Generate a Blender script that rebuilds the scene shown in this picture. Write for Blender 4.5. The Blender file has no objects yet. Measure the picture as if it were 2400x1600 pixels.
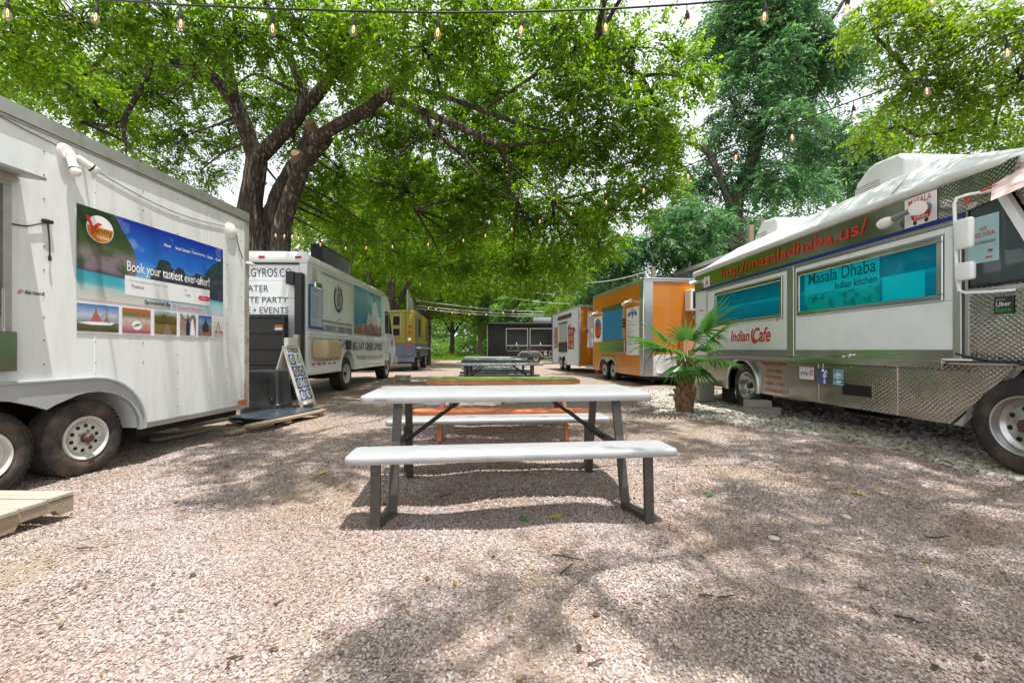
import bpy, bmesh, math, random
import numpy as np
from mathutils import Vector, Matrix

random.seed(7)
rng = np.random.default_rng(11)
R = math.radians
scene = bpy.context.scene
col = scene.collection

# ------------------------------------------------------------------ camera
CAM_H = 0.96
cam_d = bpy.data.cameras.new('camera')
cam_d.sensor_width = 36.0
cam_d.lens = 15.0
cam_d.shift_y = 20.0 / 2400.0
cam_d.clip_start = 0.05
cam_d.clip_end = 1500.0
cam = bpy.data.objects.new('camera', cam_d)
col.objects.link(cam)
cam.location = (0, 0, CAM_H)
cam.rotation_euler = (R(90), 0, 0)
scene.camera = cam

# ------------------------------------------------------------------ sky and sun
SUN_TO = Vector((0.14, -0.16, 1.0)).normalized()      # from the ground towards the sun
world = bpy.data.worlds.new('World')
scene.world = world
world.use_nodes = True
wn, wl = world.node_tree.nodes, world.node_tree.links
wn.clear()
w_out = wn.new('ShaderNodeOutputWorld')
w_bg = wn.new('ShaderNodeBackground')
w_bg.inputs['Strength'].default_value = 0.086
w_sky = wn.new('ShaderNodeTexSky')
w_sky.sky_type = 'NISHITA'
w_sky.sun_disc = False
w_sky.sun_elevation = math.asin(SUN_TO.z)
w_sky.sun_rotation = math.atan2(SUN_TO.x, SUN_TO.y)
w_sky.dust_density = 3.0
w_tc = wn.new('ShaderNodeTexCoord')
w_no = wn.new('ShaderNodeTexNoise')
w_no.inputs['Scale'].default_value = 2.2
w_no.inputs['Detail'].default_value = 7.0
w_ra = wn.new('ShaderNodeValToRGB')
w_ra.color_ramp.elements[0].position = 0.28
w_ra.color_ramp.elements[0].color = (0.62, 0.62, 0.62, 1)
w_ra.color_ramp.elements[1].position = 0.56
w_ra.color_ramp.elements[1].color = (1, 1, 1, 1)
w_mx = wn.new('ShaderNodeMix')
w_mx.data_type = 'RGBA'
w_mx.inputs['B'].default_value = (10.6, 11.0, 11.5, 1)    # bright thin cloud
wl.new(w_tc.outputs['Generated'], w_no.inputs['Vector'])
wl.new(w_no.outputs['Fac'], w_ra.inputs['Fac'])
wl.new(w_ra.outputs['Color'], w_mx.inputs['Factor'])
wl.new(w_sky.outputs['Color'], w_mx.inputs['A'])
wl.new(w_mx.outputs['Result'], w_bg.inputs['Color'])
wl.new(w_bg.outputs['Background'], w_out.inputs['Surface'])

sun_d = bpy.data.lights.new('sun', 'SUN')
sun_d.energy = 5.0
sun_d.angle = R(0.6)
sun_d.color = (1.0, 0.965, 0.92)
sun = bpy.data.objects.new('sun', sun_d)
col.objects.link(sun)
sun.rotation_euler = (-SUN_TO).to_track_quat('-Z', 'Y').to_euler()
sun.location = (0, 0, 30)

scene.view_settings.view_transform = 'Standard'
scene.view_settings.look = 'None'
scene.view_settings.gamma = 1.0
scene.view_settings.use_curve_mapping = False
scene.view_settings.exposure = 0.6
scene.cycles.use_denoising = True
scene.cycles.max_bounces = 7
scene.cycles.diffuse_bounces = 3
scene.cycles.transmission_bounces = 6
scene.cycles.transparent_max_bounces = 6
scene.cycles.sample_clamp_indirect = 8.0
scene.cycles.caustics_reflective = False
scene.cycles.caustics_refractive = False


def at(px, py, Y):
    """photograph position (2400 x 1600) at a distance Y -> point in the place"""
    return Vector(((px - 1200.0) / 1000.0 * Y, Y, CAM_H + (820.0 - py) / 1000.0 * Y))


# ------------------------------------------------------------------ materials
def mat(name, c, rough=0.6, metal=0.0, var=0.0, vscale=4.0, dirt=None, dscale=2.0, damt=0.5,
        bump=0.0, bscale=60.0, spec=0.5, stretch=None, emit=None, estr=0.0, coat=0.0):
    m = bpy.data.materials.new(name)
    m.use_nodes = True
    nt = m.node_tree
    n, l = nt.nodes, nt.links
    b = n['Principled BSDF']
    b.inputs['Base Color'].default_value = (*c, 1)
    b.inputs['Roughness'].default_value = rough
    b.inputs['Metallic'].default_value = metal
    b.inputs['Specular IOR Level'].default_value = spec
    b.inputs['Coat Weight'].default_value = coat
    if emit:
        b.inputs['Emission Color'].default_value = (*emit, 1)
        b.inputs['Emission Strength'].default_value = estr
    if var or dirt or bump:
        tc = n.new('ShaderNodeTexCoord')
        src = tc.outputs['Object']
        if stretch:
            mp = n.new('ShaderNodeMapping')
            mp.inputs['Scale'].default_value = stretch
            l.new(src, mp.inputs['Vector'])
            src = mp.outputs['Vector']
        colsock = None
        if var:
            no = n.new('ShaderNodeTexNoise')
            no.inputs['Scale'].default_value = vscale
            no.inputs['Detail'].default_value = 6
            l.new(src, no.inputs['Vector'])
            mx = n.new('ShaderNodeMix')
            mx.data_type = 'RGBA'
            mx.inputs['A'].default_value = (*[max(0, x * (1 - var)) for x in c], 1)
            mx.inputs['B'].default_value = (*[min(1, x * (1 + var)) for x in c], 1)
            l.new(no.outputs['Fac'], mx.inputs['Factor'])
            colsock = mx.outputs['Result']
        if dirt:
            no2 = n.new('ShaderNodeTexNoise')
            no2.inputs['Scale'].default_value = dscale
            no2.inputs['Detail'].default_value = 9
            no2.inputs['Roughness'].default_value = 0.7
            l.new(src, no2.inputs['Vector'])
            ra = n.new('ShaderNodeMapRange')
            ra.inputs['From Min'].default_value = 0.48
            ra.inputs['From Max'].default_value = 0.75
            ra.inputs['To Max'].default_value = damt
            l.new(no2.outputs['Fac'], ra.inputs['Value'])
            mx2 = n.new('ShaderNodeMix')
            mx2.data_type = 'RGBA'
            if colsock:
                l.new(colsock, mx2.inputs['A'])
            else:
                mx2.inputs['A'].default_value = (*c, 1)
            mx2.inputs['B'].default_value = (*dirt, 1)
            l.new(ra.outputs['Result'], mx2.inputs['Factor'])
            colsock = mx2.outputs['Result']
        if colsock:
            l.new(colsock, b.inputs['Base Color'])
        if bump:
            no3 = n.new('ShaderNodeTexNoise')
            no3.inputs['Scale'].default_value = bscale
            no3.inputs['Detail'].default_value = 5
            l.new(src, no3.inputs['Vector'])
            bu = n.new('ShaderNodeBump')
            bu.inputs['Strength'].default_value = bump
            bu.inputs['Distance'].default_value = 0.02
            l.new(no3.outputs['Fac'], bu.inputs['Height'])
            l.new(bu.outputs['Normal'], b.inputs['Normal'])
    return m


def leaf_mat(name, c1, c2, c3, trans=0.5, tint=(1.15, 1.2, 0.35)):
    m = bpy.data.materials.new(name)
    m.use_nodes = True
    n, l = m.node_tree.nodes, m.node_tree.links
    b = n['Principled BSDF']
    out = n['Material Output']
    b.inputs['Roughness'].default_value = 0.5
    b.inputs['Specular IOR Level'].default_value = 0.35
    g = n.new('ShaderNodeNewGeometry')
    ra = n.new('ShaderNodeValToRGB')
    ra.color_ramp.elements[0].color = (*c1, 1)
    ra.color_ramp.elements[1].color = (*c3, 1)
    e = ra.color_ramp.elements.new(0.5)
    e.color = (*c2, 1)
    l.new(g.outputs['Random Per Island'], ra.inputs['Fac'])
    l.new(ra.outputs['Color'], b.inputs['Base Color'])
    t = n.new('ShaderNodeBsdfTranslucent')
    mu = n.new('ShaderNodeMix')
    mu.data_type = 'RGBA'
    mu.blend_type = 'MULTIPLY'
    mu.inputs['Factor'].default_value = 1
    mu.inputs['B'].default_value = (*[x * 2.1 for x in tint], 1)
    l.new(ra.outputs['Color'], mu.inputs['A'])
    l.new(mu.outputs['Result'], t.inputs['Color'])
    ms = n.new('ShaderNodeMixShader')
    ms.inputs['Fac'].default_value = trans
    l.new(b.outputs['BSDF'], ms.inputs[1])
    l.new(t.outputs['BSDF'], ms.inputs[2])
    l.new(ms.outputs['Shader'], out.inputs['Surface'])
    return m


def quilted_mat(name, scale=16.0, strength=0.9, c=(0.62, 0.61, 0.58), rough=0.2):
    """polished stainless sheet pressed in a diamond quilt"""
    m = bpy.data.materials.new(name)
    m.use_nodes = True
    n, l = m.node_tree.nodes, m.node_tree.links
    b = n['Principled BSDF']
    b.inputs['Base Color'].default_value = (*c, 1)
    b.inputs['Metallic'].default_value = 1
    b.inputs['Roughness'].default_value = rough
    tc = n.new('ShaderNodeTexCoord')
    nz = n.new('ShaderNodeTexNoise')
    nz.inputs['Scale'].default_value = 3.0
    l.new(tc.outputs['Object'], nz.inputs['Vector'])
    mxv = n.new('ShaderNodeVectorMath')
    mxv.operation = 'SCALE'
    mxv.inputs['Scale'].default_value = 0.07
    l.new(nz.outputs['Color'], mxv.inputs[0])
    add = n.new('ShaderNodeVectorMath')
    add.operation = 'ADD'
    l.new(tc.outputs['Object'], add.inputs[0])
    l.new(mxv.outputs['Vector'], add.inputs[1])
    hs = []
    for ang in (R(52), R(-52)):
        mp = n.new('ShaderNodeMapping')
        mp.inputs['Rotation'].default_value = (0, ang, 0)
        l.new(add.outputs['Vector'], mp.inputs['Vector'])
        wv = n.new('ShaderNodeTexWave')
        wv.wave_type = 'BANDS'
        wv.bands_direction = 'X'
        wv.wave_profile = 'SIN'
        wv.inputs['Scale'].default_value = scale * 0.32
        wv.inputs['Distortion'].default_value = 0.0
        l.new(mp.outputs['Vector'], wv.inputs['Vector'])
        hs.append(wv.outputs['Fac'])
    mm = n.new('ShaderNodeMath')
    mm.operation = 'MINIMUM'
    l.new(hs[0], mm.inputs[0])
    l.new(hs[1], mm.inputs[1])
    bu = n.new('ShaderNodeBump')
    bu.inputs['Strength'].default_value = strength
    bu.inputs['Distance'].default_value = 0.02
    l.new(mm.outputs['Value'], bu.inputs['Height'])
    l.new(bu.outputs['Normal'], b.inputs['Normal'])
    return m


def ramp_mat(name, stops, axis='Z', lo=0.0, hi=1.0, rough=0.35, noise=0.0, nscale=5.0, ncol=(1, 1, 1), nlo=0.5, nhi=0.8):
    """printed picture: a colour ramp across the object with optional soft blotches of a second colour"""
    m = bpy.data.materials.new(name)
    m.use_nodes = True
    n, l = m.node_tree.nodes, m.node_tree.links
    b = n['Principled BSDF']
    b.inputs['Roughness'].default_value = rough
    tc = n.new('ShaderNodeTexCoord')
    sp = n.new('ShaderNodeSeparateXYZ')
    l.new(tc.outputs['Object'], sp.inputs['Vector'])
    mr = n.new('ShaderNodeMapRange')
    mr.inputs['From Min'].default_value = lo
    mr.inputs['From Max'].default_value = hi
    l.new(sp.outputs[axis], mr.inputs['Value'])
    ra = n.new('ShaderNodeValToRGB')
    els = ra.color_ramp.elements
    els[0].position, els[0].color = stops[0][0], (*stops[0][1], 1)
    els[1].position, els[1].color = stops[-1][0], (*stops[-1][1], 1)
    for p, c in stops[1:-1]:
        e = els.new(p)
        e.color = (*c, 1)
    l.new(mr.outputs['Result'], ra.inputs['Fac'])
    sock = ra.outputs['Color']
    if noise:
        no = n.new('ShaderNodeTexNoise')
        no.inputs['Scale'].default_value = nscale
        no.inputs['Detail'].default_value = 8
        l.new(tc.outputs['Object'], no.inputs['Vector'])
        m2 = n.new('ShaderNodeMapRange')
        m2.inputs['From Min'].default_value = nlo
        m2.inputs['From Max'].default_value = nhi
        m2.inputs['To Max'].default_value = noise
        l.new(no.outputs['Fac'], m2.inputs['Value'])
        mx = n.new('ShaderNodeMix')
        mx.data_type = 'RGBA'
        mx.inputs['B'].default_value = (*ncol, 1)
        l.new(m2.outputs['Result'], mx.inputs['Factor'])
        l.new(sock, mx.inputs['A'])
        sock = mx.outputs['Result']
    l.new(sock, b.inputs['Base Color'])
    return m


MAT = {}
MAT['white'] = mat('white_paint', (0.74, 0.77, 0.77), 0.26, var=0.06, vscale=2, dirt=(0.45, 0.42, 0.36), dscale=3, damt=0.45, bump=0.03, bscale=2.5, stretch=(3, 1, 0.5), coat=0.2)
MAT['white2'] = mat('white_truck_paint', (0.82, 0.85, 0.86), 0.22, var=0.05, vscale=2, dirt=(0.45, 0.43, 0.38), dscale=2.5, damt=0.3, bump=0.03, bscale=2, coat=0.3)
MAT['whiteroof'] = mat('white_roof_paint', (0.7, 0.72, 0.72), 0.35, var=0.04, dirt=(0.42, 0.42, 0.39), dscale=2.2, damt=0.4)
MAT['alu'] = mat('aluminium', (0.62, 0.63, 0.62), 0.33, 1.0, var=0.12, vscale=8, bump=0.05, bscale=14)
MAT['alu_dull'] = mat('dull_aluminium', (0.5, 0.5, 0.48), 0.5, 0.85, var=0.15, vscale=9, dirt=(0.25, 0.22, 0.18), dscale=6, damt=0.5)
MAT['steel'] = mat('stainless', (0.64, 0.64, 0.62), 0.16, 1.0, var=0.1, vscale=3, bump=0.06, bscale=7)
MAT['chrome'] = mat('chrome', (0.75, 0.75, 0.75), 0.12, 1.0)
MAT['quilt'] = quilted_mat('quilted_stainless', 32.0, 0.14, (0.55, 0.54, 0.52), 0.12)
MAT['quilt2'] = quilted_mat('fine_quilted_stainless', 38.0, 0.12, (0.52, 0.52, 0.49), 0.13)
MAT['dplate'] = quilted_mat('diamond_plate', 46.0, 0.5, (0.72, 0.72, 0.72), 0.3)
MAT['rust'] = mat('rusty_trim', (0.5, 0.5, 0.47), 0.5, 0.6, var=0.2, vscale=7, dirt=(0.3, 0.11, 0.04), dscale=5, damt=0.95)
MAT['black'] = mat('black_paint', (0.018, 0.02, 0.022), 0.45, var=0.4, vscale=4, dirt=(0.06, 0.05, 0.045), dscale=6, damt=0.4)
MAT['blackgloss'] = mat('black_gloss', (0.012, 0.013, 0.015), 0.16, var=0.3, bump=0.05, bscale=2.5)
MAT['dark'] = mat('dark_underside', (0.012, 0.011, 0.01), 0.9)
MAT['rubber'] = mat('tyre_rubber', (0.028, 0.026, 0.025), 0.82, var=0.25, vscale=5, dirt=(0.18, 0.125, 0.09), dscale=3.5, damt=0.95, bump=0.25, bscale=30)
MAT['rim'] = mat('white_rim', (0.6, 0.59, 0.55), 0.45, 0.0, var=0.08, vscale=8, dirt=(0.3, 0.24, 0.18), dscale=9, damt=0.6)
MAT['rim_steel'] = mat('steel_rim', (0.6, 0.6, 0.6), 0.28, 0.9, var=0.12, dirt=(0.25, 0.17, 0.12), dscale=9, damt=0.6)
MAT['brownhub'] = mat('rusty_hub', (0.1, 0.055, 0.035), 0.6, 0.3, var=0.3, vscale=12)
MAT['resin'] = mat('grey_white_resin', (0.36, 0.372, 0.385), 0.38, var=0.1, vscale=6, dirt=(0.24, 0.22, 0.19), dscale=7, damt=0.5, bump=0.1, bscale=110)
MAT['resin_dark'] = mat('dark_blue_resin', (0.05, 0.08, 0.1), 0.45, var=0.1)
MAT['resin_grey'] = mat('grey_resin', (0.35, 0.37, 0.37), 0.45, var=0.1)
MAT['legmetal'] = mat('bronze_powder_coat', (0.075, 0.068, 0.062), 0.45, 0.3, var=0.15, vscale=8, dirt=(0.16, 0.13, 0.11), dscale=8, damt=0.5)
MAT['orangewood'] = mat('orange_stained_wood', (0.5, 0.17, 0.075), 0.55, var=0.15, vscale=6, stretch=(1, 9, 9), bump=0.08, bscale=20)
MAT['greenwood'] = mat('green_painted_wood', (0.16, 0.2, 0.05), 0.5, var=0.18, vscale=5, stretch=(1, 9, 9), bump=0.08, bscale=20)
MAT['wood'] = mat('weathered_wood', (0.34, 0.27, 0.19), 0.75, var=0.3, vscale=5, stretch=(1, 14, 14), dirt=(0.14, 0.11, 0.08), dscale=3, damt=0.7, bump=0.25, bscale=25)
MAT['wood_grey'] = mat('grey_weathered_deck', (0.4, 0.36, 0.29), 0.75, var=0.25, vscale=5, stretch=(1, 14, 14), dirt=(0.2, 0.17, 0.13), dscale=3, damt=0.7, bump=0.25, bscale=25)
MAT['navy'] = mat('navy_lettering', (0.012, 0.025, 0.085), 0.4)
MAT['blue'] = mat('blue_print', (0.03, 0.09, 0.3), 0.4)
MAT['bluestripe'] = mat('blue_stripe', (0.012, 0.035, 0.2), 0.3)
MAT['red'] = mat('red_lettering', (0.62, 0.035, 0.02), 0.4)
MAT['pink'] = mat('pink_print', (0.75, 0.05, 0.12), 0.4)
MAT['txtwhite'] = mat('white_print', (0.82, 0.82, 0.82), 0.4)
MAT['txtdark'] = mat('dark_print', (0.03, 0.03, 0.035), 0.5)
MAT['txtgrey'] = mat('grey_print', (0.24, 0.25, 0.27), 0.5)
MAT['green_print'] = mat('green_print', (0.03, 0.45, 0.03), 0.4)
MAT['paper'] = mat('paper_white', (0.78, 0.79, 0.8), 0.5, var=0.03)
MAT['orange'] = mat('orange_trailer_paint', (0.6, 0.2, 0.012), 0.25, var=0.12, vscale=3, dirt=(0.4, 0.13, 0.02), dscale=3, damt=0.5, bump=0.05, bscale=3, stretch=(2, 2, 0.6), coat=0.3)
MAT['lilac'] = mat('pale_lilac_paint', (0.6, 0.62, 0.7), 0.35, var=0.06, vscale=3)
MAT['winblue'] = mat('blue_shutter', (0.01, 0.22, 0.48), 0.4, var=0.05)
MAT['yellow'] = mat('mustard_paint', (0.23, 0.19, 0.012), 0.4, var=0.15, vscale=2.5, dirt=(0.2, 0.16, 0.03), damt=0.4)
MAT['slate'] = mat('slate_blue_paint', (0.09, 0.11, 0.15), 0.5, var=0.15)
MAT['beige'] = mat('beige_plastic', (0.5, 0.4, 0.25), 0.45, var=0.1, vscale=3)
MAT['binblack'] = mat('black_bin_plastic', (0.012, 0.013, 0.015), 0.38, var=0.3, vscale=4, dirt=(0.05, 0.046, 0.042), dscale=5, damt=0.5)
MAT['concrete'] = mat('concrete', (0.3, 0.28, 0.24), 0.9, var=0.2, vscale=10, bump=0.4, bscale=40)
MAT['redlamp'] = mat('red_marker_lens', (0.35, 0.012, 0.012), 0.2)
MAT['amber'] = mat('amber_lens', (0.5, 0.14, 0.01), 0.25)
MAT['lampwhite'] = mat('white_lamp_plastic', (0.78, 0.77, 0.73), 0.4, var=0.05)
MAT['greyplastic'] = mat('grey_plastic', (0.18, 0.19, 0.21), 0.45)
MAT['cable'] = mat('black_cable', (0.015, 0.015, 0.016), 0.6)
MAT['cablewhite'] = mat('white_cable', (0.7, 0.7, 0.68), 0.6)
MAT['bark'] = mat('elm_bark', (0.1, 0.077, 0.062), 0.92, var=0.5, vscale=5, stretch=(5, 5, 0.8), dirt=(0.03, 0.024, 0.02), dscale=5, damt=0.95, bump=1.0, bscale=7)
MAT['bark2'] = mat('pale_bark', (0.19, 0.145, 0.115), 0.92, var=0.35, vscale=5, stretch=(5, 5, 0.8), bump=0.8, bscale=9)
MAT['cutwood'] = mat('cut_wood', (0.2, 0.135, 0.09), 0.85, var=0.4, vscale=14, bump=0.3)


def bark_mat(name, dark, light, sc=(16, 16, 2.4)):
    m = bpy.data.materials.new(name)
    m.use_nodes = True
    n, l = m.node_tree.nodes, m.node_tree.links
    b = n['Principled BSDF']
    b.inputs['Roughness'].default_value = 0.95
    b.inputs['Specular IOR Level'].default_value = 0.15
    tc = n.new('ShaderNodeTexCoord')
    mp = n.new('ShaderNodeMapping')
    mp.inputs['Scale'].default_value = sc
    l.new(tc.outputs['Object'], mp.inputs['Vector'])
    no = n.new('ShaderNodeTexNoise')
    no.inputs['Scale'].default_value = 1.0
    no.inputs['Detail'].default_value = 5
    no.inputs['Roughness'].default_value = 0.6
    no.inputs['Distortion'].default_value = 0.6
    l.new(mp.outputs['Vector'], no.inputs['Vector'])
    s = n.new('ShaderNodeMath')
    s.operation = 'SUBTRACT'
    s.inputs[1].default_value = 0.5
    l.new(no.outputs['Fac'], s.inputs[0])
    a = n.new('ShaderNodeMath')
    a.operation = 'ABSOLUTE'
    l.new(s.outputs['Value'], a.inputs[0])
    mr = n.new('ShaderNodeMapRange')
    mr.inputs['From Max'].default_value = 0.13
    l.new(a.outputs['Value'], mr.inputs['Value'])
    mx = n.new('ShaderNodeMix')
    mx.data_type = 'RGBA'
    mx.inputs['A'].default_value = (*dark, 1)
    mx.inputs['B'].default_value = (*light, 1)
    l.new(mr.outputs['Result'], mx.inputs['Factor'])
    no2 = n.new('ShaderNodeTexNoise')
    no2.inputs['Scale'].default_value = 2.0
    no2.inputs['Detail'].default_value = 4
    l.new(tc.outputs['Object'], no2.inputs['Vector'])
    m2 = n.new('ShaderNodeMix')
    m2.data_type = 'RGBA'
    m2.blend_type = 'MULTIPLY'
    m2.inputs['Factor'].default_value = 0.6
    l.new(mx.outputs['Result'], m2.inputs['A'])
    l.new(no2.outputs['Color'], m2.inputs['B'])
    l.new(mx.outputs['Result'], b.inputs['Base Color'])
    bu = n.new('ShaderNodeBump')
    bu.inputs['Strength'].default_value = 1.0
    bu.inputs['Distance'].default_value = 0.05
    l.new(mr.outputs['Result'], bu.inputs['Height'])
    l.new(bu.outputs['Normal'], b.inputs['Normal'])
    return m


MAT['bark'] = bark_mat('elm_bark', (0.045, 0.038, 0.034), (0.24, 0.2, 0.17), (13, 13, 2.0))
MAT['leaf'] = leaf_mat('elm_leaf', (0.045, 0.1, 0.008), (0.09, 0.165, 0.01), (0.16, 0.235, 0.014), 0.55)
MAT['leaf_y'] = leaf_mat('yellow_green_leaf', (0.06, 0.125, 0.012), (0.105, 0.17, 0.015), (0.18, 0.225, 0.02), 0.5)
MAT['leaf_b'] = leaf_mat('pecan_leaf', (0.03, 0.09, 0.042), (0.065, 0.15, 0.065), (0.13, 0.22, 0.09), 0.4, (0.9, 1.1, 0.6))
MAT['leaf_far'] = leaf_mat('far_leaf', (0.06, 0.13, 0.035), (0.11, 0.2, 0.045), (0.18, 0.27, 0.06), 0.42, (1.0, 1.15, 0.45))
MAT['grass'] = leaf_mat('grass_blade', (0.07, 0.15, 0.02), (0.12, 0.22, 0.025), (0.18, 0.27, 0.04), 0.4)
MAT['palm'] = leaf_mat('palm_blade', (0.025, 0.09, 0.016), (0.045, 0.14, 0.02), (0.09, 0.21, 0.03), 0.35, (0.9, 1.1, 0.35))
MAT['palm'].node_tree.nodes['Principled BSDF'].inputs['Roughness'].default_value = 0.3
MAT['palmtrunk'] = mat('palm_boot', (0.24, 0.14, 0.075), 0.85, var=0.4, vscale=9, stretch=(4, 4, 1), dirt=(0.07, 0.04, 0.025), dscale=6, damt=0.8, bump=0.6, bscale=20)
MAT['siding'] = mat('blue_grey_siding', (0.33, 0.43, 0.58), 0.5, var=0.06)
MAT['teal'] = mat('teal_hose', (0.01, 0.06, 0.075), 0.4)
MAT['mat'] = mat('black_glossy_mat', (0.035, 0.05, 0.06), 0.22, var=0.4, vscale=5, dirt=(0.16, 0.18, 0.2), dscale=5, damt=0.5, bump=0.15, bscale=10)
MAT['pinkcloth'] = mat('pale_pink_cloth', (0.7, 0.52, 0.5), 0.7, var=0.08)
MAT['dryleaf'] = mat('yellow_fallen_leaf', (0.4, 0.32, 0.04), 0.6, var=0.2)
MAT['greenleaf'] = mat('green_fallen_leaf', (0.08, 0.2, 0.06), 0.6, var=0.2)
MAT['twig'] = mat('dark_twig', (0.06, 0.045, 0.035), 0.9)
MAT['pebble'] = mat('white_pebble', (0.56, 0.54, 0.49), 0.8, var=0.25, vscale=20, bump=0.2)
MAT['brownprint'] = ramp_mat('brown_food_print', [(0, (0.2, 0.05, 0.03)), (1, (0.3, 0.1, 0.05))], 'Z', 0, 3, 0.4, 0.9, 7.0, (0.6, 0.45, 0.3), 0.45, 0.62)


def glass_mat(name, tint, rough=0.05, alpha=0.45, spec=0.8):
    m = bpy.data.materials.new(name)
    m.use_nodes = True
    n, l = m.node_tree.nodes, m.node_tree.links
    b = n['Principled BSDF']
    out = n['Material Output']
    b.inputs['Base Color'].default_value = (*[x * 0.5 for x in tint], 1)
    b.inputs['Roughness'].default_value = rough
    b.inputs['Specular IOR Level'].default_value = spec
    t = n.new('ShaderNodeBsdfTransparent')
    t.inputs['Color'].default_value = (*tint, 1)
    ms = n.new('ShaderNodeMixShader')
    ms.inputs['Fac'].default_value = 1 - alpha
    l.new(b.outputs['BSDF'], ms.inputs[1])
    l.new(t.outputs['BSDF'], ms.inputs[2])
    l.new(ms.outputs['Shader'], out.inputs['Surface'])
    return m


MAT['tealglass'] = glass_mat('teal_tinted_glass', (0.08, 0.95, 1.0), 0.04, 0.1)
MAT['darkglass'] = glass_mat('dark_glass', (0.25, 0.33, 0.33), 0.03, 0.55)
MAT['bulbglass'] = glass_mat('clear_bulb_glass', (0.98, 0.96, 0.9), 0.02, 0.2)
MAT['filament'] = mat('lit_filament', (0.9, 0.5, 0.2), 0.5, emit=(1.0, 0.5, 0.16), estr=2.8)

MAT['fender'] = mat('grey_fender_paint', (0.42, 0.45, 0.46), 0.3, 0.2, var=0.08, dirt=(0.25, 0.22, 0.2), damt=0.4)

# ------------------------------------------------------------------ mesh helpers


class MB:
    """collects shapes; build() links them as ONE mesh object"""

    def __init__(self):
        self.v, self.f, self.starts = [], [], []

    def add(self, vs, fs):
        o = len(self.v)
        self.starts.append((o, len(self.f)))
        self.v += [tuple(p) for p in vs]
        self.f += [tuple(i + o for i in f) for f in fs]
        return self

    def box(self, x0, x1, y0, y1, z0, z1):
        return self.add([(x0, y0, z0), (x1, y0, z0), (x1, y1, z0), (x0, y1, z0), (x0, y0, z1), (x1, y0, z1), (x1, y1, z1), (x0, y1, z1)],
                        [(0, 3, 2, 1), (4, 5, 6, 7), (0, 1, 5, 4), (1, 2, 6, 5), (2, 3, 7, 6), (3, 0, 4, 7)])

    def bbox(self, x0, x1, y0, y1, z0, z1, b=0.01, seg=2):
        bm = bmesh.new()
        bmesh.ops.create_cube(bm, size=1)
        for v in bm.verts:
            v.co = ((x0 + x1) / 2 + v.co.x * (x1 - x0), (y0 + y1) / 2 + v.co.y * (y1 - y0), (z0 + z1) / 2 + v.co.z * (z1 - z0))
        b = min(b, 0.49 * min(x1 - x0, y1 - y0, z1 - z0))
        bmesh.ops.bevel(bm, geom=bm.edges[:], offset=b, segments=seg, affect='EDGES', profile=0.5)
        bm.verts.index_update()
        self.add([v.co[:] for v in bm.verts], [[v.index for v in f.verts] for f in bm.faces])
        bm.free()
        return self

    def beam(self, p0, p1, w, h, up=(0, 0, 1)):
        p0, p1 = Vector(p0), Vector(p1)
        d = (p1 - p0).normalized()
        s = d.cross(Vector(up))
        if s.length < 1e-4:
            s = d.cross(Vector((0, 1, 0)))
        s.normalize()
        u = s.cross(d).normalized()
        vs = []
        for p in (p0, p1):
            for a, c in ((-1, -1), (1, -1), (1, 1), (-1, 1)):
                vs.append(p + s * (a * w / 2) + u * (c * h / 2))
        return self.add(vs, [(0, 1, 2, 3), (7, 6, 5, 4), (0, 4, 5, 1), (1, 5, 6, 2), (2, 6, 7, 3), (3, 7, 4, 0)])

    def tube(self, pts, rad, n=8, cap=True):
        pts = [Vector(p) for p in pts]
        if not hasattr(rad, '__len__'):
            rad = [rad] * len(pts)
        vs, fs = [], []
        prev = None
        for i, p in enumerate(pts):
            d = (pts[min(i + 1, len(pts) - 1)] - pts[max(i - 1, 0)])
            if d.length < 1e-9:
                d = Vector((0, 0, 1))
            d.normalize()
            if prev is None:
                s = d.cross(Vector((0, 0, 1)))
                if s.length < 1e-3:
                    s = d.cross(Vector((0, 1, 0)))
            else:
                s = prev - d * prev.dot(d)
                if s.length < 1e-4:
                    s = d.cross(Vector((0, 0, 1)))
            s.normalize()
            prev = s
            u = d.cross(s)
            for k in range(n):
                a = 2 * math.pi * k / n
                vs.append(p + (s * math.cos(a) + u * math.sin(a)) * rad[i])
        for i in range(len(pts) - 1):
            for k in range(n):
                a, b = i * n + k, i * n + (k + 1) % n
                fs.append((a, b, b + n, a + n))
        if cap:
            fs.append(tuple(range(n - 1, -1, -1)))
            fs.append(tuple(range((len(pts) - 1) * n, len(pts) * n)))
        return self.add(vs, fs)

    def cyl(self, p0, p1, r0, r1=None, n=16):
        return self.tube([p0, p1], [r0, r0 if r1 is None else r1], n)

    def lathe(self, prof, c, axis='y', n=32, cap=False):
        """prof: list of (radius, position along the axis)"""
        vs, fs = [], []
        for r, t in prof:
            for k in range(n):
                a = 2 * math.pi * k / n
                ca, sa = r * math.cos(a), r * math.sin(a)
                if axis == 'y':
                    vs.append((c[0] + ca, c[1] + t, c[2] + sa))
                elif axis == 'z':
                    vs.append((c[0] + ca, c[1] + sa, c[2] + t))
                else:
                    vs.append((c[0] + t, c[1] + ca, c[2] + sa))
        for i in range(len(prof) - 1):
            for k in range(n):
                a, b = i * n + k, i * n + (k + 1) % n
                fs.append((a, b, b + n, a + n))
        if cap:
            fs.append(tuple(range(n)))
            fs.append(tuple(range((len(prof) - 1) * n, len(prof) * n)))
        return self.add(vs, fs)

    def prism(self, poly, y0, y1):
        """polygon in x-z extruded along y"""
        n = len(poly)
        vs = [(x, y0, z) for x, z in poly] + [(x, y1, z) for x, z in poly]
        fs = [tuple(range(n)), tuple(range(2 * n - 1, n - 1, -1))]
        fs += [(i, i + n, (i + 1) % n + n, (i + 1) % n) for i in range(n)]
        return self.add(vs, fs)

    def xform(self, M):
        self.v = [tuple(M @ Vector(p)) for p in self.v]
        return self

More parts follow.
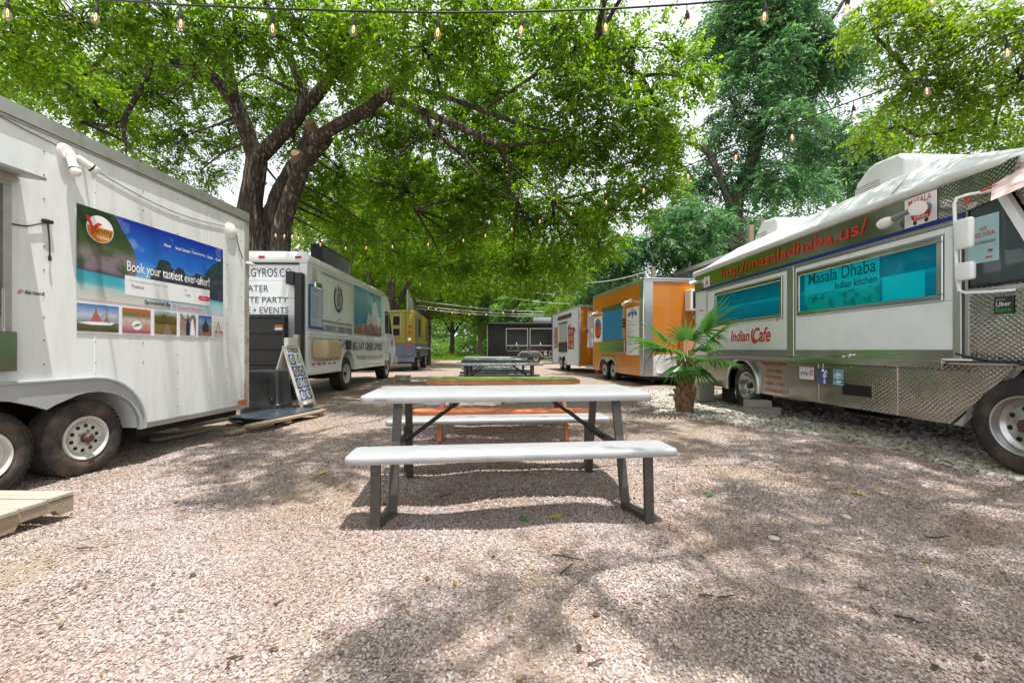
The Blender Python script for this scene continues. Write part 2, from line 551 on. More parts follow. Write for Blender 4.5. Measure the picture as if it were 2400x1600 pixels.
    def each(self, name, material, parent=None, smooth=None):
        """every shape that was added becomes an object of its own"""
        st = self.starts + [(len(self.v), len(self.f))]
        out = []
        for (v0, f0), (v1, f1) in zip(st[:-1], st[1:]):
            m = MB()
            m.v = self.v[v0:v1]
            m.f = [tuple(i - v0 for i in f) for f in self.f[f0:f1]]
            out.append(m.build(name, material, parent, smooth))
        return out

    def build(self, name, material, parent=None, smooth=None):
        me = bpy.data.meshes.new(name)
        me.from_pydata(self.v, [], self.f)
        bm = bmesh.new()
        bm.from_mesh(me)
        bmesh.ops.recalc_face_normals(bm, faces=bm.faces[:])
        bm.to_mesh(me)
        bm.free()
        if smooth is not None:
            me.polygons.foreach_set('use_smooth', [True] * len(me.polygons))
            me.set_sharp_from_angle(angle=R(smooth))
        return link(name, me, material, parent)


def link(name, me, material, parent=None):
    if material is not None:
        me.materials.append(MAT[material] if isinstance(material, str) else material)
    o = bpy.data.objects.new(name, me)
    col.objects.link(o)
    if parent is not None:
        o.parent = parent
    return o


def tag(o, label=None, cat=None, group=None, kind=None):
    for k, v in (('label', label), ('category', cat), ('group', group), ('kind', kind)):
        if v:
            o[k] = v
    return o


def thing(name, label, cat, loc=(0, 0, 0), rz=0.0, group=None):
    o = bpy.data.objects.new(name, None)
    o.empty_display_size = 0.2
    col.objects.link(o)
    o.location = loc
    o.rotation_euler = (0, 0, rz)
    return tag(o, label, cat, group)


def dup(root, loc, rz, label=None):
    """a copy of a thing with copies of its parts and sub-parts"""
    r = root.copy()
    col.objects.link(r)
    r.location = loc
    r.rotation_euler = (0, 0, rz)
    if label:
        r['label'] = label
    for ch in list(root.children):
        c = ch.copy()
        col.objects.link(c)
        c.parent = r
        for g in list(ch.children):
            d = g.copy()
            col.objects.link(d)
            d.parent = c
    return r


class Face:
    """a flat side of a thing: (a, b) run right and up as seen from outside"""

    def __init__(self, parent, fn):
        self.p, self.fn = parent, fn

    def poly(self, pts, m, name='print', off=0.004, parent=None):
        mb = MB()
        mb.add([self.fn(a, b, off) for a, b in pts], [tuple(range(len(pts)))])
        return mb.build(name, m, parent or self.p)

    def rect(self, a0, a1, b0, b1, m, name='print', off=0.004, parent=None):
        return self.poly([(a0, b0), (a1, b0), (a1, b1), (a0, b1)], m, name, off, parent)

    def disc(self, a, b, ra, rb, m, name='print', off=0.004, parent=None, n=28):
        return self.poly([(a + ra * math.cos(2 * math.pi * k / n), b + rb * math.sin(2 * math.pi * k / n)) for k in range(n)], m, name, off, parent)

    def ring(self, a, b, ra, rb, w, m, name='print', off=0.004, parent=None, n=36, a0=0, a1=360):
        mb = MB()
        vs, fs = [], []
        for k in range(n + 1):
            t = R(a0 + (a1 - a0) * k / n)
            vs.append(self.fn(a + ra * math.cos(t), b + rb * math.sin(t), off))
            vs.append(self.fn(a + (ra - w) * math.cos(t), b + (rb - w) * math.sin(t), off))
        for k in range(n):
            fs.append((2 * k, 2 * k + 1, 2 * k + 3, 2 * k + 2))
        mb.add(vs, fs)
        return mb.build(name, m, parent or self.p)

    def rects(self, lst, m, name='print', off=0.004, parent=None):
        mb = MB()
        for a0, a1, b0, b1 in lst:
            mb.add([self.fn(a0, b0, off), self.fn(a1, b0, off), self.fn(a1, b1, off), self.fn(a0, b1, off)], [(0, 1, 2, 3)])
        if name in ('reflector_tape', 'ac_louvres'):
            return mb.each(name, m, parent or self.p)
        o = mb.build(name, m, parent or self.p)
        return tag(o, kind='stuff') if 'lines' in name else o

    def slab(self, a0, a1, b0, b1, o0, o1, m, name, parent=None, bev=0.0):
        """a raised board from offset o0 to o1"""
        mb = MB()
        pts = [self.fn(a, b, o) for o in (o0, o1) for a, b in ((a0, b0), (a1, b0), (a1, b1), (a0, b1))]
        xs, ys, zs = zip(*pts)
        if bev:
            mb.bbox(min(xs), max(xs), min(ys), max(ys), min(zs), max(zs), bev)
        else:
            mb.add(pts, [(0, 3, 2, 1), (4, 5, 6, 7), (0, 1, 5, 4), (1, 2, 6, 5), (2, 3, 7, 6), (3, 0, 4, 7)])
        return mb.build(name, m, parent or self.p)

    def text(self, body, a0, a1, b0, b1, m, bold=0.0, off=0.006, parent=None, name='lettering', slant=0.0, serif=False, rise=0.0):
        cu = bpy.data.curves.new('lettering', 'FONT')
        cu.body = body
        cu.size = 1.0
        cu.resolution_u = 3
        cu.offset = bold
        cu.shear = slant
        tmp = bpy.data.objects.new('tmp', cu)
        me = bpy.data.meshes.new_from_object(tmp)
        bpy.data.objects.remove(tmp)
        bpy.data.curves.remove(cu)
        n = len(me.vertices)
        co = np.empty(n * 3, np.float32)
        me.vertices.foreach_get('co', co)
        co = co.reshape(-1, 3)
        mn, mx = co.min(0), co.max(0)
        sx = (a1 - a0) / max(1e-6, mx[0] - mn[0])
        sy = (b1 - b0) / max(1e-6, mx[1] - mn[1])
        for v, c in zip(me.vertices, co):
            a = a0 + (c[0] - mn[0]) * sx
            v.co = self.fn(a, b0 + (c[1] - mn[1]) * sy + rise * (a - a0), off)
        me.materials.clear()
        me.name = name
        return link(name, me, m, parent or self.p)


def side_face(root, y=0.0):
    return Face(root, lambda a, b, o: (a, y - o, b))


def front_face(root, x):
    return Face(root, lambda a, b, o: (x + o, a, b))


def rear_face(root, x=0.0):
    return Face(root, lambda a, b, o: (x - o, -a, b))


def frame_yaw(u):
    return math.atan2(u[1], u[0])


def wheel(parent, x, z, y, Rt, w, rr, tyre='rubber', rim='rim', holes=10, hub='brownhub', dish=0.03, n=44, deep=False):
    """wheel with its outer face at y (facing -y): tyre > rim, hub, holes"""
    s = 0.012
    prof = [(rr, 0.012), (rr + 0.012, 0.0), (rr + (Rt - rr) * 0.45, -0.008), (Rt - 0.035, 0.004), (Rt - 0.008, 0.02), (Rt, 0.032)]
    gn = 4
    x0, x1 = 0.032, w - 0.032
    for g in range(gn):
        c = x0 + (x1 - x0) * (g + 1) / (gn + 1)
        prof += [(Rt, c - 0.006), (Rt - 0.009, c - 0.005), (Rt - 0.009, c + 0.005), (Rt, c + 0.006)]
    prof += [(Rt, x1), (Rt - 0.03, w - 0.005), (rr, w - 0.01)]
    mb = MB()
    mb.lathe(prof, (x, y, z), 'y', n)
    for k in range(n):                     # shoulder tread blocks
        a = 2 * math.pi * k / n
        d = Vector((math.cos(a), 0, math.sin(a)))
        t = Vector((-math.sin(a), 0, math.cos(a)))
        c = Vector((x, y + 0.03, z)) + d * (Rt - 0.006)
        hw = math.pi * Rt / n * 0.7
        q = [c + t * sx * hw + Vector((0, sy, 0)) + d * sd for sd in (0, 0.008) for sx, sy in ((-1, -0.012), (1, -0.012), (1, 0.02), (-1, 0.02))]
        mb.add(q, [(4, 5, 6, 7), (0, 1, 5, 4), (1, 2, 6, 5), (2, 3, 7, 6), (3, 0, 4, 7)])
    ty = mb.build('wheel', tyre, parent, 40)
    dd = 0.09 if deep else dish
    MB().lathe([(rr + 0.004, 0.012), (rr - 0.004, -0.004), (rr - 0.016, 0.0), (rr - 0.024, 0.02), (rr * 0.86, 0.03 + dd * 0.4), (rr * 0.74, 0.02 + dd),
                (rr * 0.66, dd), (rr * 0.42, dd - 0.006), (rr * 0.36, dd - 0.012), (0.001, dd - 0.012)], (x, y, z), 'y', n).build('rim', rim, ty, 30)
    MB().lathe([(rr * 0.22, dd - 0.01), (rr * 0.21, dd - 0.05), (rr * 0.15, dd - 0.062), (0.001, dd - 0.064)], (x, y, z), 'y', 20).build('hub', hub, ty, 30)
    if holes:
        mb = MB()
        for k in range(holes):
            a = 2 * math.pi * (k + 0.3) / holes
            cx, cz = x + rr * 0.56 * math.cos(a), z + rr * 0.56 * math.sin(a)
            rad = rr * 0.085
            mb.lathe([(rad * 1.15, dd + 0.004), (rad, dd - 0.0055), (0.0005, dd - 0.0045)], (cx, y, cz), 'y', 10)
        tag(mb.build('vent_holes', 'dark', ty, 30), kind='stuff')
    mb = MB()
    for k in range(5):
        a = 2 * math.pi * k / 5
        c = (x + rr * 0.33 * math.cos(a), y + dd - 0.012, z + rr * 0.33 * math.sin(a))
        mb.cyl(c, (c[0], c[1] - 0.018, c[2]), 0.01, 0.009, 6)
    tag(mb.build('lug_nuts', 'alu_dull', ty), kind='stuff')
    return ty


def arch_path(x1, x2, r, z0, zc, n=10):
    """opening of a tandem wheel arch from lower left to lower right (x-z points)"""
    pts = [(x1 - r, z0)]
    for k in range(n + 1):
        a = math.pi - (math.pi / 2) * k / n
        pts.append((x1 + r * math.cos(a), zc + r * math.sin(a)))
    for k in range(n + 1):
        a = math.pi / 2 - (math.pi / 2) * k / n
        pts.append((x2 + r * math.cos(a), zc + r * math.sin(a)))
    pts.append((x2 + r, z0))
    return pts


def fender(parent, x1, x2, r, rw, z0, zc, zv, y0, y1, m, name='fender', band=0.05):
    """tandem fender plate: rounded outside, scalloped over the two wheels"""
    outer = arch_path(x1, x2, r, z0, zc, 10)
    inner = [(x2 + r - band, z0)]
    n = 10
    for k in range(n + 1):
        a = R(0) + R(120) * k / n
        inner.append((x2 + (r - band) * math.cos(a), zc + (rw) * math.sin(a)))
    xm = (x1 + x2) / 2
    inner.append((xm + 0.06, zv + 0.03))
    inner.append((xm, zv))
    inner.append((xm - 0.06, zv + 0.03))
    for k in range(n + 1):
        a = R(60) + R(120) * k / n
        inner.append((x1 + (r - band) * math.cos(a), zc + (rw) * math.sin(a)))
    inner.append((x1 - r + band, z0))
    return MB().prism(outer + inner, y0, y1).build(name, m, parent, 35)


def rivets(face, rows, m='txtgrey', r=0.0075, parent=None, name='rivets'):
    mb = MB()
    for a, b in rows:
        c0 = face.fn(a, b, 0.0)
        c1 = face.fn(a, b, 0.004)
        mb.cyl(c0, c1, r, r * 0.6, 6)
    return tag(mb.build(name, m, parent or face.p), kind='stuff')


def flood_lamp(parent, pos, dirs, m='lampwhite', s=1.0):
    """twin security lamp: round plate with two barrel heads; pos on a side face"""
    p = Vector(pos)
    base = MB().lathe([(0.001, -0.03 * s), (0.045 * s, -0.028 * s), (0.055 * s, -0.012 * s), (0.055 * s, 0.0)], p, 'y', 20).build('floodlight', m, parent, 35)
    for d in dirs:
        d = Vector(d).normalized()
        a = p + Vector((0, -0.03 * s, 0))
        k = a + d * 0.05 * s
        e = k + d * 0.085 * s
        MB().tube([a, k], 0.012 * s, 8).tube([k, e], [0.024 * s, 0.028 * s], 14).build('lamp_head', m, base, 35)
        MB().tube([e, e + d * 0.012 * s], 0.0295 * s, 14).build('gasket', 'cable', base, 35)
        q = e + d * 0.012 * s
        MB().tube([q, q + d * 0.02 * s, q + d * 0.035 * s, q + d * 0.042 * s], [0.03 * s, 0.031 * s, 0.022 * s, 0.004 * s], 14).build('bulb', 'lampwhite', base, 50)
    return base

# ================================================================== GROUND
def gz(x, y):
    """gentle unevenness of the gravel yard (works on arrays)"""
    x, y = np.asarray(x, float), np.asarray(y, float)
    h = 0.012 * np.sin(1.7 * x + 0.6 * y + 0.4) + 0.011 * np.sin(2.9 * y - 1.3 * x) + 0.012 * np.sin(5.1 * x + 2.2 * y + 1.0) + 0.009 * np.sin(7.3 * y + 3.0 * x) + 0.005 * np.sin(11.0 * x - 6.0 * y)
    d = np.sqrt(x * x + (y - 4) ** 2)
    rise = np.clip((y - 34.0) / 30.0, 0, 1) * 0.5
    return h * np.clip((16 - d) / 6, 0, 1) - 0.012 + rise


def ground_material():
    m = bpy.data.materials.new('crushed_granite')
    m.use_nodes = True
    n, l = m.node_tree.nodes, m.node_tree.links
    b = n['Principled BSDF']
    b.inputs['Roughness'].default_value = 0.92
    b.inputs['Specular IOR Level'].default_value = 0.2
    tc = n.new('ShaderNodeTexCoord')
    vo = n.new('ShaderNodeTexVoronoi')
    vo.inputs['Scale'].default_value = 80
    l.new(tc.outputs['Object'], vo.inputs['Vector'])
    ra = n.new('ShaderNodeValToRGB')
    e = ra.color_ramp.elements
    e[0].position, e[0].color = 0.0, (0.16, 0.115, 0.095, 1)
    e[1].position, e[1].color = 1.0, (0.45, 0.37, 0.32, 1)
    for p, c in ((0.3, (0.27, 0.2, 0.17)), (0.6, (0.33, 0.25, 0.215)), (0.8, (0.37, 0.3, 0.26))):
        x = e.new(p)
        x.color = (*c, 1)
    sc = n.new('ShaderNodeSeparateColor')
    l.new(vo.outputs['Color'], sc.inputs['Color'])
    l.new(sc.outputs['Red'], ra.inputs['Fac'])
    no = n.new('ShaderNodeTexNoise')
    no.inputs['Scale'].default_value = 0.9
    no.inputs['Detail'].default_value = 8
    l.new(tc.outputs['Object'], no.inputs['Vector'])
    mr = n.new('ShaderNodeMapRange')
    mr.inputs['From Min'].default_value = 0.46
    mr.inputs['From Max'].default_value = 0.62
    mr.inputs['To Max'].default_value = 0.85
    l.new(no.outputs['Fac'], mr.inputs['Value'])
    mx = n.new('ShaderNodeMix')
    mx.data_type = 'RGBA'
    mx.inputs['B'].default_value = (0.31, 0.235, 0.165, 1)     # bare sandy patches
    l.new(ra.outputs['Color'], mx.inputs['A'])
    l.new(mr.outputs['Result'], mx.inputs['Factor'])
    l.new(mx.outputs['Result'], b.inputs['Base Color'])
    bu = n.new('ShaderNodeBump')
    bu.inputs['Strength'].default_value = 0.9
    bu.inputs['Distance'].default_value = 0.012
    bu.invert = True
    l.new(vo.outputs['Distance'], bu.inputs['Height'])
    l.new(bu.outputs['Normal'], b.inputs['Normal'])
    return m


def axis_coords(lo, hi, step, far):
    a = list(np.arange(lo, hi + 1e-6, step))
    s, x = step, hi
    while x < far:
        s *= 1.35
        x += s
        a.append(x)
    s, x = step, lo
    while x > -far:
        s *= 1.35
        x -= s
        a.insert(0, x)
    return np.array(a)


gx_, gy_ = axis_coords(-8, 8, 0.1, 600), axis_coords(-2, 14, 0.1, 700)
GX, GY = np.meshgrid(gx_, gy_)
GZ = gz(GX, GY)
nx, ny = len(gx_), len(gy_)
idx = np.arange(nx * ny).reshape(ny, nx)
quads = np.stack([idx[:-1, :-1], idx[:-1, 1:], idx[1:, 1:], idx[1:, :-1]], -1).reshape(-1, 4)


def np_mesh(name, verts, quads, smooth=False):
    me = bpy.data.meshes.new(name)
    nv, nf = len(verts), len(quads)
    k = quads.shape[1]
    me.vertices.add(nv)
    me.vertices.foreach_set('co', np.ascontiguousarray(verts, np.float32).ravel())
    me.loops.add(nf * k)
    me.loops.foreach_set('vertex_index', np.ascontiguousarray(quads, np.int32).ravel())
    me.polygons.add(nf)
    me.polygons.foreach_set('loop_start', np.arange(0, nf * k, k, dtype=np.int32))
    if smooth:
        me.polygons.foreach_set('use_smooth', np.ones(nf, bool))
    me.update(calc_edges=True)
    return me


ground = link('ground', np_mesh('ground', np.stack([GX, GY, GZ], -1).reshape(-1, 3), quads, True), ground_material())
tag(ground, 'pinkish crushed granite yard ground between the food trucks', 'ground', kind='structure')


def stone_material(name, cols):
    m = bpy.data.materials.new(name)
    m.use_nodes = True
    n, l = m.node_tree.nodes, m.node_tree.links
    b = n['Principled BSDF']
    b.inputs['Roughness'].default_value = 0.85
    b.inputs['Specular IOR Level'].default_value = 0.25
    oi = n.new('ShaderNodeObjectInfo')
    ra = n.new('ShaderNodeValToRGB')
    e = ra.color_ramp.elements
    e[0].color = (*cols[0], 1)
    e[1].color = (*cols[-1], 1)
    for i, c in enumerate(cols[1:-1]):
        x = e.new((i + 1) / (len(cols) - 1))
        x.color = (*c, 1)
    l.new(oi.outputs['Random'], ra.inputs['Fac'])
    ge = n.new('ShaderNodeNewGeometry')
    no = n.new('ShaderNodeTexNoise')
    no.inputs['Scale'].default_value = 1.4
    no.inputs['Detail'].default_value = 5
    l.new(ge.outputs['Position'], no.inputs['Vector'])
    mr = n.new('ShaderNodeMapRange')
    mr.inputs['From Min'].default_value = 0.42
    mr.inputs['From Max'].default_value = 0.66
    l.new(no.outputs['Fac'], mr.inputs['Value'])
    mx = n.new('ShaderNodeMix')
    mx.data_type = 'RGBA'
    mx.blend_type = 'MULTIPLY'
    mx.inputs['B'].default_value = (0.8, 0.73, 0.65, 1)      # dusty, trodden areas
    l.new(mr.outputs['Result'], mx.inputs['Factor'])
    l.new(ra.outputs['Color'], mx.inputs['A'])
    l.new(mx.outputs['Result'], b.inputs['Base Color'])
    return m


def scatter(name, pts, smin, smax, material, flat=0.65, seed=0, subdiv=1):
    """stones on points: one object, instances by geometry nodes"""
    me = bpy.data.meshes.new(name)
    me.vertices.add(len(pts))
    me.vertices.foreach_set('co', np.ascontiguousarray(pts, np.float32).ravel())
    me.update()
    o = link(name, me, material)
    ng = bpy.data.node_groups.new(name + '_stones', 'GeometryNodeTree')
    ng.interface.new_socket('Geometry', in_out='INPUT', socket_type='NodeSocketGeometry')
    ng.interface.new_socket('Geometry', in_out='OUTPUT', socket_type='NodeSocketGeometry')
    n, l = ng.nodes, ng.links
    gi, go = n.new('NodeGroupInput'), n.new('NodeGroupOutput')
    ico = n.new('GeometryNodeMeshIcoSphere')
    ico.inputs['Radius'].default_value = 1.0
    ico.inputs['Subdivisions'].default_value = subdiv
    nz = n.new('ShaderNodeTexNoise')
    nz.inputs['Scale'].default_value = 1.1
    sub = n.new('ShaderNodeVectorMath')
    sub.operation = 'SUBTRACT'
    sub.inputs[1].default_value = (0.5, 0.5, 0.5)
    l.new(nz.outputs['Color'], sub.inputs[0])
    scl = n.new('ShaderNodeVectorMath')
    scl.operation = 'SCALE'
    scl.inputs['Scale'].default_value = 1.5
    l.new(sub.outputs['Vector'], scl.inputs[0])
    sp = n.new('GeometryNodeSetPosition')
    l.new(ico.outputs['Mesh'], sp.inputs['Geometry'])
    l.new(scl.outputs['Vector'], sp.inputs['Offset'])
    sm = n.new('GeometryNodeSetMaterial')
    sm.inputs['Material'].default_value = material
    l.new(sp.outputs['Geometry'], sm.inputs['Geometry'])
    iop = n.new('GeometryNodeInstanceOnPoints')
    l.new(gi.outputs[0], iop.inputs['Points'])
    l.new(sm.outputs['Geometry'], iop.inputs['Instance'])
    rv = n.new('FunctionNodeRandomValue')
    rv.data_type = 'FLOAT_VECTOR'
    rv.inputs[0].default_value = (-0.6, -0.6, 0)
    rv.inputs[1].default_value = (0.6, 0.6, 6.283)
    rv.inputs['Seed'].default_value = seed
    l.new(rv.outputs[0], iop.inputs['Rotation'])
    rs = n.new('FunctionNodeRandomValue')
    rs.data_type = 'FLOAT_VECTOR'
    rs.inputs[0].default_value = (smin, smin, smin * flat)
    rs.inputs[1].default_value = (smax, smax, smax * flat)
    rs.inputs['Seed'].default_value = seed + 5
    l.new(rs.outputs[0], iop.inputs['Scale'])
    l.new(iop.outputs['Instances'], go.inputs[0])
    md = o.modifiers.new('stones', 'NODES')
    md.node_group = ng
    return o


def pebble_edge(y):
    """x of the edge of the white pebble bed in front of the right-hand truck"""
    return np.interp(y, [1.5, 3.2, 4.0, 4.7, 5.2, 5.8, 6.5, 7.5, 9.0], [3.55, 3.72, 3.78, 3.62, 3.2, 2.75, 2.32, 2.5, 3.0])


def band(y0, y1, dens):
    A = 1.3 * (y1 * y1 - y0 * y0)
    nn = int(A * dens)
    y = np.sqrt(rng.uniform(y0 * y0, y1 * y1, nn))
    x = rng.uniform(-1.3, 1.3, nn) * y
    keep = x < pebble_edge(y) - rng.uniform(-0.1, 0.12, nn)
    # thinner cover on the sandy bare patches
    patch = np.sin(2.3 * x + 1.1) * np.sin(1.9 * y + 0.7 * x) + 0.5 * np.sin(5.3 * x - 3.1 * y)
    keep &= (patch < 0.5) | (rng.uniform(0, 1, nn) < 0.42)
    return np.stack([x, y, np.zeros(nn)], -1)[keep]


gravel_m = stone_material('granite_chip', [(0.17, 0.13, 0.117), (0.32, 0.257, 0.235), (0.4, 0.328, 0.303), (0.45, 0.39, 0.362), (0.36, 0.293, 0.268), (0.57, 0.525, 0.5)])
P = band(1.05, 2.6, 9500)
P[:, 2] = gz(P[:, 0], P[:, 1]) + rng.uniform(-0.001, 0.004, len(P))
tag(scatter('gravel_chips', P, 0.0032, 0.0082, gravel_m, 0.7, 3), 'loose pink granite chips covering the near foreground', 'gravel', kind='stuff')
P = np.concatenate([band(2.6, 5.0, 5000), band(5.0, 8.5, 1100)])
P[:, 2] = gz(P[:, 0], P[:, 1]) + rng.uniform(-0.001, 0.004, len(P))
tag(scatter('gravel_chips', P, 0.0042, 0.0105, gravel_m, 0.7, 4), 'loose pink granite chips spread around the middle picnic tables', 'gravel', kind='stuff')

pebble_m = stone_material('limestone_pebble', [(0.17, 0.155, 0.125), (0.36, 0.33, 0.28), (0.5, 0.475, 0.42), (0.62, 0.6, 0.55), (0.3, 0.29, 0.265)])
nn = 15000
y = rng.uniform(2.0, 10.5, nn)
x = pebble_edge(y) + np.abs(rng.normal(0, 1, nn)) * 1.1 - 0.05 + rng.normal(0, 0.05, nn)
k = x < 6.5
P = np.stack([x, y, gz(x, y) + rng.uniform(0.0, 0.018, nn)], -1)[k]
tag(scatter('white_pebbles', P, 0.014, 0.036, pebble_m, 0.6, 8, 2), 'bed of whitish limestone pebbles under and beside the silver food truck', 'pebbles', kind='stuff')

# loose pebbles that strayed on to the gravel
stray = [(2.25, 3.7), (1.92, 3.62), (2.7, 3.5), (3.05, 3.9), (2.35, 3.2), (1.62, 3.05), (2.95, 3.05), (3.2, 2.8), (1.35, 2.2), (1.1, 2.75), (3.3, 3.4), (2.0, 2.55)]
base = None
for i, (x, y) in enumerate(stray):
    if base is None:
        bm = bmesh.new()
        bmesh.ops.create_icosphere(bm, subdivisions=2, radius=0.02)
        for v in bm.verts:
            v.co.x *= 1.4 + 0.2 * math.sin(90 * v.co.y)
            v.co.z *= 0.62
        base = bpy.data.meshes.new('pebble')
        bm.to_mesh(base)
        bm.free()
        base.materials.append(MAT['pebble'])
    o = bpy.data.objects.new('pebble', base)
    col.objects.link(o)
    s = random.uniform(0.7, 1.15)
    o.scale = (s, s, s)
    o.location = (x, y, float(gz(x, y)) + 0.008 * s)
    o.rotation_euler = (0, 0, random.uniform(0, 6))
    tag(o, 'small whitish pebble strayed on to the open gravel', 'pebble', 'stray pebbles on the gravel')

# dry leaf bits and crumbs lying between the stones
nl_ = 420
ly = np.sqrt(rng.uniform(1.1 ** 2, 6.5 ** 2, nl_))
lx = rng.uniform(-1.25, 1.25, nl_) * ly
lk = (lx < pebble_edge(ly)) & (lx > -3.1)
lx, ly = lx[lk], ly[lk]
la = rng.uniform(0, 6.28, len(lx))
ls = rng.uniform(.008, .024, len(lx))
lz = gz(lx, ly) + .009
cx_, sx_ = np.cos(la) * ls, np.sin(la) * ls
lv = np.stack([np.stack([lx - cx_, ly - sx_, lz], -1), np.stack([lx - sx_ * .45, ly + cx_ * .45, lz + ls * .3], -1), np.stack([lx + cx_, ly + sx_, lz + .002], -1), np.stack([lx + sx_ * .45, ly - cx_ * .45, lz + ls * .2], -1)], 1).reshape(-1, 3)
MAT['litter'] = leaf_mat('dry_litter', (.05, .035, .02), (.13, .09, .04), (.24, .2, .06), .15)
tag(link('leaf_litter', np_mesh('leaf_litter', lv, np.arange(len(lv)).reshape(-1, 4)), 'litter'), 'scattered dry leaf bits lying on the gravel', 'leaf litter', kind='stuff')

# fallen leaves and twigs
def fallen_leaf(px, py, m, label, s=1.0, rz=0.0):
    Y = CAM_H * 1000 / (py - 820)
    x = (px - 1200) / 1000 * Y
    mb = MB()
    n = 10
    top = [(0.045 * s * (2 * k / n - 1), 0.019 * s * math.sin(math.pi * k / n) ** 0.8, 0.006 * s * math.sin(3 * k)) for k in range(n + 1)]
    bot = [(a, -b, c + 0.003) for a, b, c in top[1:-1]][::-1]
    mb.add(top + bot, [tuple(range(len(top) + len(bot)))])
    mb.beam((0.045 * s, 0, 0.003), (0.07 * s, 0.008 * s, 0.004), 0.002, 0.002)
    o = mb.build('fallen_leaf', m)
    o.location = (x, Y, float(gz(x, Y)) + 0.012)
    o.rotation_euler = (0.1, -0.15, rz)
    tag(o, label, 'leaf')


fallen_leaf(1303, 1219, 'dryleaf', 'yellow fallen leaf in the near bench shadow under the table', 1.0, 0.2)
fallen_leaf(1228, 1219, 'greenleaf', 'green fallen leaf in the near bench shadow under the table', 0.9, 2.0)
fallen_leaf(1662, 1158, 'greenleaf', 'small green fallen leaf on gravel right of the near table', 0.8, 0.6)
fallen_leaf(2015, 1156, 'dryleaf', 'yellow fallen leaf on gravel in front of the silver truck', 1.1, 2.6)
fallen_leaf(755, 1110, 'dryleaf', 'tan fallen leaf on gravel left of the near table', 0.9, 1.1)
fallen_leaf(743, 990, 'dryleaf', 'yellow fallen leaf on gravel near the sandwich board', 1.0, 0.3)
tw = [((1295, 1303), (1368, 1314)), ((1312, 1345), (1345, 1323)), ((535, 1535), (566, 1533)), ((530, 1557), (543, 1540)), ((1640, 1400), (1672, 1403)), ((1685, 1405), (1722, 1399)),
      ((2040, 1408), (2065, 1432)), ((2095, 1428), (2170, 1460)), ((2170, 1240), (2225, 1241)), ((2010, 1355), (2035, 1372)), ((1375, 1550), (1412, 1545)), ((1030, 1167), (1062, 1158)), ((180, 1292), (225, 1287)), ((640, 1410), (665, 1398))]
places = ['on the gravel before the near bench', 'beside the crossing twig before the near bench', 'lying flat in the lower left sun patch', 'crossing the flat twig in the lower left sun patch',
          'in the middle of the right foreground', 'just right of a like twig in the right foreground', 'in the right foreground, short and steep', 'long, at the far right of the foreground', 'thin and level, far right in front of the truck', 'small, right of the foreground sun patch',
          'at the bottom edge of the foreground', 'in the shadow under the near table', 'near the wooden deck', 'in the sun left of the near table']
for (p, q), pl in zip(tw, places):
    pts = []
    for i in range(5):
        t = i / 4
        px, py = p[0] + (q[0] - p[0]) * t, p[1] + (q[1] - p[1]) * t
        Y = CAM_H * 1000 / (py - 820)
        x = (px - 1200) / 1000 * Y
        pts.append((x + random.uniform(-.006, .006), Y + random.uniform(-.006, .006), float(gz(x, Y)) + 0.011 + random.uniform(0, .004)))
    o = MB().tube(pts, [0.0035, 0.004, 0.0035, 0.003, 0.002], 5).build('twig', 'twig')
    tag(o, 'thin dark fallen twig ' + pl, 'twig')

# ================================================================== WHITE TRAILER, LEFT
u = Vector((0.059, 1.0)).normalized()
LT = 5.2
o2 = Vector((-3.14, 5.06)) - u * LT
tr = thing('food_trailer', 'large white enclosed food trailer with a blue travel banner', 'food trailer', (o2.x, o2.y, 0), frame_yaw(u))
S = side_face(tr)
ZB, ZT, WD = 0.29, 2.56, 2.15
x1, x2, rw = 2.79, 3.417, 0.30
arch = arch_path(x1, x2, 0.40, ZB, 0.30)
MB().prism([(0, ZB)] + arch + [(LT, ZB), (LT, ZT), (0, ZT)], 0, WD).build('body', 'white', tr)
MB().box(x1 - 0.44, x2 + 0.44, 0.55, 0.58, 0.2, 0.8).box(x1 - 0.44, x2 + 0.44, 0.58, WD - 0.05, 0.25, 0.8).build('wheel_well', 'dark', tr)
MB().box(0.05, 2.3, 0.1, WD - 0.1, 0.2, ZB - 0.003).box(3.9, LT - 0.05, 0.1, WD - 0.1, 0.2, ZB - 0.003).each('chassis', 'dark', tr)
MB().tube([(x1, 0.2, 0.29), (x1, WD - 0.2, 0.29)], 0.04, 10).tube([(x2, 0.2, 0.29), (x2, WD - 0.2, 0.29)], 0.04, 10).each('axle', 'dark', tr)
MB().prism([(-0.01, ZT - 0.075), (LT + 0.012, ZT - 0.075), (LT + 0.012, ZT + 0.02), (-0.01, ZT + 0.02)], -0.02, 0.06).prism([(-0.01, ZT - 0.095), (LT + 0.01, ZT - 0.095), (LT + 0.01, ZT - 0.078), (-0.01, ZT - 0.078)], -0.01, 0.0).build('top_rail', 'alu_dull', tr)
MB().box(-0.01, LT + 0.005, 0.061, WD, ZT + 0.001, ZT + 0.02).build('roof', 'whiteroof', tr)
MB().box(LT - 0.055, LT + 0.014, -0.013, 0.05, ZB - 0.006, ZT - 0.096).build('corner_trim', 'rust', tr)
MB().box(x2 + 0.44, LT - 0.057, -0.012, -0.001, ZB - 0.012, ZB + 0.035).box(0.0, x1 - 0.44, -0.012, -0.001, ZB - 0.012, ZB + 0.035).each('bottom_rail', 'alu_dull', tr)
fd = fender(tr, x1, x2, 0.435, 0.325, ZB - 0.01, 0.315, 0.545, -0.03, -0.002, 'fender')
# rolled outer lip of the fender
for kx, s in ((x1, 1), (x2, 1)):
    pass
MB().tube([(p[0], -0.034, p[1]) for p in arch_path(x1, x2, 0.43, ZB - 0.005, 0.315, 8)], 0.012, 6).build('fender_lip', 'fender', fd, 60)
for xx in (x1, x2):
    wheel(tr, xx, 0.285, 0.02, 0.29, 0.2, 0.165, holes=10)
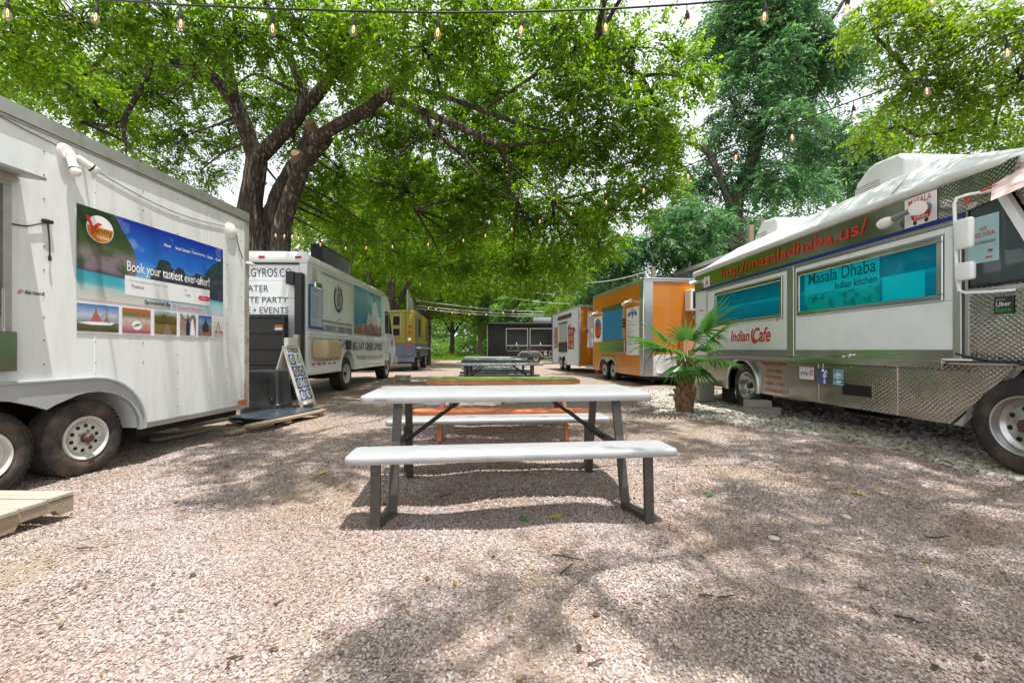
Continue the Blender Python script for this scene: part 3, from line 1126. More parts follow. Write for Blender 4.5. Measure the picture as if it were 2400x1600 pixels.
# seams and rivets
for xs in (1.0, 2.2, 3.02, 3.66, 4.26, 4.84):
    pass
MB().box(3.452, 3.462, -0.003, 0.0, 0.78, ZT - 0.097).box(4.61, 4.618, -0.003, 0.0, ZB + 0.037, ZT - 0.097).box(2.96, 2.964, -0.002, 0.0, 0.8, 2.0).each('panel_seam', 'white', tr)
rows = []
for xs in (2.97 + 0.14, 3.457, 3.86, 4.22, 4.614, 4.87, 5.1):
    z = 0.86 if xs < 3.9 else 0.42
    while z < ZT - 0.12:
        if not (3.3 < xs < 4.82 and 1.07 < z < 2.07):
            rows.append((xs, z))
        z += 0.165
for xs in np.arange(0.3, 5.1, 0.24):
    rows.append((xs, ZT - 0.03 + 0.0))
rivets(S, [(a, b) for a, b in rows if b < ZT - 0.1], parent=tr)
# serving hatch at the left edge of the view
hx0, hx1, hz0, hz1 = 0.9, 2.906, 0.83, 2.07
MB().box(hx0, hx1, -0.03, -0.001, hz1 - 0.05, hz1).box(hx0, hx0 + 0.05, -0.03, -0.001, hz0, hz1 - 0.052).box(hx1 - 0.045, hx1, -0.03, -0.001, hz0, hz1 - 0.052).box(hx0 + 0.052, hx1 - 0.047, -0.03, -0.001, hz0, hz0 + 0.05).build('hatch_frame', 'alu_dull', tr)
MB().box(hx0 + 0.06, hx1 - 0.06, -0.02, -0.002, 1.16, hz1 - 0.06).build('hatch_panel', 'white', tr)
MB().prism([(hx0, 0), (hx1 + 0.06, 0), (hx1 + 0.06, 0.018), (hx0, 0.018)], -0.2, -0.001).xform(Matrix.Translation((0, 0, hz1 + 0.035)) @ Matrix.Rotation(R(9), 4, 'X')).build('awning_lip', 'alu_dull', tr)
MB().bbox(hx0, hx1 + 0.008, -0.06, -0.032, 0.82, 1.08, 0.006).build('folded_shelf', 'steel', tr)
mb = MB()
for k in range(16):
    zc = 1.34 - k * 0.026
    mb.tube([(hx1 - 0.055 + 0.008 * math.cos(t) * (k % 2), -0.045 - 0.008 * math.cos(t) * (1 - k % 2), zc + 0.016 * math.sin(t)) for t in np.linspace(0, 6.28, 9)], 0.0022, 4, False)
mb.build('chain', 'alu_dull', tr)
MB().bbox(hx1 - 0.08, hx1 + 0.02, -0.05, -0.03, hz1 - 0.02, hz1 + 0.02, 0.005).build('hinge', 'alu', tr)
# lamps, wires, markers
flood_lamp(tr, (3.237, 0.0, 2.40), ((-0.05, -0.4, -0.9), (0.9, -0.35, -0.5)), s=1.05)
wz = [(2.4, 2.50), (2.7, 2.475), (3.0, 2.435), (3.2, 2.42)]
MB().tube([(a, -0.008, b) for a, b in wz], 0.004, 5).tube([(3.42 + 1.48 * t, -0.008, 2.36 + 0.0 * t - 0.08 * math.sin(3.14 * t) - 0.03 * t) for t in np.linspace(0, 1, 12)], 0.004, 5).build('lamp_cable', 'greyplastic', tr)
MB().tube([(2.91, -0.012, 1.78), (3.0, -0.012, 1.79), (3.09, -0.014, 1.835), (3.115, -0.02, 1.86), (3.122, -0.02, 1.80), (3.128, -0.02, 1.72), (3.13, -0.02, 1.62)], 0.005, 5).bbox(3.09, 3.15, -0.03, -0.001, 1.845, 1.87, 0.006).tube([(3.13, -0.02, 1.62), (3.131, -0.02, 1.585)], 0.009, 6).build('pull_cord', 'cable', tr)
MB().lathe([(0.001, -0.035), (0.06, -0.032), (0.082, -0.02), (0.088, 0.0)], (4.92, 0, 2.29), 'y', 28).build('porch_light', 'lampwhite', tr, 40)
MB().tube([(4.99, -0.01, 2.36), (5.02, -0.012, 2.2), (5.06, -0.012, 2.1), (5.11, -0.012, 2.02)], 0.005, 5).build('light_cable', 'cable', tr)
MB().tube([(5.15, -0.02, 1.98), (5.22, -0.03, 1.985), (5.28, -0.03, 1.98)], [0.012, 0.02, 0.014], 8).build('corner_hook', 'lampwhite', tr)
MB().bbox(5.03, 5.14, -0.028, -0.013, 0.335, 0.385, 0.006).build('marker_light', 'amber', tr)
S.text('the round', 2.995, 3.105, 1.335, 1.365, 'txtdark', 0.02, parent=tr)
S.ring(2.975, 1.352, 0.011, 0.011, 0.005, 'red', 'logo', 0.006, tr, 14)
S.ring(2.963, 1.34, 0.009, 0.009, 0.004, 'red', 'logo', 0.006, tr, 14)

# ---- travel banner
BX0, BX1, BZ0, BZ1 = 3.317, 4.80, 1.085, 2.055
bn = S.rect(BX0, BX1, BZ0, BZ1, 'paper', 'banner', 0.0045, tr)
BW, BH = BX1 - BX0, BZ1 - BZ0


def bp(s, t):
    return (BX0 + s * BW, BZ0 + t * BH)


sky_m = ramp_mat('banner_sky', [(0.0, (0.45, 0.55, 0.6)), (0.1, (0.36, 0.55, 0.6)), (0.2, (0.06, 0.38, 0.45)), (0.34, (0.03, 0.3, 0.42)), (0.345, (0.2, 0.5, 0.75)), (0.55, (0.02, 0.17, 0.6)), (1.0, (0.004, 0.02, 0.3))], 'Z', BZ0 + 0.27 * BH, BZ1, 0.3, 0.6, 4.5, (0.6, 0.7, 0.8), 0.58, 0.8)
S.poly([bp(0, .27), bp(1, .25), bp(1, 1), bp(0, 1)], sky_m, 'picture', 0.006, bn)
cliff_m = ramp_mat('banner_cliff', [(0, (0.02, 0.015, 0.03)), (0.1, (0.2, 0.15, 0.19)), (0.3, (0.22, 0.18, 0.19)), (0.5, (0.05, 0.08, 0.02)), (0.75, (0.012, 0.04, 0.01)), (1, (0.012, 0.035, 0.012))], 'Z', BZ0 + 0.47 * BH, BZ1, 0.35, 0.8, 9, (0.035, 0.075, 0.015), 0.46, 0.6)
S.poly([bp(0, .5), bp(.3, .48), bp(.325, .56), bp(.315, .7), bp(.29, .78), bp(.25, .86), bp(.22, .93), bp(.19, 1), bp(0, 1)], cliff_m, 'picture', 0.007, bn)
isle_m = ramp_mat('banner_isles', [(0, (0.03, 0.035, 0.06)), (1, (0.015, 0.045, 0.04))], 'Z', BZ0 + 0.45 * BH, BZ0 + .8 * BH, 0.35, 0.6, 14, (0.12, 0.12, 0.16), 0.5, 0.7)
S.poly([bp(.4, .47), bp(.9, .45), bp(.9, .58), bp(.86, .6), bp(.82, .63), bp(.8, .66), bp(.75, .665), bp(.73, .63), bp(.7, .62), bp(.67, .63), bp(.65, .67), bp(.61, .69), bp(.585, .65), bp(.56, .66), bp(.55, .7), bp(.52, .725), bp(.48, .72), bp(.46, .69), bp(.45, .64), bp(.42, .6)], isle_m, 'picture', 0.0072, bn)
S.poly([bp(.86, .42), bp(1, .41), bp(1, .9), bp(.95, .84), bp(.9, .8), bp(.85, .72), bp(.82, .65)], isle_m, 'picture', 0.0076, bn)
S.poly([bp(0, .27), bp(.55, .265), bp(.4, .34), bp(.2, .38), bp(0, .385)], ramp_mat('banner_sand', [(0, (0.6, 0.56, 0.5)), (1, (0.36, 0.5, 0.5))], 'Z', BZ0 + .27 * BH, BZ0 + .385 * BH), 'picture', 0.0074, bn)
S.rect(*[BX0 + BW * .25, BX0 + BW * .87], BZ0 + .345 * BH, BZ0 + .515 * BH, 'paper', 'search_panel', 0.0084, bn)
S.text('Book your tastiest ever-after!', *[BX0 + BW * .262, BX0 + BW * .868], BZ0 + .525 * BH, BZ0 + .645 * BH, 'txtwhite', 0.01, 0.0094, bn)
for s0, s1, w in ((.5, .55, 'About'), (.585, .70, 'Social Calendar'), (.72, .83, 'Foodie Weddings'), (.85, .90, 'Partners'), (.925, .975, 'Account')):
    S.text(w, BX0 + BW * s0, BX0 + BW * s1, BZ0 + .855 * BH, BZ0 + .885 * BH, 'txtwhite', 0.01, 0.0094, bn)
S.text('Pick the destination for your meal', BX0 + BW * .275, BX0 + BW * .525, BZ0 + .462 * BH, BZ0 + .487 * BH, 'txtgrey', 0.0, 0.0094, bn)
S.text('Thailand', BX0 + BW * .285, BX0 + BW * .365, BZ0 + .415 * BH, BZ0 + .442 * BH, 'txtdark', 0.01, 0.0094, bn)
S.text('Date', BX0 + BW * .65, BX0 + BW * .678, BZ0 + .462 * BH, BZ0 + .482 * BH, 'txtgrey', 0.0, 0.0094, bn)
S.text('Today', BX0 + BW * .66, BX0 + BW * .705, BZ0 + .41 * BH, BZ0 + .435 * BH, 'txtdark', 0.01, 0.0094, bn)
S.rect(BX0 + BW * .785, BX0 + BW * .855, BZ0 + .392 * BH, BZ0 + .442 * BH, 'pink', 'button', 0.0094, bn)
S.disc(BX0 + BW * .785, BZ0 + .417 * BH, .024, .0242, 'pink', 'button', 0.0092, bn)
S.disc(BX0 + BW * .855, BZ0 + .417 * BH, .024, .0242, 'pink', 'button', 0.0092, bn)
S.text('Begin', BX0 + BW * .8, BX0 + BW * .84, BZ0 + .407 * BH, BZ0 + .427 * BH, 'txtwhite', 0.0, 0.0104, bn)
S.text('Sponsored By', BX0 + BW * .37, BX0 + BW * .55, BZ0 + .275 * BH, BZ0 + .325 * BH, 'txtdark', 0.02, 0.0094, bn)
S.text('KissandTell.com', BX0 + BW * .605, BX0 + BW * .795, BZ0 + .275 * BH, BZ0 + .315 * BH, 'pink', 0.0, 0.0094, bn)
S.ring(BX0 + BW * .578, BZ0 + .298 * BH, .026, .026, .005, 'pink', 'logo', 0.0094, bn, 4, 45, 405)
S.poly([bp(.56, .32), bp(.578, .296), bp(.596, .32), bp(.578, .303)], 'pink', 'logo', 0.0095, bn)
# round restaurant badge
ba, bb = BX0 + .115 * BW, BZ0 + .845 * BH
S.disc(ba, bb, .105, .105, 'txtwhite', 'badge', 0.0084, bn)
S.poly([(ba + .1 * math.cos(t), bb + .1 * math.sin(t)) for t in np.linspace(R(172), R(368), 20)], mat('badge_amber', (0.55, 0.2, 0.01), 0.4), 'badge', 0.009, bn)
S.poly([(ba - .115, bb + .075), (ba - .085, bb + .085), (ba - .055, bb + .01), (ba - .02, bb + .05), (ba + .015, bb + .045), (ba - .045, bb - .015), (ba - .05, bb - .05), (ba - .075, bb - .05), (ba - .07, bb)], 'red', 'badge', 0.0098, bn)
S.text('ummy', ba - .04, ba + .092, bb - .045, bb + .0, 'brownhub', 0.01, 0.0098, bn)
S.text('Thai Food', ba - .03, ba + .065, bb - .072, bb - .05, 'txtwhite', 0.01, 0.0098, bn)
# six small pictures along the foot of the banner
pic = [(.0, .215), (.235, .41), (.435, .595), (.62, .75), (.77, .89), (.905, 1.0)]
pz0, pz1 = BZ0 + .02 * BH, BZ0 + .235 * BH
pm = [ramp_mat('picture_temple', [(0, (0.05, 0.06, 0.02)), (.3, (0.12, 0.11, 0.05)), (.36, (0.25, 0.3, 0.4)), (.6, (0.45, 0.5, 0.6)), (1, (0.02, 0.15, 0.45))], 'Z', pz0, pz1, .4, .5, 20, (0.2, 0.18, 0.1), .5, .7),
      ramp_mat('picture_flowers', [(0, (0.35, 0.03, 0.12)), (.3, (0.45, 0.35, 0.3)), (.55, (0.5, 0.45, 0.42)), (.72, (0.1, 0.15, 0.05)), (1, (0.5, 0.12, 0.03))], 'Z', pz0, pz1, .4, .7, 22, (0.55, 0.1, 0.06), .5, .65),
      ramp_mat('picture_bridge', [(0, (0.2, 0.12, 0.03)), (.4, (0.22, 0.15, 0.05)), (.5, (0.06, 0.07, 0.01)), (.75, (0.12, 0.12, 0.02)), (1, (0.45, 0.55, 0.62))], 'Z', pz0, pz1, .4, .6, 20, (0.03, 0.035, 0.01), .5, .7),
      ramp_mat('picture_wedding', [(0, (0.35, 0.3, 0.26)), (.5, (0.3, 0.16, 0.12)), (1, (0.6, 0.6, 0.62))], 'Z', pz0, pz1, .4, .8, 16, (0.06, 0.05, 0.05), .48, .6),
      ramp_mat('picture_pagoda', [(0, (0.3, 0.14, 0.08)), (.3, (0.12, 0.12, 0.12)), (.6, (0.2, 0.3, 0.45)), (1, (0.02, 0.1, 0.4))], 'Z', pz0, pz1, .4, .6, 15, (0.6, 0.65, 0.7), .55, .7),
      ramp_mat('picture_stand', [(0, (0.5, 0.45, 0.42)), (.3, (0.58, 0.55, 0.54)), (1, (0.66, 0.66, 0.66))], 'Z', pz0, pz1, .4)]
for (s0, s1), m in zip(pic, pm):
    S.rect(BX0 + s0 * BW, BX0 + s1 * BW, pz0, pz1, m, 'picture', 0.0084, bn)
pc = lambda i, s, t: (BX0 + BW * (pic[i][0] + (pic[i][1] - pic[i][0]) * s), pz0 + (pz1 - pz0) * t)
temple = mat('print_terracotta', (0.4, 0.12, 0.1), 0.4)
S.poly([pc(0, .3, .36), pc(0, .58, .36), pc(0, .52, .55), pc(0, .46, .7), pc(0, .43, .95), pc(0, .40, .7), pc(0, .35, .55)], temple, 'picture', 0.0094, bn)
S.poly([pc(0, .62, .38), pc(0, .74, .38), pc(0, .70, .55), pc(0, .68, .68), pc(0, .66, .55)], temple, 'picture', 0.0094, bn)
S.poly([pc(0, .0, .3), pc(0, .3, .36), pc(0, .9, .36), pc(0, .8, .25), pc(0, .3, .24)], 'paper', 'picture', 0.0092, bn)
S.disc(*pc(1, .5, .32), .045, .04, 'paper', 'picture', 0.0094, bn)
S.poly([pc(1, .33, .25), pc(1, .5, .38), pc(1, .68, .4), pc(1, .5, .28)], 'greenleaf', 'picture', 0.0099, bn)
S.poly([pc(2, .35, .0), pc(2, .75, .0), pc(2, .6, .45), pc(2, .5, .45)], mat('print_path', (0.3, 0.2, 0.14), .5), 'picture', 0.0094, bn)
S.poly([pc(2, .1, .5), pc(2, .3, .75), pc(2, .42, .92), pc(2, .55, .7), pc(2, .72, .82), pc(2, .95, .5)], mat('print_roof', (0.1, 0.09, 0.015), .5), 'picture', 0.0093, bn)
S.poly([pc(3, .36, .0), pc(3, .58, .0), pc(3, .6, .55), pc(3, .55, .72), pc(3, .5, .85), pc(3, .42, .72), pc(3, .38, .55)], 'navy', 'picture', 0.0094, bn)
S.poly([pc(3, .62, .0), pc(3, .95, .0), pc(3, .82, .6), pc(3, .76, .82), pc(3, .68, .6)], 'paper', 'picture', 0.0094, bn)
S.poly([pc(4, .3, .2), pc(4, .75, .2), pc(4, .72, .45), pc(4, .85, .42), pc(4, .6, .7), pc(4, .54, .95), pc(4, .48, .7), pc(4, .22, .42), pc(4, .34, .45)], 'txtdark', 'picture', 0.0094, bn)
for a, b in ((.3, .55), (.7, .55)):
    S.poly([pc(5, a + (.5 - a) * 0 - .02, .25), pc(5, a + .03, .25), pc(5, .52, .75), pc(5, .48, .75)], 'brownhub', 'picture', 0.0094, bn)
for a in (.2, .35, .62, .8, .9):
    S.disc(*pc(5, a, .22), .009, .012, temple, 'picture', 0.0096, bn)

# ================================================================== WOODEN DECK IN FRONT OF THE HATCH
dk = thing('wooden_deck', 'low weathered wooden step platform before the white trailer wheels', 'deck', (-2.63, 2.56, 0), R(-1))
yy = 0.0
for k in range(8):
    w = 0.135
    z0 = 0.092 + random.uniform(-0.002, 0.003)
    MB().bbox(-1.35, 0.012 + random.uniform(-0.012, 0.006), -yy - w, -yy - 0.002, z0, z0 + 0.024, 0.004, 1).build('plank', 'wood_grey', dk)
    yy += w + 0.007
MB().prism([(-1.14, 0), (-0.88, 0), (-0.86, 0.035), (-0.55, 0.035), (-0.53, 0), (-0.3, 0), (-0.28, 0.035), (-0.1, 0.035), (-0.08, 0), (0, 0), (0, 0.09), (-1.14, 0.09)], 0.0, 0.04).xform(Matrix.Rotation(R(90), 4, 'Z') @ Matrix.Translation((0, -0.04 + 0.04, 0)) @ Matrix.Rotation(0, 4, 'Z')).build('side_board', 'wood', dk)
MB().box(-1.3, -1.26, -1.12, -0.01, -0.01, 0.09).box(-0.7, -0.66, -1.12, -0.01, -0.01, 0.09).each('bearer', 'wood', dk)

# ================================================================== SILVER AND WHITE FOOD TRUCK, RIGHT
u = Vector((0.043, -1.0)).normalized()
tk = thing('food_truck', 'white and quilted stainless food truck with two teal windows', 'food truck', (3.72, 8.67, 0), frame_yaw(u))
S = side_face(tk)
W2 = 2.25
# main white box
MB().box(0.0, 4.95, 0.012, W2, 0.86, 2.12).build('body', 'white2', tk)
MB().box(0.03, 5.6, 0.2, W2 - 0.1, 0.3, 0.86).build('chassis', 'dark', tk)
# white panels with aluminium framing
MB().bbox(0.12, 0.48, -0.004, 0.012, 0.96, 2.07, 0.003, 1).build('rear_panel', 'white2', tk)
MB().bbox(0.52, 2.72, -0.006, 0.012, 0.96, 1.40, 0.003, 1).bbox(0.52, 0.79, -0.006, 0.012, 1.402, 2.07, 0.003, 1).bbox(2.65, 2.72, -0.006, 0.012, 1.402, 2.07, 0.003, 1).bbox(0.792, 2.648, -0.006, 0.012, 2.012, 2.07, 0.003, 1).build('serving_hatch', 'white2', tk)
MB().bbox(2.90, 4.88, -0.006, 0.012, 0.96, 1.40, 0.003, 1).bbox(2.90, 2.925, -0.006, 0.012, 1.402, 2.07, 0.003, 1).bbox(4.805, 4.88, -0.006, 0.012, 1.402, 2.07, 0.003, 1).bbox(2.927, 4.803, -0.006, 0.012, 2.012, 2.07, 0.003, 1).build('serving_hatch', 'white2', tk)
MB().bbox(2.745, 2.875, -0.02, 0.012, 0.87, 2.10, 0.006).build('centre_post', 'alu', tk)
MB().bbox(4.885, 4.955, -0.02, 0.012, 0.87, 2.10, 0.006).build('corner_post', 'alu', tk)
MB().bbox(0.485, 0.515, -0.014, 0.012, 0.87, 2.10, 0.005).build('rear_post', 'alu', tk)
MB().box(0.517, 2.743, -0.012, 0.012, 0.862, 0.957).box(2.877, 4.883, -0.012, 0.012, 0.862, 0.957).each('hatch_rail', 'steel', tk)
MB().box(0.49, 4.95, -0.016, 0.011, 2.073, 2.10).build('hatch_header', 'alu', tk)


def hatch_window(a0, a1, b0, b1, lab):
    w = 0.055
    fr = MB()
    fr.bbox(a0, a1, -0.022, -0.007, b1 - w, b1, 0.005, 1).bbox(a0, a1, -0.022, -0.007, b0, b0 + w, 0.005, 1)
    fr.bbox(a0, a0 + w, -0.022, -0.007, b0 + w + 0.001, b1 - w - 0.001, 0.005, 1).bbox(a1 - w, a1, -0.022, -0.007, b0 + w + 0.001, b1 - w - 0.001, 0.005, 1)
    f = fr.build('window', 'steel', tk)
    MB().box(a0 + w - 0.005, a1 - w + 0.005, -0.012, -0.008, b0 + w - 0.005, b1 - w + 0.005).build('pane', 'tealglass', f)
    # the dim kitchen behind is a flat painted sheet, set in below
    return f


# flat sheet behind each pane, kitchen dimness in its colours, signs over it
w1 = hatch_window(0.80, 2.64, 1.41, 2.0, 'rear')
w2 = hatch_window(2.93, 4.80, 1.41, 2.0, 'front')
interior_m = ramp_mat('painted_interior', [(0, (0.12, 0.2, 0.3)), (.42, (0.2, 0.3, 0.42)), (.5, (0.4, 0.55, 0.6)), (.56, (0.12, 0.2, 0.3)), (1, (0.08, 0.14, 0.22))], 'Z', 1.46, 1.96, .6, .6, 6, (0.3, 0.36, 0.4), .5, .7)
S.rect(0.85, 2.59, 1.46, 1.955, interior_m, 'interior', -0.010, w1)
S.rect(2.98, 4.75, 1.46, 1.955, interior_m, 'interior', -0.010, w2)
MB().box(4.18, 4.62, 0.001, 0.0095, 1.47, 1.72).build('poster_board', 'paper', w2)
sign_m = ramp_mat('indian_kitchen_poster', [(0, (0.3, 0.5, 0.32)), (.3, (0.35, 0.5, 0.4)), (.45, (0.65, 0.7, 0.7)), (1, (0.75, 0.78, 0.78))], 'Z', 1.46, 1.955, .5, .85, 9, (0.08, 0.16, 0.06), .5, .62)
S.rect(3.05, 4.14, 1.665, 1.955, mat('poster_white', (.7, .74, .74), .5), 'poster', -0.007, w2)
S.rect(3.05, 4.14, 1.46, 1.665, sign_m, 'poster', -0.007, w2)
S.text('Masala Dhaba', 3.12, 4.10, 1.80, 1.95, 'txtdark', 0.008, -0.005, w2)
S.text('Indian kitchen', 3.55, 4.11, 1.685, 1.77, 'txtdark', 0.012, -0.005, w2)
S.rect(3.12, 3.56, 1.662, 1.668, 'txtdark', 'poster', -0.005, w2)
# lower skirt of quilted stainless, cut for the wheels
rx, rr = 1.67, 0.44
sk = [(0.03, 0.30)] + [(rx + rr * math.cos(a), 0.42 + 0.40 * math.sin(a)) for a in np.linspace(math.pi, 0, 17)]
sk = [(0.03, 0.30), (rx - rr, 0.30)] + sk[1:] + [(rx + rr, 0.30), (4.86, 0.30), (5.32, 0.80), (5.32, 0.835), (0.03, 0.835)]
MB().prism(sk, -0.01, 0.2).build('skirt', 'quilt', tk)
MB().prism([(4.875, 0.295), (4.95, 0.295), (5.03, 0.62), (5.40, 0.835), (5.335, 0.835), (5.325, 0.79)], 0.0, 0.2).build('arch_guard', 'rust', tk)
lip = [(rx + (rr - 0.01) * math.cos(a), 0.42 + 0.395 * math.sin(a)) for a in np.linspace(math.pi, 0, 17)]
lip = [(rx - rr + 0.01, 0.29)] + lip + [(rx + rr - 0.01, 0.29)]
MB().tube([(p[0], -0.02, p[1]) for p in lip], 0.033, 8).build('wheel_arch', 'alu', tk, 60)
MB().box(1.2, 2.15, 0.21, 0.6, 0.3, 0.84).box(5.0, 5.9, 0.25, 0.6, 0.3, 0.84).each('wheel_well', 'dark', tk)
for a in (3.30, 4.35):
    MB().box(a, a + 0.012, -0.016, -0.009, 0.305, 0.83).build('skirt_seam', 'steel', tk)
MB().box(3.313, 4.349, -0.015, -0.009, 0.60, 0.612).build('skirt_seam', 'steel', tk)
S.rect(3.68, 4.06, 0.445, 0.565, 'dark', 'vent_opening', 0.012, tk)
MB().box(3.665, 4.075, -0.016, -0.009, 0.566, 0.58).box(3.665, 4.075, -0.016, -0.009, 0.43, 0.444).each('vent_frame', 'steel', tk)
# fold-out counter along the side
MB().bbox(0.35, 4.93, -0.17, 0.0, 0.84, 0.862, 0.006).box(0.35, 4.93, -0.17, -0.163, 0.80, 0.842).build('counter', 'steel', tk)
MB().bbox(4.94, 5.36, -0.12, 0.0, 0.835, 0.853, 0.005).build('counter_end', 'alu_dull', tk)
MB().bbox(3.7, 3.82, -0.05, -0.013, 0.895, 0.915, 0.005).tube([(3.73, -0.02, 0.9), (3.73, -0.05, 0.88)], 0.012, 8).build('latch', 'chrome', tk)
MB().tube([(3.55, -0.14, 0.8), (3.548, -0.14, 0.74)], 0.003, 4).lathe([(0.001, -.03), (.018, -.02), (.02, 0), (.006, .02), (.001, .022)], (3.548, -0.14, 0.72), 'z', 10).build('hook_charm', 'chrome', tk, 60)
# stainless band, blue stripe and roof
MB().box(0.0, 5.0, -0.008, W2, 2.121, 2.452).build('band', 'quilt2', tk)
MB().box(0.3, 4.98, -0.013, -0.009, 2.118, 2.155).build('stripe', 'bluestripe', tk)
S.text('http://masaladhaba.us/', 1.02, 4.02, 2.185, 2.41, 'red', 0.008, 0.014, tk)
rail = MB().tube([(-0.03, 0.02, 2.45), (0.0, -0.005, 2.49), (1.6, -0.008, 2.495), (1.63, -0.008, 2.50), (4.3, -0.008, 2.50), (4.9, -0.005, 2.50), (5.25, 0.03, 2.48), (5.5, 0.08, 2.42)], 0.05, 10).build('roof_rail', 'whiteroof', tk, 50)
MB().add([(0.0, 0.0, 2.50), (5.2, 0.0, 2.50), (4.45, 0.34, 2.86), (0.95, 0.34, 2.81), (0.0, W2, 2.50), (5.2, W2, 2.50), (4.45, W2 - 0.34, 2.86), (0.95, W2 - 0.34, 2.81), (5.6, 0.1, 2.42), (5.6, W2 - 0.1, 2.42), (5.15, 0.45, 2.66), (5.15, W2 - 0.45, 2.66)],
         [(0, 1, 2, 3), (4, 7, 6, 5), (3, 2, 6, 7), (0, 3, 7, 4), (1, 8, 10, 2), (5, 6, 11, 9), (2, 10, 11, 6), (8, 9, 11, 10)]).build('roof', 'whiteroof', tk)
for a in (1.75, 4.2):
    MB().prism([(a, 0), (a + 0.02, 0), (a + 0.015, 0.37), (a + 0.005, 0.37)], 0, 0.004).xform(Matrix.Translation((0, -0.005, 2.505)) @ Matrix.Rotation(R(-42), 4, 'X')).build('roof_seam', 'greyplastic', tk)


def roof_ac(a0, a1, y0, y1, z0, z1):
    L_ = a1 - a0
    prof = [(a0, z0), (a1, z0), (a1 - 0.02, z0 + (z1 - z0) * .75), (a1 - 0.12 * L_, z1 - 0.02), (a0 + 0.45 * L_, z1), (a0 + 0.3 * L_, z1 - 0.03), (a0 + 0.05, z0 + (z1 - z0) * .6)]
    a = MB().prism(prof, y0, y1).build('roof_air_conditioner', 'whiteroof', tk, 40)
    md = a.modifiers.new('bevel', 'BEVEL')
    md.width = 0.03
    md.segments = 3
    mb = MB()
    mb2 = MB()
    mb.box(a0 + 0.06, a0 + 0.06 + .45 * L_, y0 - 0.004, y0 + 0.001, z0 + 0.03, z0 + 0.19)
    for k in range(7):
        z = z0 + 0.035 + k * 0.022
        mb2.box(a0 + 0.05, a0 + 0.07 + .45 * L_, y0 - 0.012, y0 - 0.0045, z, z + 0.011)
        mb2.box(a0 - 0.004 + k * 0.006, a0 + 0.01 + k * 0.006, y0 + 0.03, y1 - 0.03, z, z + 0.011)
    mb.build('grille_back', 'dark', a)
    mb2.build('grille', 'lampwhite', a)


roof_ac(3.12, 3.85, 0.6, 1.55, 2.845, 3.26)
roof_ac(1.02, 1.65, 0.6, 1.25, 2.815, 3.2)
# lettering and stickers
S.text('Indian', 1.32, 1.86, 1.10, 1.28, 'red', 0.02, 0.010, tk, slant=0.25)
S.text('Cafe', 1.95, 2.38, 1.08, 1.31, 'red', 0.02, 0.010, tk, slant=0.25)
S.ring(2.0, 1.19, .10, .13, .035, 'red', 'lettering', 0.0105, tk, 20, 120, 300)
S.poly([(2.5, 1.36), (2.56, 1.4), (2.54, 1.45), (2.58, 1.47), (2.52, 1.46), (2.53, 1.42)], 'pink', 'logo', 0.010, tk)
S.ring(0.92, 1.19, .075, .085, .006, 'red', 'logo', 0.010, tk, 24)
S.poly([(0.87, 1.15), (0.97, 1.15), (0.95, 1.19), (0.92, 1.25), (0.89, 1.19)], 'red', 'logo', 0.010, tk)
S.disc(0.9, 1.09, .014, .016, 'txtdark', 'logo', 0.010, tk, 10)
S.disc(0.95, 1.09, .014, .016, 'txtdark', 'logo', 0.010, tk, 10)
S.text('INDIA', 0.2, 0.36, 1.72, 1.75, 'red', 0.02, 0.010, tk)
z = 0.735
for t, h, a0, a1 in (('Business Hours', .055, 2.19, 2.74), ('Tue - Sun', .052, 2.29, 2.64), ('Evenings', .056, 2.29, 2.62), ('5 pm - 1 am', .056, 2.27, 2.68), ('512-665-6513', .062, 2.24, 2.77)):
    S.text(t, a0, a1, z, z + h, 'red', 0.005, 0.014, tk)
    z -= 0.098
st = S.rect(2.98, 3.24, 0.58, 0.74, 'paper', 'review_sticker', 0.0135, tk)
S.text('yelp', 3.0, 3.145, 0.615, 0.69, 'txtdark', 0.008, 0.015, st)
for k in range(5):
    a = R(90 + 72 * k + 10)
    c, s = math.cos(a), math.sin(a)
    S.poly([(3.192 + .008 * c - .005 * s, .67 + .012 * s + .005 * c), (3.192 + .034 * c - .011 * s, .67 + .042 * s + .011 * c), (3.192 + .034 * c + .011 * s, .67 + .042 * s - .011 * c), (3.192 + .008 * c + .005 * s, .67 + .012 * s - .005 * c)], 'red', 'logo', 0.015, st)
st = S.rect(3.31, 3.475, 0.54, 0.735, mat('sticker_indigo', (0.09, 0.1, 0.35), .4), 'social_sticker', 0.0135, tk)
S.text('f', 3.385, 3.455, 0.548, 0.71, 'txtwhite', 0.03, 0.015, st)
st = S.rect(3.545, 3.70, 0.545, 0.735, mat('sticker_sky', (0.22, 0.5, 0.65), .4), 'social_sticker', 0.0135, tk)
S.text('t', 3.575, 3.665, 0.57, 0.71, 'txtwhite', 0.03, 0.015, st)
st = S.rect(0.39, 0.62, 2.16, 2.36, 'paper', 'logo_sticker', 0.0145, tk)
S.poly([(0.44, 2.22), (0.57, 2.22), (0.54, 2.26), (0.505, 2.33), (0.47, 2.26)], 'red', 'logo', 0.016, st)
S.disc(0.47, 2.19, .016, .018, 'txtdark', 'logo', 0.016, st, 10)
S.disc(0.545, 2.19, .016, .018, 'txtdark', 'logo', 0.016, st, 10)
st = S.rect(4.44, 4.75, 2.16, 2.44, 'paper', 'logo_sticker', 0.0145, tk)
S.text('MASALA', 4.48, 4.70, 2.36, 2.42, 'red', 0.008, 0.016, st, rise=0.05)
S.disc(4.6, 2.29, .055, .05, 'amber', 'logo', 0.016, st)
S.poly([(4.5, 2.26), (4.7, 2.27), (4.68, 2.21), (4.53, 2.205)], 'red', 'logo', 0.0163, st)
S.text('Dhaba', 4.54, 4.67, 2.22, 2.25, 'txtwhite', 0.02, 0.0175, st)
S.disc(4.545, 2.185, .02, .02, 'txtdark', 'logo', 0.0163, st, 12)
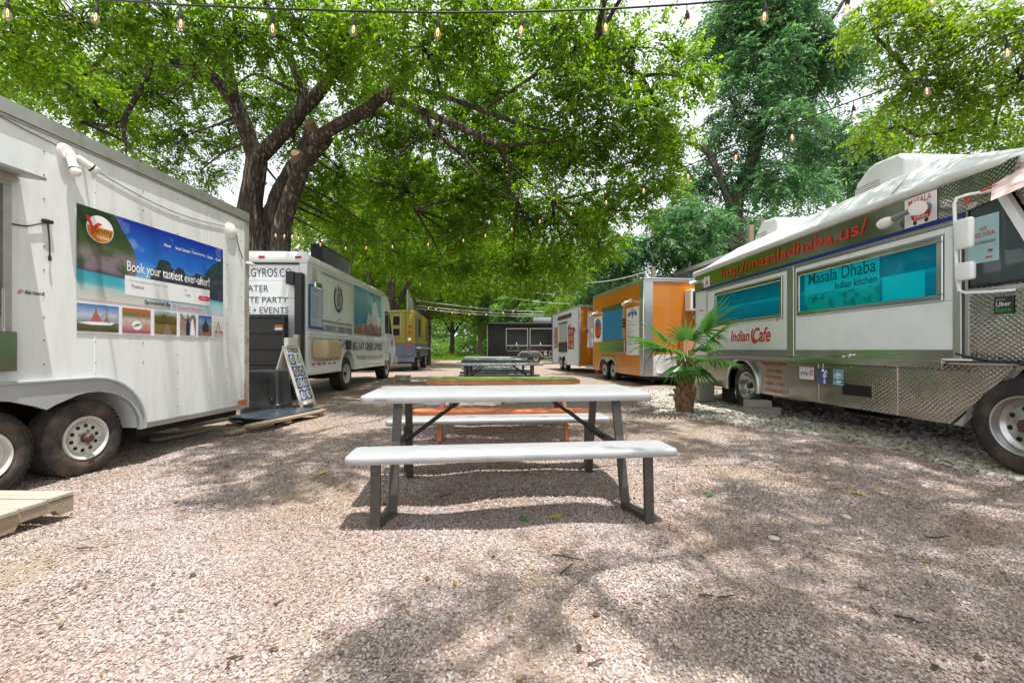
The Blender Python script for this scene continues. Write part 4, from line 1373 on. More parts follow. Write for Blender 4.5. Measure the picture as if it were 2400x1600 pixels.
S.disc(4.655, 2.188, .02, .02, 'txtdark', 'logo', 0.0163, st, 12)
# twin lamp heads at the front, small one at the rear
fl = MB().tube([(4.66, -0.01, 2.30), (4.66, -0.10, 2.31)], 0.045, 14).tube([(4.66, -0.09, 2.31), (4.5, -0.13, 2.27), (4.42, -0.14, 2.25)], [0.024, 0.026, 0.03], 10).build('floodlight', 'greyplastic', tk, 40)
MB().tube([(4.44, -0.14, 2.255), (4.40, -0.145, 2.245), (4.36, -0.15, 2.235), (4.32, -0.155, 2.225), (4.31, -0.155, 2.222)], [0.028, 0.05, 0.055, 0.045, 0.01], 14).build('bulb', 'lampwhite', fl, 60)
MB().tube([(4.66, -0.09, 2.305), (4.72, -0.16, 2.28), (4.75, -0.2, 2.26), (4.752, -0.203, 2.259)], [0.03, 0.058, 0.066, 0.01], 18).build('bulb', 'lampwhite', fl, 60)
MB().tube([(0.15, 0.0, 2.32), (0.15, -0.1, 2.31), (0.12, -0.14, 2.28), (0.10, -0.15, 2.27)], [0.03, 0.04, 0.06, 0.01], 12).build('floodlight', 'lampwhite', tk, 60)
MB().tube([(0.02, -0.01, 1.62), (0.02, -0.06, 1.62)], 0.025, 8).build('rear_hook', 'alu_dull', tk)
# cab
cabp = [(4.957, 0.62), (5.10, 0.62), (5.40, 0.84), (6.05, 0.84), (6.12, 1.42), (5.50, 2.40), (4.957, 2.46)]
MB().prism(cabp, 0.03, W2 - 0.03).build('cab', 'quilt2', tk)
door = MB().prism([(5.0, 0.86), (5.52, 0.86), (5.56, 1.44), (5.0, 1.44)], 0.0, 0.029).build('cab_door', 'quilt', tk)
MB().box(4.975, 4.999, -0.006, 0.029, 0.86, 2.3).each('door_trim', 'alu', door)
MB().box(5.0, 5.60, -0.008, 0.029, 1.442, 1.475).each('door_trim', 'alu', door)
wn_ = MB().prism([(5.005, 1.49), (5.54, 1.49), (5.23, 2.2), (5.005, 2.17)], 0.004, 0.028).build('cab_window', 'black', tk)
MB().prism([(5.02, 1.51), (5.505, 1.51), (5.215, 2.175), (5.02, 2.145)], -0.003, 0.003).build('pane', 'darkglass', wn_)
st = S.rect(5.0, 5.225, 1.69, 2.08, mat('pale_blue_paper', (0.4, 0.62, 0.66), .5), 'delivery_notice', 0.006, wn_)
S.text('WE', 5.085, 5.14, 1.955, 1.985, 'red', 0.005, 0.008, wn_)
S.text('DELIVER', 5.03, 5.20, 1.905, 1.94, 'red', 0.005, 0.008, wn_)
S.text('DOORDASH', 5.03, 5.20, 1.845, 1.87, 'brownhub', 0.005, 0.008, wn_)
S.rect(5.13, 5.18, 1.722, 1.734, 'red', 'notice_mark', 0.008, wn_)
S.poly([(5.14, 1.77), (5.18, 1.77), (5.185, 1.785), (5.17, 1.792), (5.14, 1.792), (5.15, 1.782), (5.165, 1.781)], 'red', 'notice_mark', 0.008, wn_)
MB().beam((5.235, -0.012, 2.26), (5.59, -0.012, 1.46), 0.06, 0.05, (0, 1, 0)).build('windscreen_pillar', 'white2', tk)
MB().add([(6.09, 0.12, 1.45), (6.09, W2 - 0.12, 1.45), (5.53, W2 - 0.2, 2.34), (5.53, 0.2, 2.34)], [(0, 1, 2, 3)]).xform(Matrix.Translation((0.03, 0, 0.012))).build('windscreen', 'darkglass', tk)
MB().bbox(6.05, 6.2, 0.02, W2 - 0.02, 0.45, 0.68, 0.02).build('bumper', 'steel', tk)
MB().box(5.45, 6.1, 0.08, W2 - 0.08, 0.5, 0.838).build('nose', 'white2', tk)
MB().prism([(5.0, 2.24), (5.30, 2.27), (5.36, 2.47), (5.0, 2.46)], -0.012, 0.029).build('cab_header', 'quilt2', tk)
MB().add([(5.22, -0.06, 2.29), (5.34, -0.22, 2.12), (5.75, -0.25, 2.17), (5.8, 0.3, 2.46), (5.45, 0.1, 2.47)], [(0, 1, 2, 3, 4)]).build('rolled_cloth', 'pinkcloth', tk)
MB().tube([(5.08, -0.13, 2.24), (5.16, -0.1, 2.255), (5.26, -0.07, 2.28)], [0.006, 0.01, 0.006], 6).tube([(5.1, -0.135, 2.24), (5.11, -0.14, 2.2), (5.1, -0.14, 2.175)], [0.01, 0.008, 0.012], 6).build('ribbon', 'red', tk)
st = S.rect(5.19, 5.325, 1.25, 1.39, 'txtdark', 'delivery_sticker', 0.006, tk)
S.text('ORDER WITH', 5.205, 5.265, 1.36, 1.37, 'txtwhite', 0.0, 0.008, st)
S.text('Uber', 5.205, 5.305, 1.312, 1.348, 'txtwhite', 0.004, 0.008, st)
S.text('Eats', 5.205, 5.305, 1.268, 1.302, 'green_print', 0.004, 0.008, st)
# mirrors on a tube bracket
br = MB().tube([(5.22, -0.03, 2.255), (5.12, -0.15, 2.25), (5.08, -0.2, 2.235), (5.07, -0.21, 2.19), (5.08, -0.21, 1.9), (5.09, -0.21, 1.55), (5.095, -0.2, 1.46), (5.12, -0.17, 1.435), (5.22, -0.08, 1.43), (5.34, -0.01, 1.43)], 0.013, 8).build('mirror_bracket', 'white2', tk, 60)
MB().bbox(5.095, 5.225, -0.25, -0.2, 1.79, 2.04, 0.022, 3).build('mirror', 'white2', br, 40)
MB().bbox(5.095, 5.235, -0.25, -0.2, 1.53, 1.68, 0.02, 3).build('mirror', 'white2', br, 40)
MB().box(5.2, 5.36, -0.01, 0.0, 1.427, 1.44).build('mirror_foot', 'alu_dull', br)
MB().tube([(4.95, -0.06, 0.93), (5.1, -0.1, 0.885), (5.4, -0.1, 0.86), (5.75, -0.06, 0.80), (5.95, -0.03, 0.76)], 0.008, 6).tube([(4.97, -0.06, 0.92), (5.2, -0.06, 0.87), (5.5, -0.05, 0.87), (5.8, -0.03, 0.93)], 0.007, 6).each('power_cord', 'cable', tk, 60)
MB().bbox(4.88, 5.12, -0.12, -0.01, 0.866, 0.885, 0.008).build('folded_cloth', 'lampwhite', tk)
# wheels
wheel(tk, rx, 0.375, 0.06, 0.378, 0.24, 0.225, rim='rim_steel', holes=8, hub='brownhub', deep=True)
wheel(tk, 5.40, 0.375, -0.02, 0.378, 0.24, 0.235, rim='rim_steel', holes=8, hub='brownhub', dish=0.05)
MB().box(0.75, 1.15, 0.15, 0.17, 0.02, 0.33).build('mud_flap', 'dark', tk)
MB().bbox(2.85, 3.5, 0.7, 1.6, 0.12, 0.3, 0.03).build('tank', 'dark', tk)

# ================================================================== WHITE STEP VAN WITH NAVY LETTERING
u = Vector((-0.03, 1.0)).normalized()
gv = thing('step_van', 'white step van with navy lettering and an island mural', 'food truck', (-3.94, 8.24, 0), frame_yaw(u))
S = side_face(gv)
RF = rear_face(gv)
W3, ZB, ZT = 2.2, 0.47, 2.79
rx, rr, fx = 2.2, 0.45, 5.95


def half_arch(cx, r, zc, zb, sq=1.0):
    return [(cx - r, zb)] + [(cx + r * math.cos(a), zc + r * sq * math.sin(a)) for a in np.linspace(math.pi, 0, 15)] + [(cx + r, zb)]


prof = [(0, ZB)] + half_arch(rx, rr, 0.5, ZB) + [(5.3, ZB)] + half_arch(fx, 0.42, 0.5, ZB) + [(6.85, 0.55), (6.95, 1.0), (6.75, 1.35), (6.55, 1.55), (6.05, 2.55), (5.85, 2.70), (5.4, 2.74), (0, 2.74)]
MB().prism(prof, 0.0, W3).build('body', 'white2', gv)
MB().box(1.6, 2.8, 0.35, W3 - 0.3, 0.3, 1.0).box(5.4, 6.5, 0.35, W3 - 0.3, 0.3, 0.98).box(0.1, 6.6, 0.4, W3 - 0.4, 0.35, ZB - 0.003).each('wheel_well', 'dark', gv)
MB().bbox(-0.02, 5.42, -0.03, 0.14, 2.66, 2.80, 0.03, 2).build('roof_rail', 'white2', gv, 40)
MB().bbox(-0.02, 5.4, 0.1, W3 + 0.02, 2.72, 2.82, 0.03, 2).build('roof', 'whiteroof', gv, 40)
MB().bbox(-0.03, 0.06, 0.0, W3, 2.63, 2.86, 0.03, 2).build('rear_header', 'white2', gv, 40)
MB().bbox(0.0, 5.4, -0.03, -0.001, 1.21, 1.25, 0.01).bbox(0.0, 5.4, -0.022, -0.001, 1.265, 1.30, 0.008).each('belt_moulding', 'white2', gv)
MB().bbox(0.0, 1.7, -0.025, -0.001, 0.5, 0.56, 0.01).bbox(2.7, 5.3, -0.025, -0.001, 0.56, 0.6, 0.01).each('rub_rail', 'white2', gv)
# awning hatch on the side
h = MB().bbox(0.62, 2.40, -0.022, -0.001, 1.59, 2.56, 0.006).build('serving_hatch', 'white2', gv)
MB().box(0.58, 2.44, -0.026, -0.0235, 2.545, 2.575).box(0.585, 0.60, -0.02, -0.001, 1.56, 2.54).box(2.415, 2.44, -0.02, -0.001, 1.56, 2.54).box(0.6, 2.41, -0.02, -0.001, 1.56, 1.58).build('hatch_frame', 'alu', h)
MB().lathe([(0.001, -.04), (.025, -.038), (.03, 0)], (1.45, -0.022, 1.66), 'y', 12).build('latch', 'chrome', h)
S.ring(1.5, 2.12, .27, .31, .07, 'navy', 'emblem', 0.0245, h, 36, 125, 425)
S.poly([(1.5 + .2 * math.cos(t), 2.12 + .25 * math.sin(t)) for t in np.linspace(0, 6.28, 24)], mat('emblem_tint', (0.55, 0.52, 0.48), .4), 'emblem', 0.0243, h)
S.poly([(1.43, 1.95), (1.52, 1.9), (1.62, 2.0), (1.6, 2.15), (1.64, 2.3), (1.58, 2.25), (1.56, 2.38), (1.5, 2.44), (1.47, 2.52), (1.45, 2.4), (1.47, 2.25), (1.42, 2.1)], 'txtgrey', 'emblem', 0.025, h)
S.disc(1.58, 2.2, .03, .05, 'txtdark', 'emblem', 0.0255, h)
# side vent, menu board, lettering
mb = MB()
for k in range(9):
    mb.bbox(0.14, 0.36, -0.02, -0.001, 2.36 + k * 0.026, 2.376 + k * 0.026, 0.004, 1)
mb.each('vent_slat', 'white2', gv)
MB().bbox(0.16, 0.46, -0.09, -0.001, 2.17, 2.31, 0.03, 2).build('scoop', 'steel', gv)
mbd = MB().box(-0.01, 0.57, -0.045, -0.025, 1.38, 2.24).build('menu_board', 'blue', gv)
S.rect(0.015, 0.545, 1.43, 2.19, mat('menu_pale', (0.5, 0.58, 0.68), .35), 'menu_sheet', 0.0465, mbd)
S.rects([(0.05, 0.05 + random.uniform(.25, .38), z, z + 0.009) for z in np.arange(1.47, 2.15, 0.028) if random.random() > .2] + [(0.47, 0.52, z, z + 0.009) for z in np.arange(1.47, 2.15, 0.056)], 'txtgrey', 'menu_lines', 0.048, mbd)
S.text('AUTHENTIC GREEK FOOD', 0.60, 2.44, 1.355, 1.49, 'navy', 0.015, 0.006, gv)
S.text('BIG FAT GREEK GYROS', 2.5, 5.2, 0.95, 1.16, 'navy', 0.015, 0.006, gv)
S.text('WWW.BIGFATGREEKGYROS.COM', 2.8, 5.2, 0.70, 0.81, 'txtgrey', 0.0, 0.006, gv)
S.text('WE CATER', 0.62, 1.66, 0.73, 0.89, 'navy', 0.015, 0.006, gv)
S.rects([(0.15 + k * 0.27, 0.15 + k * 0.27 + 0.15, 0.655, 0.69) for k in range(5)], 'red', 'reflector_tape', 0.006, gv)
MB().bbox(0.12, 0.88, -0.34, -0.001, 0.77, 1.17, 0.07, 3).build('generator_cover', 'beige', gv, 40)
for a in (1.0, 1.55):
    MB().tube([(a + 0.05, -0.03, 1.19), (a + 0.05, -0.03, 1.0), (a + 0.5, -0.03, 1.19)], 0.012, 6, False).build('shelf_bracket', 'black', gv)
MB().bbox(2.02, 2.3, -0.05, -0.001, 0.97, 1.19, 0.01).build('socket_box', 'black', gv)
# mural
mur_m = ramp_mat('island_mural', [(0, (0.2, 0.07, 0.04)), (.12, (0.25, 0.12, 0.09)), (.2, (0.02, 0.12, 0.3)), (.35, (0.03, 0.25, 0.4)), (.6, (0.08, 0.35, 0.4)), (.8, (0.2, 0.45, 0.6)), (1, (0.02, 0.28, 0.5))], 'Z', 1.37, 2.62, .25, .5, 2.2, (0.55, 0.65, 0.7), .52, .75)
mu = S.rect(2.6, 5.1, 1.37, 2.62, mur_m, 'mural', 0.006, gv)
S.poly([(3.5, 1.55), (5.1, 1.62), (5.1, 1.95), (4.8, 1.98), (4.72, 2.1), (4.6, 2.3), (4.45, 2.42), (4.3, 2.5), (4.25, 2.35), (4.15, 2.1), (4.1, 1.92), (3.95, 1.95), (3.85, 2.05), (3.7, 1.85)], ramp_mat('mural_church', [(0, (0.5, 0.5, 0.52)), (1, (0.7, 0.73, 0.75))], 'Z', 1.5, 2.5, .3, .6, 5, (0.3, 0.35, 0.4), .5, .7), 'mural_church', 0.0072, mu)
S.disc(4.35, 2.46, .11, .12, mat('mural_dome', (0.3, 0.16, 0.14), .4), 'mural_dome', 0.0078, mu)
S.poly([(2.6, 1.37), (5.1, 1.37), (5.1, 1.66), (4.7, 1.72), (4.3, 1.68), (4.0, 1.74), (3.7, 1.62), (3.4, 1.7), (3.1, 1.6), (2.85, 1.55)], ramp_mat('mural_rocks', [(0, (0.16, 0.05, 0.03)), (1, (0.3, 0.16, 0.12))], 'Z', 1.37, 1.7, .4, .7, 8, (0.5, 0.47, 0.45), .52, .6), 'mural_rocks', 0.0076, mu)
# front door, cab window, mirrors
dr = MB().bbox(5.42, 6.02, -0.012, -0.001, 0.62, 2.35, 0.005, 1).build('cab_door', 'white2', gv)
MB().bbox(5.5, 5.95, -0.018, -0.0125, 1.5, 2.22, 0.004, 1).build('window_seal', 'black', dr)
MB().bbox(5.54, 5.91, -0.022, -0.0185, 1.54, 2.18, 0.001, 1).build('pane', 'darkglass', dr)
MB().prism([(6.08, 1.5), (6.42, 1.5), (6.12, 2.15), (6.08, 2.2)], -0.015, -0.001).build('quarter_window', 'blackgloss', gv)
S.rects([(5.1 + .0, 5.1 + .01, 1.37, 1.38)], 'alu', 'mural_edge', 0.0065, gv)
for k in range(5):
    S.rects([(5.5, 5.56, 0.72 + k * .11, 0.78 + k * .11), (5.66, 5.84, 0.73 + k * .11, 0.75 + k * .11)], 'txtgrey', 'door_lines', 0.0135, dr)
br = MB().tube([(6.2, 0.0, 2.25), (6.25, -0.3, 2.28), (6.25, -0.34, 2.2), (6.25, -0.34, 1.42), (6.25, -0.3, 1.36), (6.3, 0.0, 1.36)], 0.018, 7).build('mirror_bracket', 'alu', gv, 60)
MB().bbox(6.2, 6.26, -0.31, -0.1, 1.8, 2.1, 0.02).build('mirror', 'black', br)
MB().bbox(6.2, 6.26, -0.31, -0.1, 1.45, 1.68, 0.02).build('mirror', 'black', br)
MB().bbox(6.35, 6.6, -0.012, -0.001, 1.1, 1.3, 0.005, 1).build('fender_grille', 'txtgrey', gv)
MB().bbox(6.7, 7.02, -0.06, W3 + 0.06, 0.5, 0.74, 0.03).build('front_bumper', 'alu_dull', gv)
wheel(gv, rx, 0.385, 0.04, 0.388, 0.3, 0.24, rim='rim', holes=6, hub='brownhub', dish=0.07)
wheel(gv, fx, 0.385, 0.04, 0.388, 0.3, 0.24, rim='rim', holes=6, hub='brownhub', dish=0.07)
# rear end: roll-up door, letters, lift gate
rdo = MB()
for k in range(6):
    z0 = 0.62 + k * 0.335
    MB().bbox(-0.02, -0.001, 0.16, W3 - 0.16, z0, z0 + 0.329, 0.004, 1).build('door_panel', 'white2', gv)
MB().bbox(-0.035, -0.001, 0.0, 0.15, 0.45, 2.62, 0.015).bbox(-0.035, -0.001, W3 - 0.15, W3, 0.45, 2.62, 0.015).each('rear_post', 'white2', gv)
MB().bbox(-0.05, -0.022, 0.16, W3 - 0.16, 2.6, 2.64, 0.006).build('door_header', 'black', gv)
for t, a0, a1, z0, z1 in (('BIGFATGREEKGYROS.CO', -2.06, -.30, 2.365, 2.53), ('WE CATER', -1.55, -.74, 2.075, 2.205), ('PRIVATE PARTY', -1.53, -.37, 1.865, 1.98), ('CORPORATE \u2022 EVENTS', -2.02, -.36, 1.665, 1.785)):
    RF.text(t, a0, a1, z0, z1, 'navy', 0.0, 0.024, gv)
for a in (-.17, -.86, -1.9):
    RF.slab(a - .06, a + .06, 2.72, 2.765, .031, .05, 'redlamp', 'marker_light', gv, .01)
MB().bbox(-0.2, -0.06, 0.03, 0.17, 0.3, 2.42, 0.012).bbox(-0.2, -0.06, W3 - 0.17, W3 - 0.03, 0.3, 2.42, 0.012).bbox(-0.22, -0.05, 0.17, 0.32, 2.2, 2.44, 0.01).each('lift_post', 'black', gv)
pl = MB().bbox(-0.20, -0.14, 0.3, W3 - 0.3, 0.42, 1.63, 0.008).build('lift_platform', 'black', gv)
for z in (0.5, 0.68, 0.97, 1.27, 1.56):
    MB().bbox(-0.235, -0.202, 0.3, W3 - 0.3, z, z + 0.05, 0.008).build('rib', 'black', pl)
for y in (0.32, 1.1, 1.4):
    MB().bbox(-0.25, -0.236, y, y + 0.05, 0.44, 1.6, 0.004).build('rib', 'black', pl)
RF.rect(-.50, -.36, 1.38, 1.43, 'amber', 'warning_label', 0.252, pl)
RF.rect(-.50, -.36, 1.33, 1.378, 'paper', 'warning_label', 0.252, pl)
MB().bbox(-0.3, -0.14, 0.05, 0.15, 0.7, 1.25, 0.02).build('lift_arm', 'rust', gv)
MB().bbox(-0.12, 0.1, 0.1, W3 - 0.1, 0.30, 0.46, 0.01).build('rear_sill', 'black', gv)
# roof box
rb = MB().box(2.0, 3.8, 0.55, 0.82, 2.822, 3.5).build('roof_fan_box', 'black', gv)
mb = MB()
for k in range(14):
    z = 2.86 + k * 0.043
    mb.box(2.02, 3.78, 0.535, 0.549, z, z + 0.02)
mb.build('louvres', 'txtgrey', rb)

# ================================================================== MUSTARD STEP VAN
u = Vector((-0.1, 1.0)).normalized()
yv = thing('step_van', 'mustard yellow step van with slate lower half', 'food truck', (-4.36, 19.2, 0), frame_yaw(u))
S = side_face(yv)
RF = rear_face(yv)
MB().bbox(0, 5.9, 0, 2.2, 1.25, 2.76, 0.05, 2).build('body', 'yellow', yv, 40)
MB().bbox(0.01, 5.89, 0.01, 2.19, 0.62, 1.249, 0.02).build('lower_body', 'slate', yv)
MB().box(0.1, 5.8, 0.15, 2.0, 0.35, 0.62).build('chassis', 'dark', yv)
MB().bbox(-0.12, 0.0, 0.02, 2.18, 0.42, 0.62, 0.02).build('rear_bumper', 'slate', yv)
MB().bbox(0.3, 5.7, -0.22, -0.001, 1.02, 1.1, 0.02).build('side_counter', 'alu', yv)
S.rect(1.2, 2.2, 1.55, 2.45, 'blackgloss', 'serving_window', 0.006, yv)
S.rect(4.6, 5.3, 1.5, 2.4, 'blackgloss', 'serving_window', 0.006, yv)
MB().box(0.15, 0.75, -0.03, -0.006, 1.35, 2.5).build('menu_board', 'slate', yv)
for z, m in ((2.02, 'redlamp'), (1.75, 'redlamp'), (1.45, 'lampwhite'), (1.12, 'redlamp')):
    RF.disc(-.25, z, .075, .075, m, 'tail_lamp', .008, yv, 14)
RF.rects([(-.42, -.4, 1.3, 2.6), (-2.0, -.1, 2.62, 2.64)], 'txtdark', 'door_gap', .007, yv)
for a, b in ((1.3, 0.38), (4.7, 0.38)):
    wheel(yv, a, b, 0.0, 0.39, 0.28, 0.22, holes=0, n=24)
MB().box(0.85, 1.8, -0.01, 0.2, 0.5, 0.9).build('wheel_arch', 'dark', yv)
pn = MB().beam((0.35, 0.4, 2.76), (0.55, 0.4, 3.75), 0.04, 0.04).beam((0.35, 0.4, 3.7), (0.35, 0.4, 2.7), 0.04, 0.04).beam((2.2, 0.4, 2.76), (1.9, 0.4, 3.25), 0.04, 0.04).build('sign_frame', 'alu_dull', yv)
MB().add([(0.35, 0.38, 2.85), (2.2, 0.38, 2.85), (2.2, 0.36, 3.35), (0.35, 0.36, 3.8)], [(0, 1, 2, 3)]).build('roof_sign', 'resin_grey', pn)

# ================================================================== BLACK TRAILER AT THE BACK
u = Vector((1.0, -0.05)).normalized()
bt = thing('food_trailer', 'black enclosed food trailer with two wide serving windows', 'food trailer', (-1.74, 30.0, 0), frame_yaw(u))
S = side_face(bt)
LB = 6.6
a1, a2 = 2.6, 3.42
arch = arch_path(a1, a2, 0.42, 0.45, 0.42)
MB().prism([(0, 0.45)] + arch + [(LB, 0.45), (LB, 2.72), (0, 2.72)], 0, 2.2).build('body', 'blackgloss', bt)
MB().box(a1 - .5, a2 + .5, .4, 2, .3, .9).build('wheel_well', 'dark', bt)
MB().bbox(-0.02, LB + .02, -0.35, 2.2, 2.723, 2.86, 0.04).build('awning_roll', 'black', bt)
MB().box(-0.01, 0.03, -0.01, 0.04, 0.45, 2.71).build('corner_trim', 'alu', bt)
for k, (x0, x1_) in enumerate(((1.32, 2.86), (2.98, 4.68))):
    fr = MB().box(x0, x1_, -0.03, -0.001, 2.42, 2.48).box(x0, x0 + .05, -0.03, -0.001, 1.30, 2.418).box(x1_ - .05, x1_, -0.03, -0.001, 1.30, 2.418).build('window', 'alu', bt)
    MB().box(x0 + .05, x1_ - .05, -0.012, -0.002, 1.30, 2.415).build('pane', 'blackgloss', fr)
    MB().box(x0, x1_, -0.3, -0.001, 1.24, 1.30).build('counter', 'alu', bt)
    sh = MB().tube([(x0 + .02, -.03, 1.23), (x0 + .02, -.03, 1.0), (x0 + .12, -.03, .9), (x1_ - .12, -.03, .9), (x1_ - .02, -.03, 1.0), (x1_ - .02, -.03, 1.23)], 0.02, 6).build('folded_shelf_rim', 'alu', bt)
    MB().lathe([(.001, 0), (.04, 0), (.045, .1), (.02, .14), (.001, .16)], (x0 + .75, -.15, 1.302), 'z', 10).build('dispenser', 'lampwhite', bt)
S.rect(1.6, 1.72, 1.02, 1.16, 'green_print', 'sticker', .006, bt)
S.rect(2.12, 2.24, 1.02, 1.22, 'green_print', 'sticker', .006, bt)
fender(bt, a1, a2, .47, .40, .47, .42, .62, -.04, -.002, 'alu')
for a in (a1, a2):
    wheel(bt, a, .33, .02, .33, .2, .19, holes=0, n=20)
S.rects([(2.7 + k * .16, 2.78 + k * .16, .93, .99) for k in range(5)], 'red', 'reflector_tape', .006, bt)
S.rects([(3.95, 4.2, .6, .64), (3.97, 4.18, .66, .72), (4.0, 4.16, .74, .8), (3.97, 4.18, .82, .86)], 'paper', 'lettering', .006, bt)
S.ring(4.45, .68, .12, .15, .03, 'paper', 'lettering', .006, bt, 20, 30, 300)
MB().box(-.01, LB, -.03, 0, .44, .5).build('bottom_rail', 'alu', bt)
S.rects([(.2 + k * .6, .4 + k * .6, .455, .49) for k in range(10)], 'redlamp', 'reflector_tape', .034, bt)
MB().bbox(3.2, 4.5, .5, 1.4, 2.862, 3.25, .05).build('roof_air_conditioner', 'resin_grey', bt, 40)
MB().bbox(1.4, 1.9, .5, 1.0, 2.862, 3.0, .05).build('roof_vent', 'teal', bt, 40)

# ================================================================== PALE LILAC TRAILER
u = Vector((0.132, -0.991)).normalized()
lt = thing('food_trailer', 'pale lilac food trailer with brown lettering and food posters', 'food trailer', (2.10, 22.36, 0), frame_yaw(u))
S = side_face(lt)
LL = 4.9
F = front_face(lt, LL)
a1, a2 = 1.85, 2.6
arch = arch_path(a1, a2, 0.38, .3, .34)
MB().prism([(0, .3)] + arch + [(LL, .3), (LL, 2.74), (0, 2.74)], 0, 2.1).build('body', 'lilac', lt)
MB().box(a1 - .45, a2 + .45, .4, 2, .25, .85).build('wheel_well', 'dark', lt)
MB().bbox(-.01, LL + .03, -.02, 2.12, 2.742, 2.80, .02).build('roof_trim', 'alu', lt)
MB().bbox(LL - .12, LL + .02, -.015, .1, .28, 2.74, .03).build('corner_trim', 'alu_dull', lt, 40)
fender(lt, a1, a2, .43, .36, .32, .34, .58, -.04, -.002, 'lilac')
for a in (a1, a2):
    wheel(lt, a, .31, .02, .31, .2, .18, holes=0, n=22)
MB().box(0.0, .12, -.012, -.001, .32, 2.7).build('edge_light_strip', 'blue', lt)
S.rect(.5, 1.3, 1.05, 2.1, 'brownprint', 'food_poster', .006, lt)
S.rect(1.6, 3.05, 1.36, 2.2, 'resin', 'serving_hatch', .006, lt)
MB().bbox(1.55, 3.1, -.04, -.001, 2.2, 2.26, .01).build('hatch_lip', 'black', lt)
MB().box(1.6, 3.05, -.05, -.02, .86, 1.33).build('chalk_board', 'black', lt)
ps = S.rect(3.2, 4.15, 1.0, 1.95, 'redlamp', 'food_poster', .006, lt)
for i in range(2):
    for j in range(3):
        S.rect(3.25 + i * .46, 3.62 + i * .46, 1.06 + j * .3, 1.26 + j * .3, 'brownprint', 'picture', .008, ps)
bl = MB()
for k in range(26):
    t = k / 25
    bl.tube([(1.4 + 2.3 * t, -.02, 2.42 + .04 * math.sin(k * 1.9)), (1.45 + 2.3 * t, -.02, 2.56 + .03 * math.sin(k * 2.3))], .03, 5)
tag(bl.build('sign_lettering', 'brownhub', lt), kind='stuff')
for k in range(12):
    S.disc(3.35 + .06 * (k % 6) + .03 * (k // 6), 2.0 + .05 * math.sin(k * 2) + .1 * (k % 2), .05, .05, ['redlamp', 'amber', 'blue', 'txtwhite'][k % 4], 'paper_flower', .03 + .002 * k, lt, 8)
F.rect(.1, 2.1, .3, 2.72, 'orange', 'orange_end', .004, lt)
F.rect(.35, 1.9, 1.05, 2.55, 'paper', 'white_poster', .008, lt)
F.disc(1.0, 1.7, .1, .15, 'brownprint', 'picture', .010, lt)
MB().beam((LL + .0, .3, .28), (LL + 1.0, 1.0, .28), .08, .1).beam((LL, 1.8, .28), (LL + 1.0, 1.1, .28), .08, .1).build('tow_bar', 'alu_dull', lt)
MB().prism([(LL + .45, 0), (LL + .7, 0), (LL + .62, .26), (LL + .53, .26)], .55, .8).build('jack_stand', 'red', lt)

# ================================================================== ORANGE TRAILER
u = Vector((0.139, -0.990)).normalized()
ot = thing('food_trailer', 'orange food trailer with blue shutter and silver corner, beside the palm', 'food trailer', (2.94, 15.41, 0), frame_yaw(u))
S = side_face(ot)
LO = 4.1
F = front_face(ot, LO)
a1, a2 = 1.12, 1.87
ZB, ZT = .26, 2.84
arch = arch_path(a1, a2, .37, ZB, .33)
MB().prism([(0, ZB)] + arch + [(LO, ZB), (LO, ZT), (0, ZT)], 0, 2.15).build('body', 'orange', ot)
MB().box(a1 - .42, a2 + .42, .45, 2, .22, .8).build('wheel_well', 'dark', ot)
MB().box(.1, LO - .1, .15, 2, .15, ZB - .003).build('chassis', 'dark', ot)
MB().bbox(-.01, LO + .03, -.018, 2.17, ZT + .002, ZT + .05, .015).bbox(-.005, LO + .02, -.012, .0, ZT - .05, ZT, .004).bbox(LO, LO + .02, -.01, 2.16, ZT - .05, ZT, .004).each('roof_trim', 'alu', ot)
MB().tube([(LO + .008, -.008, ZB), (LO + .008, -.008, ZT - .05)], .03, 12).build('corner_column', 'chrome', ot, 60)
MB().box(LO - .24, LO + .013, -.012, -.001, ZB, ZT - .055).box(LO + .001, LO + .012, .0, .25, ZB, ZT - .055).each('corner_trim', 'alu', ot)
MB().box(LO + .001, LO + .014, .252, 2.14, ZB, ZB + .58).build('stone_guard', 'dplate', ot)
MB().box(-.01, .06, -.012, -.001, ZB, ZT - .06).build('rear_trim', 'alu_dull', ot)
fender(ot, a1, a2, .415, .335, .28, .33, .55, -.05, -.002, 'alu')
for a in (a1, a2):
    wheel(ot, a, .3, .01, .305, .2, .18, holes=8, n=30)
sg = MB().box(.1, .98, -.02, -.001, 1.24, 2.12).build('round_logo_sign', 'paper', ot)
S.disc(.54, 1.72, .33, .33, 'winblue', 'logo', .0215, sg)
S.disc(.54, 1.65, .26, .27, 'red', 'logo', .0225, sg)
S.ring(.54, 1.6, .32, .24, .06, 'redlamp', 'logo', .0235, sg, 20, 200, 340)
S.poly([(.42, 1.55), (.62, 1.5), (.66, 1.68), (.58, 1.8), (.6, 1.88), (.5, 1.84), (.44, 1.72)], 'amber', 'logo', .0238, sg)
S.disc(.53, 1.83, .07, .06, 'txtdark', 'logo', .0245, sg)
sh = MB().bbox(1.04, 2.7, -.03, -.001, 1.29, 2.22, .005).build('blue_shutter', 'winblue', ot)
MB().box(1.0, 2.74, -.04, -.001, 2.223, 2.36).build('shutter_head', 'steel', sh)
MB().box(1.0, 1.037, -.028, -.001, 1.28, 2.22).box(2.703, 2.74, -.028, -.001, 1.28, 2.22).each('shutter_jamb', 'alu', sh)
S.disc(1.95, 1.36, .03, .02, 'txtdark', 'keyhole', .032, sh, 10)
MB().bbox(.8, 2.92, -.06, -.001, .87, 1.24, .008).build('folded_shelf', 'steel', ot)
for z in (1.62, 1.72, 1.82):
    MB().bbox(2.76, 2.88, -.06, -.001, z, z + .06, .01).build('hinge', 'black', ot)
mn = MB().box(3.0, 3.83, -.02, -.001, .82, 2.16).build('menu_sign', 'paper', ot)
